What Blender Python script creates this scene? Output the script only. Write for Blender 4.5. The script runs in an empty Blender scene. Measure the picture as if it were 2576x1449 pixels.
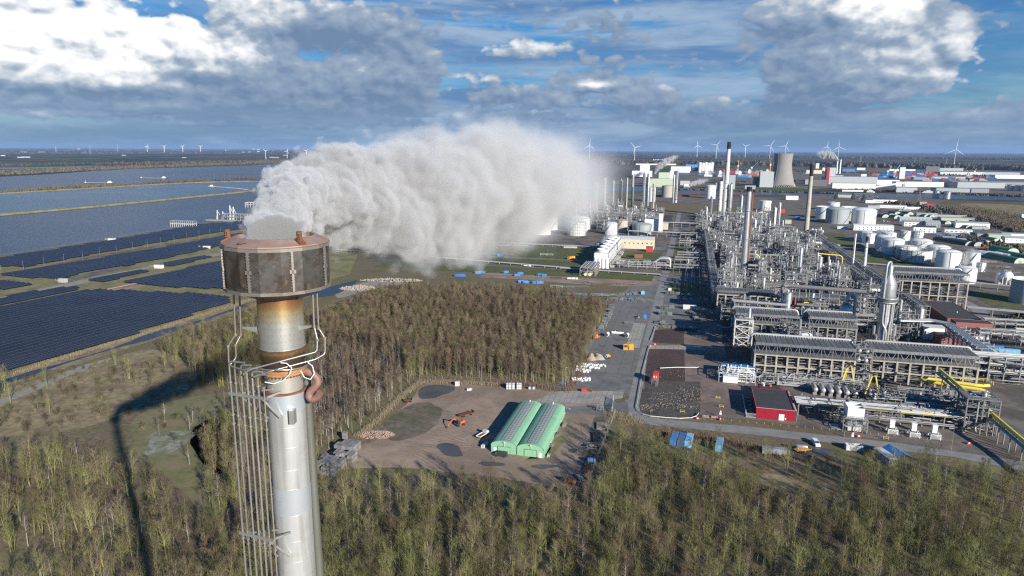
import bpy,math,random
import numpy as np
from mathutils import Vector,Matrix
R=math.radians
VB=1;SKYK=0.1;PD=3.2;ANI=0.0;PS=0.07;HAZE=2.4e-05
rnd=random.Random(7)
sc=bpy.context.scene
COL=sc.collection
# ------------------------------------------------------------ camera
CAM_H=115.0;PITCH=R(11.5);ROLL=R(0.3);FPX=1717.0
cam=bpy.data.cameras.new('camera');cam_o=bpy.data.objects.new('camera',cam);COL.objects.link(cam_o)
cam.sensor_width=36;cam.lens=36*FPX/2576;cam.clip_start=0.5;cam.clip_end=200000
cam_o.location=(0,0,CAM_H)
cam_o.rotation_mode='QUATERNION'
cam_o.rotation_quaternion=(Matrix.Rotation(math.pi/2-PITCH,3,'X')@Matrix.Rotation(ROLL,3,'Z')).to_quaternion()
sc.camera=cam_o
cp,sp=math.cos(PITCH),math.sin(PITCH);cr,sr=math.cos(ROLL),math.sin(ROLL)
def ray(x,y):
 u=(x-1288)/FPX;v=(724.5-y)/FPX
 u,v=u*cr-v*sr,v*cr+u*sr
 return(u,cp+v*sp,-sp+v*cp)
def G(x,y,z=0.0):
 d=ray(x,y);t=(z-CAM_H)/d[2];return(d[0]*t,d[1]*t)
AZ=R(14.6);SA,CA=math.sin(AZ),math.cos(AZ);RZ=-AZ
def W(e,n):return(e*CA+n*SA,-e*SA+n*CA)
def L(x,y,z=0.0):
 X,Y=G(x,y,z);return(X*CA-Y*SA,X*SA+Y*CA)
# ------------------------------------------------------------ render settings, sun, sky
sc.render.engine='CYCLES'
sc.view_settings.view_transform='Standard';sc.view_settings.look='None'
sc.view_settings.exposure=0.58;sc.view_settings.gamma=1.0
sc.cycles.max_bounces=6;sc.cycles.diffuse_bounces=2;sc.cycles.glossy_bounces=3;sc.cycles.transmission_bounces=3
sc.cycles.transparent_max_bounces=8;sc.cycles.volume_bounces=VB
sc.cycles.use_adaptive_sampling=True;sc.cycles.adaptive_threshold=0.012
sc.cycles.use_denoising=False;sc.cycles.filter_width=1.25
sc.cycles.volume_step_rate=1.0;sc.cycles.volume_max_steps=256
sc.cycles.sample_clamp_indirect=4.0
SUN_AZ=R(147.0);SUN_EL=R(20.5)
sd=(math.sin(SUN_AZ)*math.cos(SUN_EL),math.cos(SUN_AZ)*math.cos(SUN_EL),math.sin(SUN_EL))
sun=bpy.data.lights.new('sun','SUN');sun.energy=4.8;sun.angle=R(0.53);sun.color=(1.0,0.94,0.85)
sun_o=bpy.data.objects.new('sun',sun);COL.objects.link(sun_o);sun_o.location=(0,0,300)
sun_o.rotation_mode='QUATERNION';sun_o.rotation_quaternion=Vector(sd).to_track_quat('Z','Y')
class X:
 """a shader socket with arithmetic"""
 def __init__(s,nt,sock):s.nt=nt;s.s=sock
 def _m(s,op,*a,clamp=False):
  n=s.nt.nodes.new('ShaderNodeMath');n.operation=op;n.use_clamp=clamp
  for i,q in enumerate((s,)+a):
   if isinstance(q,X):s.nt.links.new(q.s,n.inputs[i])
   else:n.inputs[i].default_value=q
  return X(s.nt,n.outputs[0])
 def __add__(s,o):return s._m('ADD',o)
 __radd__=__add__
 def __sub__(s,o):return s._m('SUBTRACT',o)
 def __rsub__(s,o):return(s*-1.0)+o
 def __mul__(s,o):return s._m('MULTIPLY',o)
 __rmul__=__mul__
 def __truediv__(s,o):return s._m('DIVIDE',o)
 def max(s,o):return s._m('MAXIMUM',o)
 def min(s,o):return s._m('MINIMUM',o)
 def clamp(s):return s._m('ADD',0.0,clamp=True)
 def smooth(s,a,b):
  n=s.nt.nodes.new('ShaderNodeMapRange');n.interpolation_type='SMOOTHSTEP'
  s.nt.links.new(s.s,n.inputs[0])
  for i,q in((1,a),(2,b)):
   if isinstance(q,X):s.nt.links.new(q.s,n.inputs[i])
   else:n.inputs[i].default_value=q
  return X(s.nt,n.outputs[0])
def xyz(nt,*a):
 n=nt.nodes.new('ShaderNodeCombineXYZ')
 for i,q in enumerate(a):
  if isinstance(q,X):nt.links.new(q.s,n.inputs[i])
  else:n.inputs[i].default_value=q
 return n.outputs[0]
def sep(nt,sock):
 n=nt.nodes.new('ShaderNodeSeparateXYZ');nt.links.new(sock,n.inputs[0]);return[X(nt,o)for o in n.outputs]
def noise(nt,vec,scale,detail=4,rough=0.55,dist=0.0,typ='FBM',lac=2.0,norm=True):
 n=nt.nodes.new('ShaderNodeTexNoise');n.noise_type=typ
 if typ=='FBM':n.normalize=norm
 if vec is not None:nt.links.new(vec,n.inputs['Vector'])
 n.inputs['Scale'].default_value=scale;n.inputs['Detail'].default_value=detail;n.inputs['Roughness'].default_value=rough
 n.inputs['Distortion'].default_value=dist;n.inputs['Lacunarity'].default_value=lac
 return X(nt,n.outputs[0])
def voro(nt,vec,scale,detail=0,rough=0.5,feature='SMOOTH_F1',smooth=0.4):
 n=nt.nodes.new('ShaderNodeTexVoronoi');n.feature=feature
 if vec is not None:nt.links.new(vec,n.inputs['Vector'])
 n.inputs['Scale'].default_value=scale
 n.inputs['Detail'].default_value=detail;n.inputs['Roughness'].default_value=rough
 if feature=='SMOOTH_F1':n.inputs['Smoothness'].default_value=smooth
 return X(nt,n.outputs['Distance'])
def mixc(nt,f,a,b,mode='MIX'):
 n=nt.nodes.new('ShaderNodeMix');n.data_type='RGBA';n.blend_type=mode
 for q,i in((f,0),(a,6),(b,7)):
  if isinstance(q,X):nt.links.new(q.s,n.inputs[i])
  elif isinstance(q,bpy.types.NodeSocket):nt.links.new(q,n.inputs[i])
  elif isinstance(q,(int,float)):n.inputs[i].default_value=q
  else:n.inputs[i].default_value=(*q[:3],1)
 return n.outputs[2]
def s2l(*c):
 return tuple((v/255/12.92 if v/255<=0.04045 else((v/255+0.055)/1.055)**2.4)for v in c)
world=bpy.data.worlds.new('World');sc.world=world;world.use_nodes=True
world.cycles.sampling_method='NONE'
def make_sky():
 nt=world.node_tree;nt.nodes.clear()
 out=nt.nodes.new('ShaderNodeOutputWorld');bg=nt.nodes.new('ShaderNodeBackground')
 tc=nt.nodes.new('ShaderNodeTexCoord');d=tc.outputs['Generated']
 x,y,z=sep(nt,d)
 RAD=180/math.pi
 az=x._m('ARCTAN2',y)*RAD
 el=z._m('ARCSINE')*RAD
 sky=nt.nodes.new('ShaderNodeTexSky');sky.sky_type='NISHITA';sky.sun_disc=False
 sky.sun_elevation=SUN_EL;sky.sun_rotation=SUN_AZ
 sky.air_density=1.0;sky.dust_density=0.4;sky.ozone_density=4.0;sky.altitude=100
 hs=nt.nodes.new('ShaderNodeHueSaturation');hs.inputs['Saturation'].default_value=1.45;hs.inputs['Hue'].default_value=0.495
 nt.links.new(sky.outputs[0],hs.inputs['Color'])
 blue=mixc(nt,1.0,hs.outputs[0],(0.62,0.80,0.98),'MULTIPLY')
 def ae(px,py):
  u,v,w=ray(px,py);return math.atan2(u,v)*RAD,math.asin(w/math.sqrt(u*u+v*v+w*w))*RAD
 K=RAD/FPX
 C=[(130,60,215,105,1.5,1.0),(235,72,75,26,.8,.6),(20,95,140,45,1.0,.8),(110,135,105,30,.7,-.95),
 (80,185,230,40,1.2,.12),(40,165,120,26,.6,.5),(60,228,330,40,1.1,-.06),(440,110,75,50,1.2,.42),(340,135,60,30,.9,.5),(300,190,80,30,.6,.3),(525,125,80,55,1.1,.26),(650,110,70,50,1.1,.24),(590,165,70,40,.8,.12),
 (300,175,90,35,.6,-.25),(400,215,200,45,.9,.0),(690,215,190,85,1.2,-.20),(560,240,120,60,.9,-.12),(985,170,105,75,1.3,-.02),(880,235,190,70,1.1,-.12),(1040,200,90,70,.9,-.25),(800,290,340,34,.9,-.32),
 (130,262,270,20,.7,.12),(130,292,165,12,.8,.34),(470,307,125,11,.7,.22),(250,278,420,10,.3,-.3),(250,330,520,16,.45,-.42),
 (760,45,220,55,1.0,.12),(640,30,90,40,.8,.2),(900,90,190,45,.8,-.22),(800,75,120,25,.6,-.4),(1200,45,420,70,.55,-.22),(1700,60,280,80,.45,-.22),(1320,122,120,20,.75,.35),(1430,165,330,34,.7,-.28),
 (1190,195,55,12,.6,.25),(1290,265,150,50,.9,-.30),(1240,225,70,30,.6,-.05),(1500,235,160,45,1.0,.02),(1490,215,50,14,.7,.42),(1690,265,150,45,1.0,-.34),(1800,262,50,16,.5,.1),(1510,207,110,11,.7,-.35),(1165,296,26,17,.6,.4),(1520,310,420,22,.6,-.42),
 (2120,95,195,95,1.5,-.14),(2215,25,75,50,1.2,.8),(2010,22,95,35,1.0,.18),(2255,160,150,65,1.2,.26),(2330,110,80,70,.9,.15),(2050,170,120,45,1.0,-.22),(2130,215,180,36,1.0,-.05),(2408,85,28,40,.8,.22),
 (2060,285,165,42,1.3,-.34),(2000,240,70,30,.9,-.15),(1922,275,34,11,.7,-.35),(2270,300,260,16,.5,-.3),
 (2570,300,120,55,1.1,-.45),(2470,298,50,22,.8,.3),(2350,305,150,20,.6,-.2),(1760,312,110,18,.6,0.0),(2450,30,220,45,.6,-.25)]
 def vm(op,v,*a):
  n=nt.nodes.new('ShaderNodeVectorMath');n.operation=op;nt.links.new(v,n.inputs[0])
  for i,q in enumerate(a):
   if isinstance(q,bpy.types.NodeSocket):nt.links.new(q,n.inputs[i+1])
   else:n.inputs[i+1].default_value=q
  return n
 def field(a,e,bright):
  v=xyz(nt,a*0.1,e*0.17,0.0);av=xyz(nt,a,e,0.0)
  big=noise(nt,v,2.0,2,.5,0.3);mid=noise(nt,v,6.5,4,.52,0.15)
  fine=noise(nt,v,30.0,6,.62,0.0)if bright else None
  puff=voro(nt,xyz(nt,a*0.1+mid*0.16,e*0.15+big*0.10,3.0),7.5,1.5,.5)
  D=(big-0.5)*0.60+(mid-0.5)*0.62-(puff-0.42)*0.75
  B=None
  for(px,py,rx,ry,w,b)in C:
   a0,e0=ae(px,py);ra=rx*K*1.3;re=ry*K*1.3
   d=vm('MULTIPLY_ADD',av,(1/ra,1/re,0),(-a0/ra,-e0/re,0)).outputs[0]
   q=X(nt,vm('DOT_PRODUCT',d,d).outputs['Value'])
   g=q._m('MULTIPLY_ADD',-1.0,1.0)._m('MAXIMUM',0.0)
   D=g._m('MULTIPLY_ADD',w*0.85,D)
   if bright:B=g*b if B is None else g._m('MULTIPLY_ADD',b,B)
  return D,B,fine,mid
 D,B,fine,mid=field(az,el,True)
 D2,_,_,_=field(az+0.30,el+0.60,False)
 B=B/(B._m('ABSOLUTE')*0.75+1.0)
 lit=(D-D2)*((B*0.40+0.46)._m('MAXIMUM',0.30)._m('MINIMUM',0.60))
 up=el.smooth(13.0,30.0);cover=(D+(fine-0.5)*0.28).smooth(0.22,0.54)*(up*(-0.7)+1.0)
 st=noise(nt,xyz(nt,az*0.035,el*0.32,7.0),2.2,7,.6,0.25)
 reg=((az-2.0)*(1/24.0));veil=st.smooth(0.28,0.52)*(1.0-(reg*reg)*0.30).clamp()*(up*(-0.75)+1.0)
 near=el.smooth(0.0,4.5)
 bright=(B*0.95+lit+0.37+(mid-0.5)*0.20+(fine-0.5)*0.14).clamp()
 ramp=nt.nodes.new('ShaderNodeValToRGB');nt.links.new(bright.s,ramp.inputs[0])
 els=ramp.color_ramp.elements
 stops=[(0.0,s2l(112,137,168)),(0.22,s2l(136,157,183)),(0.45,s2l(158,175,195)),(0.68,s2l(205,213,221)),(0.90,s2l(246,247,249)),(1.0,(1.05,1.05,1.05))]
 els[0].position=stops[0][0];els[0].color=(*stops[0][1],1);els[1].position=1.0;els[1].color=(*stops[-1][1],1)
 for p_,c_ in stops[1:-1]:
  q=els.new(p_);q.color=(*c_,1)
 c0=mixc(nt,1.0,blue,(SKYK,SKYK,SKYK),'MULTIPLY')
 st2=noise(nt,xyz(nt,az*0.05,el*0.30,2.0),1.7,8,.6,0.25)
 veilc=mixc(nt,st2.smooth(0.36,0.66),s2l(98,134,180),s2l(164,186,210))
 c1=mixc(nt,veil*0.95,c0,veilc)
 c2=mixc(nt,cover*0.97,c1,ramp.outputs[0])
 hz=(1.0-el.smooth(0.2,4.3))
 hzc=mixc(nt,st2.smooth(0.40,0.68),s2l(112,143,178),s2l(150,175,202))
 c3=mixc(nt,hz*0.92,c2,hzc)
 nt.links.new(c3,bg.inputs['Color']);bg.inputs['Strength'].default_value=0.68
 nt.links.new(bg.outputs[0],out.inputs['Surface'])
# ------------------------------------------------------------ helpers
def tag(o,label=None,cat=None,group=None,kind=None):
 if label:o['label']=label
 if cat:o['category']=cat
 if group:o['group']=group
 if kind:o['kind']=kind
 return o
def thing(name,label,cat,loc=(0,0,0),rz=0.0,group=None,sc_=1.0):
 o=bpy.data.objects.new(name,None);COL.objects.link(o);o.location=loc;o.rotation_euler=(0,0,rz);o.scale=(sc_,)*3
 o.empty_display_size=0.5
 return tag(o,label,cat,group)
def kids(o):return list(o.children)
def dup(o,loc=None,rz=None,label=None,group=None,s=None,parent=None):
 c=o.copy();COL.objects.link(c)
 if parent is not None:c.parent=parent
 if loc is not None:c.location=loc
 if rz is not None:c.rotation_euler=(0,0,rz)
 if s is not None:c.scale=s if hasattr(s,'__len__')else(s,)*3
 if label:c['label']=label
 if group:c['group']=group
 for k in KIDS.get(o.name,()):
  dup(k,parent=c)
 return c
KIDS={}
class MB:
 """collects solids; build() links them as one mesh object"""
 def __init__(s):s.v=[];s.f=[];s.m=[]
 def add(s,vs,fs,mi=0):
  b=len(s.v);s.v.extend(vs);s.f.extend([tuple(b+i for i in f)for f in fs]);s.m.extend([mi]*len(fs));return s
 def box(s,x0,y0,z0,x1,y1,z1,mi=0):
  v=[(x0,y0,z0),(x1,y0,z0),(x1,y1,z0),(x0,y1,z0),(x0,y0,z1),(x1,y0,z1),(x1,y1,z1),(x0,y1,z1)]
  return s.add(v,[(0,3,2,1),(4,5,6,7),(0,1,5,4),(1,2,6,5),(2,3,7,6),(3,0,4,7)],mi)
 def bar(s,p,q,w,mi=0,h=None):
  """square-section beam from p to q"""
  p=Vector(p);q=Vector(q);d=(q-p)
  if d.length<1e-6:return s
  d.normalize();u=d.cross(Vector((0,0,1)))
  if u.length<1e-3:u=Vector((1,0,0))
  u.normalize();n=u.cross(d);a=u*(w/2);b=n*((h or w)/2)
  v=[tuple(c)for c in(p-a-b,p+a-b,p+a+b,p-a+b,q-a-b,q+a-b,q+a+b,q-a+b)]
  return s.add(v,[(0,1,5,4),(1,2,6,5),(2,3,7,6),(3,0,4,7),(3,2,1,0),(4,5,6,7)],mi)
 def tube(s,p,q,r,n=6,r2=None,mi=0,cap=True):
  p=Vector(p);q=Vector(q);d=(q-p);r2=r if r2 is None else r2
  if d.length<1e-6:return s
  d.normalize();u=d.cross(Vector((0,0,1)))
  if u.length<1e-3:u=Vector((1,0,0))
  u.normalize();w=d.cross(u)
  vs=[]
  for c,rr in((p,r),(q,r2)):
   for i in range(n):
    a=2*math.pi*i/n;vs.append(tuple(c+(u*math.cos(a)+w*math.sin(a))*rr))
  fs=[(i,(i+1)%n,n+(i+1)%n,n+i)for i in range(n)]
  if cap:fs+=[tuple(range(n-1,-1,-1)),tuple(range(n,2*n))]
  return s.add(vs,fs,mi)
 def path(s,pts,r,n=6,mi=0):
  """pipe through points with short mitred bends"""
  pts=[Vector(p)for p in pts]
  if n>=8 and len(pts)>2:
   q=[pts[0]]
   for a,b,c in zip(pts[:-2],pts[1:-1],pts[2:]):
    l1=min((a-b).length*.45,r*3.2);l2=min((c-b).length*.45,r*3.2);u=b+(a-b).normalized()*l1;v=b+(c-b).normalized()*l2
    for t in(0,.25,.5,.75,1):q.append(u*(1-t)**2+b*2*t*(1-t)+v*t*t)
   pts=q+[pts[-1]]
  k=len(pts);rings=[]
  ref=None
  for i,p in enumerate(pts):
   d0=(pts[i]-pts[i-1]).normalized()if i>0 else(pts[1]-pts[0]).normalized()
   d1=(pts[i+1]-pts[i]).normalized()if i<k-1 else d0
   t=(d0+d1)
   t=t.normalized()if t.length>1e-4 else d0
   if ref is None:
    ref=d0.cross(Vector((0,0,1)))
    if ref.length<1e-3:ref=Vector((1,0,0))
   u=ref-t*ref.dot(t)
   if u.length<1e-4:u=t.orthogonal()
   u.normalize();ref=u;w=t.cross(u)
   sc2=1/max(0.5,t.dot(d0))
   dd=(d1-d0);dd=dd.normalized()if dd.length>1e-4 else None
   ring=[]
   for j in range(n):
    a=2*math.pi*j/n;o=(u*math.cos(a)+w*math.sin(a))*r
    if dd is not None:o=o+dd*(o.dot(dd)*(sc2-1))
    ring.append(tuple(p+o))
   rings.append(ring)
  vs=[v for r_ in rings for v in r_];fs=[]
  for i in range(k-1):
   for j in range(n):fs.append((i*n+j,i*n+(j+1)%n,(i+1)*n+(j+1)%n,(i+1)*n+j))
  fs+=[tuple(range(n-1,-1,-1)),tuple(range((k-1)*n,k*n))]
  return s.add(vs,fs,mi)
 def lathe(s,prof,n=24,cx=0,cy=0,cz=0,mi=0,a0=0.0,a1=2*math.pi,axis='z'):
  full=abs(a1-a0-2*math.pi)<1e-6;m=n if full else n+1;vs=[]
  for r,z in prof:
   for i in range(m):
    a=a0+(a1-a0)*i/n
    c=(r*math.cos(a),r*math.sin(a),z)
    if axis=='x':c=(z,r*math.cos(a),r*math.sin(a))
    elif axis=='y':c=(r*math.sin(a),z,r*math.cos(a))
    vs.append((cx+c[0],cy+c[1],cz+c[2]))
  fs=[]
  for k in range(len(prof)-1):
   for i in range(n):
    j=(i+1)%m
    fs.append((k*m+i,k*m+j,(k+1)*m+j,(k+1)*m+i))
  return s.add(vs,fs,mi)
 def sphere(s,c,r,nu=16,nv=10,mi=0,rz=None):
  prof=[(r*math.sin(math.pi*k/nv),-(rz or r)*math.cos(math.pi*k/nv))for k in range(nv+1)]
  return s.lathe(prof,nu,c[0],c[1],c[2],mi)
 def prism(s,poly,z0,z1,mi=0):
  k=len(poly);vs=[(x,y,z0)for x,y in poly]+[(x,y,z1)for x,y in poly]
  return s.add(vs,[tuple(range(k-1,-1,-1)),tuple(range(k,2*k))]+[(i,(i+1)%k,k+(i+1)%k,k+i)for i in range(k)],mi)
 def quad(s,*p,mi=0):return s.add(list(p),[tuple(range(len(p)))],mi)
 def rail(s,pts,h=1.1,w=0.06,mi=0,step=2.0):
  """handrail along points"""
  for a,b in zip(pts[:-1],pts[1:]):
   a=Vector(a);b=Vector(b);ln=(b-a).length;k=max(1,int(ln/step))
   for z in(h,h*0.5):s.bar(a+Vector((0,0,z)),b+Vector((0,0,z)),w,mi)
   for i in range(k+1):
    q=a.lerp(b,i/k);s.bar(q,q+Vector((0,0,h)),w,mi)
  return s
 def build(s,name,mat,parent=None,loc=None,rz=None,smooth=False,kind=None,label=None):
  me=bpy.data.meshes.new(name);me.from_pydata(s.v,[],s.f)
  for mm in(mat if isinstance(mat,(list,tuple))else(mat,)):me.materials.append(mm)
  if isinstance(mat,(list,tuple))and len(mat)>1:me.polygons.foreach_set('material_index',s.m)
  me.update()
  if smooth:
   me.polygons.foreach_set('use_smooth',[True]*len(s.f));me.set_sharp_from_angle(angle=R(40))
  o=bpy.data.objects.new(name,me);COL.objects.link(o)
  if parent is not None:o.parent=parent;KIDS.setdefault(parent.name,[]).append(o)
  if loc is not None:o.location=loc
  if rz is not None:o.rotation_euler=(0,0,rz)
  if kind:o['kind']=kind
  if label:o['label']=label
  return o
# ------------------------------------------------------------ materials
def nm(name):
 m=bpy.data.materials.new(name);m.use_nodes=True;nt=m.node_tree
 b=nt.nodes['Principled BSDF'];return m,nt,b
def tco(nt,kind='Object'):
 return nt.nodes.new('ShaderNodeTexCoord').outputs[kind]
def wpos(nt):return nt.nodes.new('ShaderNodeNewGeometry').outputs['Position']
def plain(name,c,rough=0.6,metal=0.0,var=0.18,scale=0.8,spec=0.4,rand=0.10,streak=0.0,dirt=None,bump=0.0):
 """paint, metal or concrete with uneven tone, weather streaks and a little difference from piece to piece"""
 m,nt,b=nm(name);p=wpos(nt)
 a=noise(nt,p,scale,5,.6);f=(a-0.5)*2*var+1.0
 if streak:
  q=nt.nodes.new('ShaderNodeVectorMath');q.operation='MULTIPLY';nt.links.new(p,q.inputs[0]);q.inputs[1].default_value=(1,1,0.06)
  f=f*((noise(nt,q.outputs[0],2.2,4,.6).smooth(0.42,0.72))*(-streak)+1.0)
 if rand:
  oi=nt.nodes.new('ShaderNodeObjectInfo');f=f*(X(nt,oi.outputs['Random'])*(2*rand)+(1-rand))
 col=mixc(nt,1.0,c,xyz(nt,f,f,f),'MULTIPLY')
 if dirt:col=mixc(nt,noise(nt,p,scale*0.55,6,.65).smooth(0.50,0.72)*dirt[3],col,dirt[:3])
 nt.links.new(col,b.inputs['Base Color'])
 b.inputs['Roughness'].default_value=rough;b.inputs['Metallic'].default_value=metal
 b.inputs['Specular IOR Level'].default_value=spec
 if bump:
  bm=nt.nodes.new('ShaderNodeBump');bm.inputs['Strength'].default_value=bump;bm.inputs['Distance'].default_value=0.05
  nt.links.new(a.s,bm.inputs['Height']);nt.links.new(bm.outputs[0],b.inputs['Normal'])
 return m
def earth(name,layers,rough=0.95,bump=0.3,bscale=1.5):
 """ground: base colour then (scale, lo, hi, colour, amount) patches of noise"""
 m,nt,b=nm(name);p=wpos(nt);col=None
 for ly in layers:
  if col is None:
   n=noise(nt,p,ly[0],6,.65);col=mixc(nt,n.smooth(0.3,0.7),ly[1],ly[2]);continue
  sc_,lo,hi,c,amt=ly
  n=noise(nt,p,sc_,7,.62,0.4);col=mixc(nt,n.smooth(lo,hi)*amt,col,c)
 nt.links.new(col,b.inputs['Base Color']);b.inputs['Roughness'].default_value=rough;b.inputs['Specular IOR Level'].default_value=0.15
 if bump:
  bm=nt.nodes.new('ShaderNodeBump');bm.inputs['Strength'].default_value=bump;bm.inputs['Distance'].default_value=0.15
  nt.links.new(noise(nt,p,bscale,5,.65).s,bm.inputs['Height']);nt.links.new(bm.outputs[0],b.inputs['Normal'])
 return m
def sheet(name,pts,z,mat,px=True,kind='structure',label=None):
 """a flat sheet of ground from outline points (photo pixels on the ground if px, else plant grid)"""
 poly=[(q if px is None else G(*q)if px else W(*q))for q in pts]
 me=bpy.data.meshes.new(name);
 ar=sum(poly[i][0]*poly[(i+1)%len(poly)][1]-poly[(i+1)%len(poly)][0]*poly[i][1]for i in range(len(poly)))
 if ar<0:poly=poly[::-1]
 import bmesh
 bm=bmesh.new();f=bm.faces.new([bm.verts.new((x,y,z))for x,y in poly]);bmesh.ops.triangulate(bm,faces=[f]);bm.to_mesh(me);bm.free()
 me.materials.append(mat);o=bpy.data.objects.new(name,me);COL.objects.link(o)
 return tag(o,label,None,None,kind)
# ------------------------------------------------------------ materials in use
M={}
M['steel']=plain('galvanised_steel',(0.27,0.27,0.265),0.6,0.05,0.25,1.5,rand=0.22,streak=0.25)
M['steel_dark']=plain('dark_steel',(0.10,0.105,0.11),0.6,0.2,0.3,1.2,rand=0.25)
M['pipe']=plain('pipe_cladding',(0.50,0.50,0.49),0.42,0.3,0.3,1.0,rand=0.15,streak=0.2)
M['pipe_dull']=plain('dull_pipe_paint',(0.24,0.23,0.22),0.6,0.05,0.25,1.0,rand=0.25,streak=0.2)
M['clad']=plain('aluminium_cladding',(0.52,0.53,0.54),0.36,0.6,0.16,0.4,rand=0.1,streak=0.35)
M['white']=plain('white_paint',(0.80,0.80,0.78),0.45,0,0.06,0.3,rand=0.05,streak=0.10)
M['white_dull']=plain('weathered_white_paint',(0.66,0.66,0.63),0.5,0,0.12,0.4,rand=0.08,streak=0.25)
M['concrete']=plain('weathered_concrete',(0.46,0.42,0.36),0.85,0,0.22,0.9,rand=0.08,streak=0.35,dirt=(0.2,0.16,0.11,0.6),bump=0.2)
M['concrete_dark']=plain('dark_concrete',(0.26,0.25,0.235),0.9,0,0.25,0.5,streak=0.3)
M['grate']=plain('walkway_grating',(0.19,0.19,0.185),0.7,0.05,0.3,2.0,rand=0.2)
M['fan']=plain('cooler_bundle',(0.12,0.13,0.135),0.7,0.05,0.25,1.2,rand=0.15)
M['yellow']=plain('yellow_paint',(0.72,0.58,0.11),0.45,0,0.15,1.0,streak=0.2)
M['red']=plain('dark_red_sheet',(0.31,0.012,0.03),0.5,0,0.10,0.6,streak=0.12)
M['red_bright']=plain('red_paint',(0.55,0.05,0.045),0.45,0,0.15,1.0)
M['orange']=plain('orange_paint',(0.56,0.13,0.05),0.5,0,0.12,1.0)
M['amber']=plain('amber_paint',(0.80,0.36,0.03),0.45,0,0.12,1.0)
M['blue']=plain('blue_paint',(0.05,0.22,0.55),0.5,0,0.2,0.8,rand=0.2,streak=0.3)
M['blue_pale']=plain('pale_blue_paint',(0.22,0.48,0.68),0.5,0,0.2,0.8,rand=0.15,streak=0.3)
M['felt']=plain('roof_felt',(0.055,0.055,0.058),0.9,0,0.2,0.4,dirt=(0.09,0.09,0.09,0.7))
M['brick']=plain('brown_brick',(0.27,0.125,0.085),0.85,0,0.18,2.0,streak=0.2)
M['brick_red']=plain('red_brick',(0.30,0.115,0.105),0.85,0,0.18,2.0,streak=0.2)
M['beige']=plain('beige_sheet',(0.62,0.55,0.40),0.6,0,0.07,0.3,streak=0.15)
M['green_sheet']=plain('light_green_sheet',(0.25,0.50,0.31),0.5,0.0,0.10,0.35,rand=0.03,streak=0.12,dirt=(0.16,0.36,0.22,0.5))
M['green_dark']=plain('dark_green_sheet',(0.07,0.17,0.10),0.5,0,0.15,0.4,rand=0.2)
M['green_pale']=plain('pale_green_sheet',(0.42,0.47,0.36),0.6,0,0.1,0.3,rand=0.05)
M['grey_sheet']=plain('pale_grey_sheet',(0.36,0.39,0.40),0.55,0,0.1,0.1,rand=0.1,streak=0.1)
M['grey_mid']=plain('mid_grey_sheet',(0.27,0.29,0.31),0.6,0,0.12,0.1,rand=0.15)
M['glass']=plain('dark_window_glass',(0.03,0.04,0.05),0.12,0,0.1,1.0,spec=0.6)
M['skylight']=plain('grey_skylight_sheet',(0.34,0.42,0.38),0.35,0,0.2,1.5)
M['rust']=plain('rusted_steel',(0.20,0.085,0.045),0.8,0.1,0.35,3.0,dirt=(0.10,0.045,0.03,0.8))
M['roof_black']=plain('black_sheet',(0.035,0.038,0.045),0.45,0,.2,.5)
M['rust_pale']=plain('red_brown_pipe_paint',(0.33,0.20,0.17),0.7,0,.2,.3)
M['black']=plain('black_soot',(0.015,0.015,0.016),0.8,0,0.3,1.0)
M['rubber']=plain('black_rubber',(0.02,0.02,0.02),0.85)
M['timber']=plain('old_timber',(0.19,0.14,0.10),0.9,0,0.3,2.0)
M['tower']=plain('cooling_tower_concrete',(0.30,0.285,0.262),0.9,0,0.10,0.05,streak=0.35)
M['ground']=None
def make_ground():
 m,nt,b=nm('open_country');p=wpos(nt);x,y,z=sep(nt,p)
 r=(x*x+y*y)._m('SQRT')
 n1=noise(nt,p,0.05,7,.65,0.5);n2=noise(nt,p,0.6,6,.7);n3=noise(nt,p,0.012,4,.6)
 near=mixc(nt,n2.smooth(0.25,0.75),(0.105,0.086,0.056),(0.27,0.22,0.14))
 near=mixc(nt,n1.smooth(0.45,0.65)*0.75,near,(0.13,0.145,0.055))
 near=mixc(nt,n3.smooth(0.5,0.7)*0.5,near,(0.16,0.10,0.085))
 v=nt.nodes.new('ShaderNodeTexVoronoi');v.inputs['Scale'].default_value=1.0
 mp=nt.nodes.new('ShaderNodeMapping');mp.inputs['Rotation'].default_value=(0,0,0.4);mp.inputs['Scale'].default_value=(1/260,1/620,1)
 nt.links.new(p,mp.inputs[0]);nt.links.new(mp.outputs[0],v.inputs['Vector'])
 cr_=nt.nodes.new('ShaderNodeValToRGB');cr_.color_ramp.interpolation='CONSTANT'
 vr=sep(nt,v.outputs['Color'])[0];nt.links.new(vr.s,cr_.inputs[0])
 cols=[(0.13,0.10,0.07),(0.085,0.12,0.045),(0.17,0.14,0.09),(0.10,0.085,0.06),(0.07,0.13,0.04),(0.055,0.052,0.04),(0.15,0.12,0.085)]
 e=cr_.color_ramp.elements;e[0].color=(*cols[0],1);e[1].position=1/7;e[1].color=(*cols[1],1)
 for i in range(2,7):q=e.new(i/7);q.color=(*cols[i],1)
 far=mixc(nt,noise(nt,p,0.004,8,.6).smooth(0.48,0.62)*0.8,cr_.outputs[0],(0.05,0.045,0.035))
 far=mixc(nt,noise(nt,p,0.0012,4,.6).smooth(0.45,0.6)*(r.smooth(4500,9000)),far,(0.035,0.036,0.032))
 col=mixc(nt,r.smooth(1400,2200),near,far)
 nt.links.new(col,b.inputs['Base Color']);b.inputs['Roughness'].default_value=1.0;b.inputs['Specular IOR Level'].default_value=0.05
 return m
M['ground']=make_ground()
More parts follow.
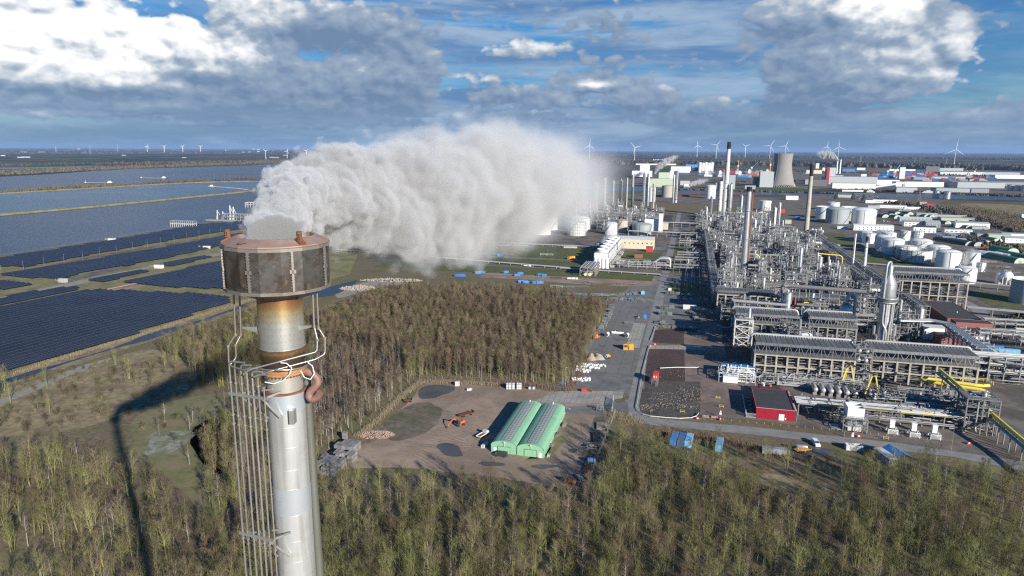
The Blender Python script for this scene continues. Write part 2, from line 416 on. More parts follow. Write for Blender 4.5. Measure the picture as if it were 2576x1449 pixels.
def make_water(name,c,sc_=0.05,bump=0.6):
 m,nt,b=nm(name);p=wpos(nt)
 mp=nt.nodes.new('ShaderNodeMapping');mp.inputs['Rotation'].default_value=(0,0,0.25);mp.inputs['Scale'].default_value=(0.55,1.6,1)
 nt.links.new(p,mp.inputs[0])
 n=noise(nt,mp.outputs[0],sc_*4,6,.65);big=noise(nt,p,sc_*0.06,3,.5)
 f=big.smooth(0.3,0.7)*0.35+0.8+(n-0.5)*0.9
 nt.links.new(mixc(nt,1.0,c,xyz(nt,f,f,f),'MULTIPLY'),b.inputs['Base Color'])
 b.inputs['Roughness'].default_value=0.3;b.inputs['Specular IOR Level'].default_value=0.22;b.inputs['IOR'].default_value=1.33
 bm=nt.nodes.new('ShaderNodeBump');bm.inputs['Strength'].default_value=bump;bm.inputs['Distance'].default_value=0.7
 nt.links.new(noise(nt,mp.outputs[0],sc_*5,4,.6).s,bm.inputs['Height']);nt.links.new(bm.outputs[0],b.inputs['Normal'])
 return m
M['river']=make_water('river_water',(0.050,0.072,0.108))
M['lagoon']=make_water('lagoon_water',(0.075,0.135,0.19))
M['ditch']=make_water('ditch_water',(0.025,0.035,0.06),0.4,0.05)
M['puddle']=make_water('puddle_water',(0.10,0.10,0.105),1.2,0.02)
M['grass']=earth('mown_grass',[(0.25,(0.075,0.10,0.03),(0.135,0.145,0.055)),(0.05,.45,.65,(0.17,0.145,0.08),.7),(0.9,.5,.7,(0.06,0.075,0.025),.5)])
M['grass_tan']=earth('rough_winter_grass',[(0.4,(0.20,0.18,0.085),(0.32,0.27,0.15)),(0.06,.45,.65,(0.12,0.14,0.05),.7),(0.15,.5,.7,(0.20,0.13,0.085),.5)])
M['heath']=earth('heath',[(0.3,(0.21,0.175,0.10),(0.37,0.30,0.18)),(0.05,.45,.62,(0.17,0.11,0.085),.6),(0.09,.5,.68,(0.12,0.14,0.05),.6),(0.5,.55,.75,(0.06,0.05,0.03),.6)])
M['meadow']=earth('green_meadow',[(0.3,(0.145,0.15,0.065),(0.22,0.20,0.105)),(0.1,.45,.62,(0.25,0.20,0.13),.8)])
M['lichen']=earth('pale_moss_patch',[(0.5,(0.20,0.21,0.16),(0.36,0.37,0.31)),(0.2,.4,.6,(0.14,0.14,0.06),.7)])
M['mud']=earth('bare_mud',[(0.12,(0.30,0.22,0.160),(0.40,0.305,0.23)),(0.03,.42,.62,(0.20,0.155,0.118),.7),(0.6,.5,.75,(0.12,0.095,0.08),.5)])
M['mud_dark']=earth('dark_wet_ground',[(0.3,(0.12,0.105,0.075),(0.21,0.175,0.135)),(0.08,.45,.60,(0.10,0.105,0.05),.7),(0.05,.50,.62,(0.26,0.20,0.155),.9),(0.8,.55,.7,(0.08,0.07,0.055),.6)])
M['track']=earth('gravel_track',[(0.5,(0.27,0.25,0.21),(0.36,0.335,0.285)),(0.1,.5,.7,(0.20,0.18,0.14),.6)])
M['plot']=earth('reddish_dark_earth',[(0.5,(0.062,0.044,0.040),(0.105,0.076,0.068)),(0.045,.45,.6,(0.125,0.080,0.070),.6),(1.4,.62,.75,(0.20,0.16,0.13),.7),(0.05,.52,.66,(0.055,0.05,0.045),.7)])
M['rubble']=earth('stony_dark_earth',[(0.5,(0.075,0.068,0.060),(0.125,0.112,0.098)),(0.06,.45,.6,(0.06,0.045,0.042),.6),(1.1,.60,.70,(0.30,0.25,0.20),.8)])
M['plant_ground']=earth('plant_paving',[(0.2,(0.15,0.130,0.110),(0.225,0.195,0.168)),(0.04,.45,.62,(0.09,0.08,0.07),.7),(0.5,.55,.75,(0.07,0.065,0.06),.6)])
M['plant_red']=earth('reddish_plant_paving',[(0.2,(0.20,0.15,0.125),(0.27,0.21,0.175)),(0.05,.45,.62,(0.12,0.10,0.085),.6)])
M['shade_paving']=earth('shade_dark_paving',[(0.2,(0.045,0.042,0.039),(0.085,0.078,0.070)),(0.07,.45,.62,(0.12,0.108,0.095),.6)])  # shade in the gaps under the process units, put into the paving colour
M['asphalt']=earth('worn_asphalt',[(0.25,(0.16,0.158,0.150),(0.22,0.215,0.205)),(0.05,.45,.65,(0.10,0.10,0.10),.6),(0.9,.6,.75,(0.07,0.07,0.07),.6)],0.9,0.1)
M['road']=earth('road_surface',[(0.3,(0.24,0.235,0.22),(0.30,0.292,0.275)),(0.06,.45,.65,(0.165,0.16,0.155),.5)],0.9,0.1)
def make_slabs(name,c,sx,sy,joint=0.16):
 m,nt,b=nm(name);p=wpos(nt)
 mp=nt.nodes.new('ShaderNodeMapping');mp.vector_type='TEXTURE';mp.inputs['Rotation'].default_value=(0,0,RZ);nt.links.new(p,mp.inputs[0])
 br=nt.nodes.new('ShaderNodeTexBrick');br.offset=0.0;br.inputs['Scale'].default_value=1.0
 br.inputs['Brick Width'].default_value=sx;br.inputs['Row Height'].default_value=sy;br.inputs['Mortar Size'].default_value=joint
 br.inputs['Mortar Smooth'].default_value=0.5
 nt.links.new(mp.outputs[0],br.inputs['Vector'])
 br.inputs['Color1'].default_value=(*c,1);br.inputs['Color2'].default_value=(*[q*0.86 for q in c],1);br.inputs['Mortar'].default_value=(*[q*0.35 for q in c],1)
 n=noise(nt,p,0.35,6,.65);f=(n-0.5)*0.5+1.0
 col=mixc(nt,1.0,br.outputs[0],xyz(nt,f,f,f),'MULTIPLY')
 col=mixc(nt,noise(nt,p,0.09,6,.6).smooth(0.52,0.66)*0.6,col,[q*0.5 for q in c])
 nt.links.new(col,b.inputs['Base Color']);b.inputs['Roughness'].default_value=0.9;b.inputs['Specular IOR Level'].default_value=0.2
 return m
M['slabs']=make_slabs('concrete_slabs',(0.40,0.375,0.33),2.6,2.6,0.10)
M['asphalt_bays']=make_slabs('asphalt_bays',(0.21,0.205,0.195),6.5,60,0.10)
# ------------------------------------------------------------ the ground, water, tracks and yards
_zs=[0.0]
_sheet=sheet
SOFT=('puddle','pool','wet_yard','meadow','moss','heath','clearing','verge','sand_ground','ditch_water','gravel_path','concrete_path','yard_ground','marsh','storage','harbour')
def sheet(name,pts,z,mat,px=True,kind='structure',label=None):
 _zs[0]+=0.0015
 if any(name.startswith(q)for q in SOFT):
  rr=random.Random(len(pts)*7+int(z*1000));p_=[(G(*q)if px else W(*q))for q in pts];px=None
  for it in range(3):
   q_=[]
   for i in range(len(p_)):
    a,b=p_[i],p_[(i+1)%len(p_)];l=math.hypot(b[0]-a[0],b[1]-a[1])*((0.10 if name[:3]in('wet','pud','moo','mea')else .05)if it==0 else .04)
    q_+=[(a[0]*.75+b[0]*.25+rr.uniform(-l,l),a[1]*.75+b[1]*.25+rr.uniform(-l,l)),(a[0]*.25+b[0]*.75+rr.uniform(-l,l),a[1]*.25+b[1]*.75+rr.uniform(-l,l))]
   p_=q_
  pts=p_
 return _sheet(name,pts,z+_zs[0],mat,px,kind,label)
def build_ground():
 mb=MB();S=60000
 mb.quad((-S,-3000,0),(S,-3000,0),(S,S,0),(-S,S,0));o=mb.build('ground',M['ground'],kind='structure')
 far=[(-900,449),(0,445),(98,440),(171,435),(220,431.5),(342,425),(488,420.5),(629,417),(725,408),(845,404),(960,399),(1120,394),(1300,391)]
 updyke=[(-900,512),(0,488),(220,475),(366,466),(488,460),(629,457),(712,460),(745,466)]
 lodyke=[(-900,610),(0,542),(240,521),(430,502),(600,485),(690,474),(745,466)]
 shore=[(-900,775),(-300,692),(0,645),(141,624),(254,605),(423,577),(494,564),(564,557),(640,546),(740,520),(860,488),(1000,460),(1200,430),(1330,408)]
 sheet('river_water',far+shore[::-1],0.15,M['river'])
 sheet('lagoon_water',[(-900,513),(0,489),(220,476),(366,467),(488,461),(629,458),(712,461),(742,466.5),(690,472),(600,483),(430,500),(240,519),(0,540),(-900,608)],0.4,M['lagoon'])
 def bank(name,pts,w,h,mat):
  mb=MB();P=[Vector((*G(*q),0))for q in pts];rows=[]
  for i,p in enumerate(P):
   t=(P[min(i+1,len(P)-1)]-P[max(i-1,0)]).normalized();n=Vector((-t.y,t.x,0))
   rows.append([p+n*(w/2)+Vector((0,0,-0.3)),p+n*(w/5)+Vector((0,0,h)),p-n*(w/5)+Vector((0,0,h)),p-n*(w/2)+Vector((0,0,-0.3))])
  vs=[tuple(v)for r in rows for v in r];fs=[]
  for i in range(len(P)-1):
   for j in range(3):fs.append((i*4+j,i*4+j+1,(i+1)*4+j+1,(i+1)*4+j))
  mb.add(vs,fs);return mb.build(name,mat,kind='structure')
 bank('river_terrain',updyke,20,3.0,M['grass_tan'])
 bank('river_terrain',lodyke,17,3.2,M['grass_tan'])
 sheet('side_channel_water',[(0,426),(60,424.5),(170,423),(260,420),(300,419.2),(240,417.5),(120,420),(0,422)],0.3,M['river'])
 sheet('canal_water',[(1380,463),(1640,470),(1740,474.5),(1900,478),(2093,484),(2390,489.5),(2700,495),(2700,507),(2390,501),(2250,497),(2093,494),(1900,489.5),(1740,487),(1640,483),(1380,476)],0.2,M['river'])
 sheet('dock_water',[(1695,436),(1780,435.5),(1910,437),(1960,439),(1960,443),(1900,443),(1780,442),(1700,441)],0.2,M['river'])
 solar=[(-300,700),(0,646),(141,625),(254,606),(423,578),(494,565),(564,558),(640,547),(760,560),(900,640),(880,690),(700,745),(590,785),(330,868),(0,965),(-300,1050)]
 sheet('solar_field_ground',solar,0.02,M['grass_tan'])
 sheet('service_road',[(-60,705),(230,645),(560,590),(560,594),(230,651),(-60,713)],0.06,M['mud_dark'])
 sheet('gravel_path',[(-100,762),(0,748),(140,719),(330,678),(560,636),(700,610),(700,616),(560,642),(330,686),(140,729),(0,759),(-100,775)],0.06,M['track'])
 sheet('gravel_path',[(140,719),(200,690),(300,668),(330,664),(330,672),(210,702)],0.05,M['plant_ground'])
 sheet('pipe_track_path',[(-100,804),(0,781),(250,731),(600,659),(640,652),(640,661),(600,668),(250,742),(0,793),(-100,817)],0.06,M['mud'])
 sheet('ditch_bank_grass',[(-300,1030),(0,948),(330,850),(590,770),(640,755),(650,770),(590,790),(330,874),(0,980),(-300,1070)],0.04,M['heath'],kind='structure').name='ditch_bank_terrain'
 sheet('ditch_water',[(-100,990),(0,958),(120,921),(330,858),(560,784),(640,757),(646,762),(565,790),(335,866),(125,931),(0,969),(-100,1003)],0.08,M['ditch'])
 sheet('concrete_path',[(-60,1020),(20,1000),(110,960),(190,926),(290,895),(292,901),(195,935),(118,970),(26,1010),(-60,1032)],0.06,M['track'])
 sheet('heath_ground',[(0,985),(330,880),(420,880),(500,930),(470,1000),(380,1010),(300,1050),(180,1085),(60,1095),(-80,1110),(-80,1010)],0.03,M['heath'])
 sheet('meadow_ground',[(330,1050),(420,1010),(560,985),(600,990),(610,1030),(560,1050),(500,1060),(490,1120),(560,1230),(590,1290),(520,1310),(470,1240),(400,1180),(330,1120)],0.035,M['meadow'])
 sheet('moss_ground',[(372,1090),(430,1082),(500,1088),(480,1105),(440,1135),(390,1150),(350,1140),(380,1115)],0.05,M['lichen'])
 sheet('clearing_ground',[(-60,1400),(60,1385),(180,1395),(250,1410),(180,1440),(40,1460),(-60,1460)],0.035,M['meadow'])
 sheet('clearing_ground',[(1800,1180),(1960,1190),(2080,1215),(2150,1260),(2080,1280),(1960,1240),(1850,1215)],0.035,M['heath'])
 sheet('clearing_ground',[(2380,1145),(2600,1170),(2600,1215),(2450,1180)],0.035,M['meadow'])
 sheet('pool_water',[(765,740),(830,722),(880,708),(905,704),(880,722),(850,742),(790,750)],0.06,M['ditch'])
 sheet('sand_ground',[(830,735),(900,712),(960,705),(1010,700),(1040,712),(960,722),(900,735),(850,755)],0.04,M['track'])
 yard=[(940,1120),(975,1060),(1030,1005),(1060,965),(1130,962),(1250,972),(1400,985),(1440,992),(1560,1012),(1560,1030),(1530,1060),(1510,1110),(1480,1180),(1465,1235),(1380,1225),(1240,1200),(1120,1190),(1020,1175),(900,1180),(800,1185),(800,1150),(880,1110)]
 sheet('yard_ground',yard,0.05,M['mud'])
 sheet('wet_yard_ground',[(975,1060),(1020,1015),(1090,1010),(1120,1040),(1080,1085),(1020,1110),(960,1110)],0.065,M['mud_dark'])
 sheet('verge_ground',[(1426,1048),(1440,1062),(1424,1105),(1400,1132),(1378,1158),(1320,1160),(1322,1154),(1366,1155),(1396,1105)],0.065,M['meadow'])
 sheet('verge_ground',[(1500,1035),(1540,1030),(1515,1100),(1480,1190),(1455,1195),(1480,1120)],0.065,M['mud_dark'])
 for k,pts in enumerate([[(1046,1003),(1064,972),(1100,966),(1146,972),(1140,985),(1110,995),(1090,1003)],[(1098,1120),(1115,1115),(1150,1118),(1160,1136),(1165,1150),(1130,1148),(1104,1135)],
  [(1230,1133),(1260,1131),(1265,1137),(1240,1140)],[(1425,1132),(1440,1128),(1452,1133),(1448,1141),(1432,1140)],[(1200,1163),(1280,1165),(1260,1175),(1210,1172)],[(1330,1172),(1400,1168),(1420,1176),(1350,1182)]]):
  sheet('puddle_water',pts,0.08,M['puddle'])
 sheet('main_road',[(-23.5,291),(-17.5,293),(-16.5,300),(-16.5,1340),(-23.5,1340),(-23.5,292)],0.05,M['road'],px=False)
 sheet('main_road',[(1572,1005),(1598,1012),(1601,1030),(1620,1041),(1660,1054),(1760,1063),(1900,1075),(2050,1092),(2260,1115),(2700,1180),(2700,1212),(2400,1150),(2200,1127),(2050,1110),(1800,1085),(1640,1070),(1590,1058),(1555,1040)],0.054,M['road'])
 sheet('paved_yard',[(-58,345),(-23.5,345),(-23.5,640),(-40,640),(-50,560),(-56,480)],0.045,M['asphalt_bays'],px=False)
 sheet('paved_yard',[(-23.5,345),(-58,345),(-60,318),(-23.5,312)],0.05,M['asphalt'],px=False)
 sheet('slab_pavement',[(1335,1012),(1400,985),(1455,984),(1540,984),(1570,982),(1566,1002),(1545,1006),(1520,1020),(1500,1014),(1420,1016)],0.07,M['slabs'])
 sheet('slab_pavement',[(-33,395),(-25,395),(-25,455),(-33,455)],0.056,M['slabs'],px=False)
 sheet('gravel_path',[(1340,1020),(1545,1022),(1570,1000),(1590,1058),(1540,1045),(1340,1032)],0.052,M['asphalt'])
 sheet('plot_ground',[(1648,830),(1752,826),(1765,868),(1640,862)],0.045,M['plot'])
 sheet('slab_pavement',[(1634,868),(1765,870),(1775,880),(1632,878)],0.06,M['slabs'])
 sheet('plot_ground',[(1631,878),(1762,882),(1762,960),(1620,960)],0.045,M['plot'])
 sheet('stony_plot_ground',[(1620,960),(1762,960),(1762,1052),(1700,1055),(1650,1048),(1615,1038),(1606,1026)],0.045,M['rubble'])
 sheet('plant_ground',[(3,296),(40,297),(118,281),(240,262),(300,300),(300,1290),(-16.5,1290),(-16.5,640),(0,640),(4,500)],0.03,M['plant_ground'],px=False)
 sheet('plant_ground',[(-330,655),(-23.5,655),(-23.5,1290),(-330,1290)],0.03,M['plant_ground'],px=False)
 sheet('plant_ground',[(0,441),(31,441),(31,300),(3,300)],0.04,M['plant_red'],px=False)
 sheet('plant_ground',[(-16.5,455),(4,455),(4,640),(-16.5,640)],0.04,M['asphalt'],px=False)
 sheet('service_road',[(150,400),(160,400),(215,560),(215,1000),(205,1000),(205,560)],0.05,M['road'],px=False)
 sheet('service_road',[(-330,648),(30,648),(30,654),(-330,654)],0.05,M['asphalt'],px=False)
 sheet('service_road',[(-330,703),(-23.5,703),(-23.5,709),(-330,709)],0.05,M['asphalt'],px=False)
 sheet('service_road',[(125,1000),(160,1290),(152,1290),(118,1000)],0.05,M['asphalt'],px=False)
 sheet('plant_ground',[(24,388),(150,388),(150,900),(128,1000),(128,1275),(4,1275),(12,760),(24,650)],0.05,M['shade_paving'],px=False)
 sheet('plant_ground',[(-200,985),(-30,985),(-30,1260),(-200,1260)],0.05,M['shade_paving'],px=False)
 for e0,n0,e1,n1 in[(-300,658,-108,700),(-15,556,15,606),(-15,661,-6,720),(-15,725,-3,860),(-300,714,-112,800),(-118,712,-100,790),(-70,714,-28,790),(-300,610,-30,645),(120,1010,210,1050),(165,905,205,1000),(160,760,235,830),(-70,815,-30,850),(225,580,300,640)]:
  sheet('lawn_field',[(e0,n0),(e1,n0),(e1,n1),(e0,n1)],0.06,M['grass'],px=False)
 sheet('storage_ground',[(-190,575),(-150,590),(-25,566),(-25,645),(-180,640)],0.05,M['mud'],px=False)
 sheet('yard_ground',[(1990,496),(2100,486),(2330,500),(2400,528),(2480,560),(2620,612),(2720,700),(2470,705),(2420,640),(2260,606),(2120,578),(2040,560),(2000,520)],0.035,M['plant_ground'])
 sheet('storage_ground',[(1560,486),(1760,492),(2000,497),(2060,545),(1980,560),(1900,520),(1600,505)],0.034,M['plant_ground'])
 sheet('harbour_ground',[(1560,455),(1640,432),(2000,428),(2300,425),(2700,434),(2700,490),(2400,484),(2000,474),(1640,466)],0.03,M['plant_ground'])
 sheet('marsh_ground',[(2395,508),(2700,522),(2700,600),(2530,562),(2430,530)],0.05,M['heath'])
build_ground()
# ------------------------------------------------------------ steam
def steam_cloud(name,label,axis,dens,noise_k,seed,col=(1.68,1.75,1.84),step=1.0,edge=0.55,fade=(0.75,1.0),amp=1.0,flat=1.0,thin=0.0):
 """axis: [(x,y,z,r)] stations. A hull round them holds an uneven volume; the density falls off from the axis,
 broken up by billows that grow with the plume's own width."""
 P=[Vector(a[:3])for a in axis];Rr=[a[3]for a in axis];n=20;mb=MB();rings=[];k=len(P)
 acc=[0.0]
 for i in range(1,k):acc.append(acc[-1]+(P[i]-P[i-1]).length)
 for i in range(k):
  t=(P[min(i+1,k-1)]-P[max(i-1,0)]).normalized();u=t.cross(Vector((0,0,1)));
  if u.length<0.05:u=Vector((1,0,0))
  u.normalize();w=u.cross(t)
  rings.append([tuple(P[i]+(u*math.cos(2*math.pi*j/n)+w*math.sin(2*math.pi*j/n))*Rr[i]*1.35)for j in range(n)])
 vs=[v for r_ in rings for v in r_];fs=[]
 for i in range(k-1):
  for j in range(n):fs.append((i*n+j,(i+1)*n+j,(i+1)*n+(j+1)%n,i*n+(j+1)%n))
 fs+=[tuple(range(n)),tuple(range(k*n-1,(k-1)*n-1,-1))]
 mb.add(vs,fs)
 m=bpy.data.materials.new(name);m.use_nodes=True;nt=m.node_tree;nt.nodes.clear()
 out=nt.nodes.new('ShaderNodeOutputMaterial');pv=nt.nodes.new('ShaderNodeVolumePrincipled')
 nt.links.new(pv.outputs[0],out.inputs['Volume'])
 p=wpos(nt);
 A=P[0];D=(P[-1]-P[0]);D.z=0;ln=D.length;D.normalize();S=Vector((-D.y,D.x,0))
 def dot(v,w):
  q=nt.nodes.new('ShaderNodeVectorMath');q.operation='DOT_PRODUCT';nt.links.new(v,q.inputs[0]);q.inputs[1].default_value=w;return X(nt,q.outputs['Value'])
 rel=nt.nodes.new('ShaderNodeVectorMath');rel.operation='SUBTRACT';nt.links.new(p,rel.inputs[0]);rel.inputs[1].default_value=A
 s=dot(rel.outputs[0],D);t=dot(rel.outputs[0],S);zz=dot(rel.outputs[0],(0,0,1))
 def curve(vals):
  n_=nt.nodes.new('ShaderNodeFloatCurve');mx=max(abs(v)for v in vals)*1.02+1e-6;c=n_.mapping.curves[0]
  n_.mapping.clip_min_y=-1;n_.mapping.use_clip=False
  ss=[((q-A).dot(D))/ln for q in P]
  for i,(x_,v)in enumerate(zip(ss,vals)):
   if i==0:c.points[0].location=(x_,v/mx)
   elif i==len(vals)-1:c.points[1].location=(x_,v/mx)if len(c.points)==2 else(x_,v/mx)
   else:pass
  for x_,v in list(zip(ss,vals))[1:-1]:
   c.points.new(x_,v/mx)
  n_.mapping.update()
  nt.links.new((s*(1/ln)).clamp().s,n_.inputs['Value']);return X(nt,n_.outputs[0])*mx
 cz=curve([q.z-A.z for q in P]);ct=curve([(q-A).dot(S)for q in P]);rad=curve(Rr)
 dz=(zz-cz)/rad;dt=(t-ct)/rad
 ds=s.min(0.0)*1.5/rad;rr=(dz*dz*flat+dt*dt+ds*ds)._m('SQRT')
 slope=max(1e-3,(Rr[-1]-Rr[0])/ln);s0=Rr[0]/slope
 lg=((s*(1/s0)).max(-0.8)+1.0)._m('LOGARITHM',math.e)*(1/slope)
 q=xyz(nt,lg,dt,dz)
 off=nt.nodes.new('ShaderNodeVectorMath');off.operation='ADD';nt.links.new(q,off.inputs[0]);off.inputs[1].default_value=(seed,seed*1.7,seed*0.3)
 nb=noise(nt,off.outputs[0],noise_k*0.62,2,.5)
 wv=nt.nodes.new('ShaderNodeVectorMath');wv.operation='MULTIPLY_ADD';nt.links.new(xyz(nt,nb,nb,nb),wv.inputs[0]);wv.inputs[1].default_value=(0.7,0.7,0.7);nt.links.new(off.outputs[0],wv.inputs[2])
 v1=voro(nt,wv.outputs[0],noise_k*1.05,0.0,.5,'F1');v2=voro(nt,wv.outputs[0],noise_k*2.6,0.0,.5,'F1')
 nf=noise(nt,wv.outputs[0],noise_k*4.5,2,.6)
 u=(s*(1/ln)).clamp()
 body=(1.30-rr)*1.25+(nb-0.5)*1.15*amp-(v1-0.30)*0.72*amp-(v2-0.30)*0.42*amp+(nf-0.5)*0.25*amp
 e_=u._m('POWER',0.7)*(edge*2.6)+0.12
 end=((u*(-thin))._m('EXPONENT'))*(1.0-u.smooth(*fade))
 lo=u*0.35+0.10
 d=body.smooth(lo,lo+e_)*end*(dens*Rr[0])/rad
 nt.links.new(d.s,pv.inputs['Density']);pv.inputs['Color'].default_value=(*col,1);pv.inputs['Anisotropy'].default_value=ANI
 m.cycles.volume_step_rate=step
 o=mb.build(name,m);tag(o,label,'steam plume',None,'stuff');return o
def plume_stations():
 out=[]
 for(x,y,w,rp)in[(693,592,29.8,72),(700,566,30.4,74),(726,530,33,82),(770,512,36,100),(850,508,40,125),(950,512,44,136),(1050,505,50,146),(1150,490,59,156),(1250,478,72,156),(1350,468,94,150),(1430,460,125,136),(1500,455,165,122),(1548,453,205,108)]:
  d=ray(x,y);out.append((d[0]*w,d[1]*w,CAM_H+d[2]*w,rp/FPX*w*1.02))
 return out
steam_cloud('steam_plume','big white steam plume drifting from the tall stack over the wood and plant',plume_stations(),PD,1.25,3.1,step=PS,fade=(0.70,1.0),edge=0.36,thin=4.9)
# ------------------------------------------------------------ the tall flare stack
def build_stack():
 w0=30.0;d=ray(693,590);X0,Y0=d[0]*w0,d[1]*w0
 def zat(y):
  lo,hi=-50.0,130.0
  for _ in range(50):
   z=(lo+hi)/2;dz=z-CAM_H;w=Y0*cp-dz*sp;v=724.5-FPX*((Y0*sp+dz*cp)/w)-3.1
   if v>y:lo=z
   else:hi=z
  return z
 def mpx(y):
  return(Y0*cp-(zat(y)-CAM_H)*sp)/FPX
 def xat(x,y):
  z=zat(y);dz=z-CAM_H;w=Y0*cp-dz*sp;return(x-1288)/FPX*w-X0
 root=thing('flare_stack','tall steel stack with a mesh burner drum pouring white steam','flare stack',(X0,Y0,0))
 def stained(name,base,tint,lo,hi,rough,metal,extra=None):
  """heat tint that follows the height of the burner neck"""
  m,nt,b=nm(name);p=wpos(nt);x,y,z=sep(nt,p)
  n=noise(nt,p,1.6,6,.65);zz=z+(n-0.5)*0.55
  t=((zz-lo)*(1/(hi-lo))).clamp()
  rp=nt.nodes.new('ShaderNodeValToRGB');nt.links.new(t.s,rp.inputs[0]);e=rp.color_ramp.elements
  e[0].color=(*tint[0][1],1);e[0].position=tint[0][0];e[1].color=(*tint[-1][1],1);e[1].position=tint[-1][0]
  for pp,c in tint[1:-1]:q=e.new(pp);q.color=(*c,1)
  f=(noise(nt,p,5,5,.6)-0.5)*0.35+1.0
  col=mixc(nt,1.0,rp.outputs[0],xyz(nt,f,f,f),'MULTIPLY')
  if extra=='spots':
   a=(y-Y0)._m('ARCTAN2',x-X0)*(32/(2*math.pi));u=a._m('FRACT')-0.5;v=(z*3.4)._m('FRACT')-0.5
   s_=(u*u+v*v*1.6)._m('SQRT').smooth(0.30,0.10)*0.16
   col=mixc(nt,s_,col,(0.16,0.09,0.05))
  nt.links.new(col,b.inputs['Base Color']);b.inputs['Metallic'].default_value=metal;b.inputs['Roughness'].default_value=rough
  return m
 zt,zb=zat(734),zat(868)
 m_neck=stained('heat_tinted_steel',None,[(0.0,(0.60,0.60,0.58)),(0.45,(0.62,0.60,0.54)),(0.66,(0.58,0.46,0.25)),(0.80,(0.45,0.24,0.09)),(0.93,(0.33,0.17,0.12)),(1.0,(0.24,0.15,0.12))],zb,zt,0.36,0.75,'spots')
 m_band=stained('scorched_band',None,[(0.0,(0.12,0.08,0.06)),(0.4,(0.15,0.10,0.06)),(0.6,(0.35,0.20,0.07)),(0.8,(0.17,0.12,0.08)),(1.0,(0.5,0.47,0.42))],zat(903),zat(862),0.4,0.65)
 m_shaft=plain('sheet_aluminium',(0.66,0.66,0.65),0.40,0.55,0.16,0.9,rand=0,streak=0.30,dirt=(0.44,0.36,0.26,0.55))
 m_bright=plain('new_aluminium',(0.66,0.71,0.76),0.33,0.6,0.10,0.7,rand=0)
 m_lid=plain('scorched_lid',(0.40,0.27,0.22),0.6,0.45,0.18,1.5,rand=0,dirt=(0.52,0.40,0.33,0.7))
 m_rust=M['rust'];m_strap=plain('worn_strap_steel',(0.36,0.32,0.28),0.45,0.6,0.25,2.0,rand=0.1,dirt=(0.18,0.10,0.06,0.5))
 m_scr,nt,b=nm('perforated_screen');p=wpos(nt);x,y,z=sep(nt,p)
 a=(y-Y0)._m('ARCTAN2',x-X0)*(2.25/0.040);row=z*(1/0.036)
 u=(a+(row*0.5)._m('FLOOR')*0.0)._m('FRACT')-0.5;v=row._m('FRACT')-0.5
 hole=(u*u+v*v)._m('SQRT').smooth(0.52,0.36)
 st=noise(nt,p,1.1,6,.6,0.6);c1=mixc(nt,st.smooth(0.42,0.62),(0.20,0.19,0.175),(0.11,0.07,0.04))
 c1=mixc(nt,noise(nt,p,2.3,5,.6).smooth(0.56,0.70)*0.7,c1,(0.03,0.028,0.026))
 dark=mixc(nt,noise(nt,p,3.0,5,.6,1.2).smooth(0.58,0.66)*0.55,(0.022,0.020,0.018),(0.20,0.13,0.08))
 nt.links.new(mixc(nt,hole,c1,dark),b.inputs['Base Color']);b.inputs['Metallic'].default_value=0.35;b.inputs['Roughness'].default_value=0.5
 def part(mb,name,mat,smooth=True,parent=None,label=None):return mb.build(name,mat,parent or root,smooth=smooth,label=label)
 R1=91/2*mpx(1000)
 zc=zat(978);mb=MB();prof=[(1.6,0),(1.35,20),(1.05,60),(0.90,88),(R1,zat(1030)),(R1,zc)]
 mb.lathe(prof,48);part(mb,'shaft',m_shaft)
 for y0_,y1_,mm in((1212,1277,m_bright),(982,1026,m_bright)):
  za,zb_=zat(y1_),zat(y0_)
  r_at=lambda z:(R1+0.015 if z>zat(1030)else R1+(0.90-R1)*min(1,(zat(1030)-z)/(zat(1030)-88))+0.015)
  m2=MB();m2.lathe([(r_at(za),za),(r_at(zb_),zb_)],48);part(m2,'cladding_band',mm)
 for yy in(1060,1110,1165,1212,1277,1340,1390,1430):
  z=zat(yy);m2=MB();m2.lathe([(r_at(z)+0.005,z-0.02),(r_at(z)+0.012,z),(r_at(z)+0.005,z+0.02)],48);part(m2,'seam_band',m_shaft)
 m2=MB();m2.tube((1.55,1.0,0),(0.80,0.62,zat(960)),0.30,20,r2=0.20);part(m2,'riser_pipe',plain('dull_riser',(0.20,0.20,0.17),0.5,0.4,0.2,0.6,streak=0.2))
 m2=MB();m2.lathe([(R1,zc-0.03),(R1+0.10,zc-0.03),(R1+0.10,zc+0.05),(R1*0.98,zc+0.05)],48);part(m2,'collar',m_rust)
 zf=zat(930);m2=MB();m2.lathe([(R1*0.96,zc),(R1*0.96,zf)],48);part(m2,'stub',plain('stub_steel',(0.55,0.53,0.47),0.4,0.6,0.15,1.2,dirt=(0.33,0.2,0.1,0.5)))
 Rf=R1*1.27;m2=MB()
 m2.lathe([(R1*0.9,zf-0.02),(Rf,zf-0.02),(Rf,zf+0.09),(Rf*0.97,zf+0.09),(Rf*0.97,zf+0.13),(Rf,zf+0.13),(Rf,zf+0.22),(R1*0.95,zf+0.22)],48);fl=part(m2,'flange',plain('orange_rust_flange',(0.46,0.24,0.10),0.7,0.3,0.3,2.5,dirt=(0.2,0.09,0.04,0.7)))
 for i in range(40):
  m2=MB();a_=2*math.pi*i/40;m2.tube((Rf*.95*math.cos(a_),Rf*.95*math.sin(a_),zf-0.10),(Rf*.95*math.cos(a_),Rf*.95*math.sin(a_),zf-0.02),0.035,6);part(m2,'bolt',m_rust,False,fl)
 zn0=zat(903);zn1=zat(868);Rn=111/2*mpx(800)
 m2=MB();m2.lathe([(R1*1.1,zf+0.2),(R1*1.12,zn0-0.05),(Rn*0.96,zn0),(Rn*1.02,zn1-0.02)],48);part(m2,'tapered_band',m_band)
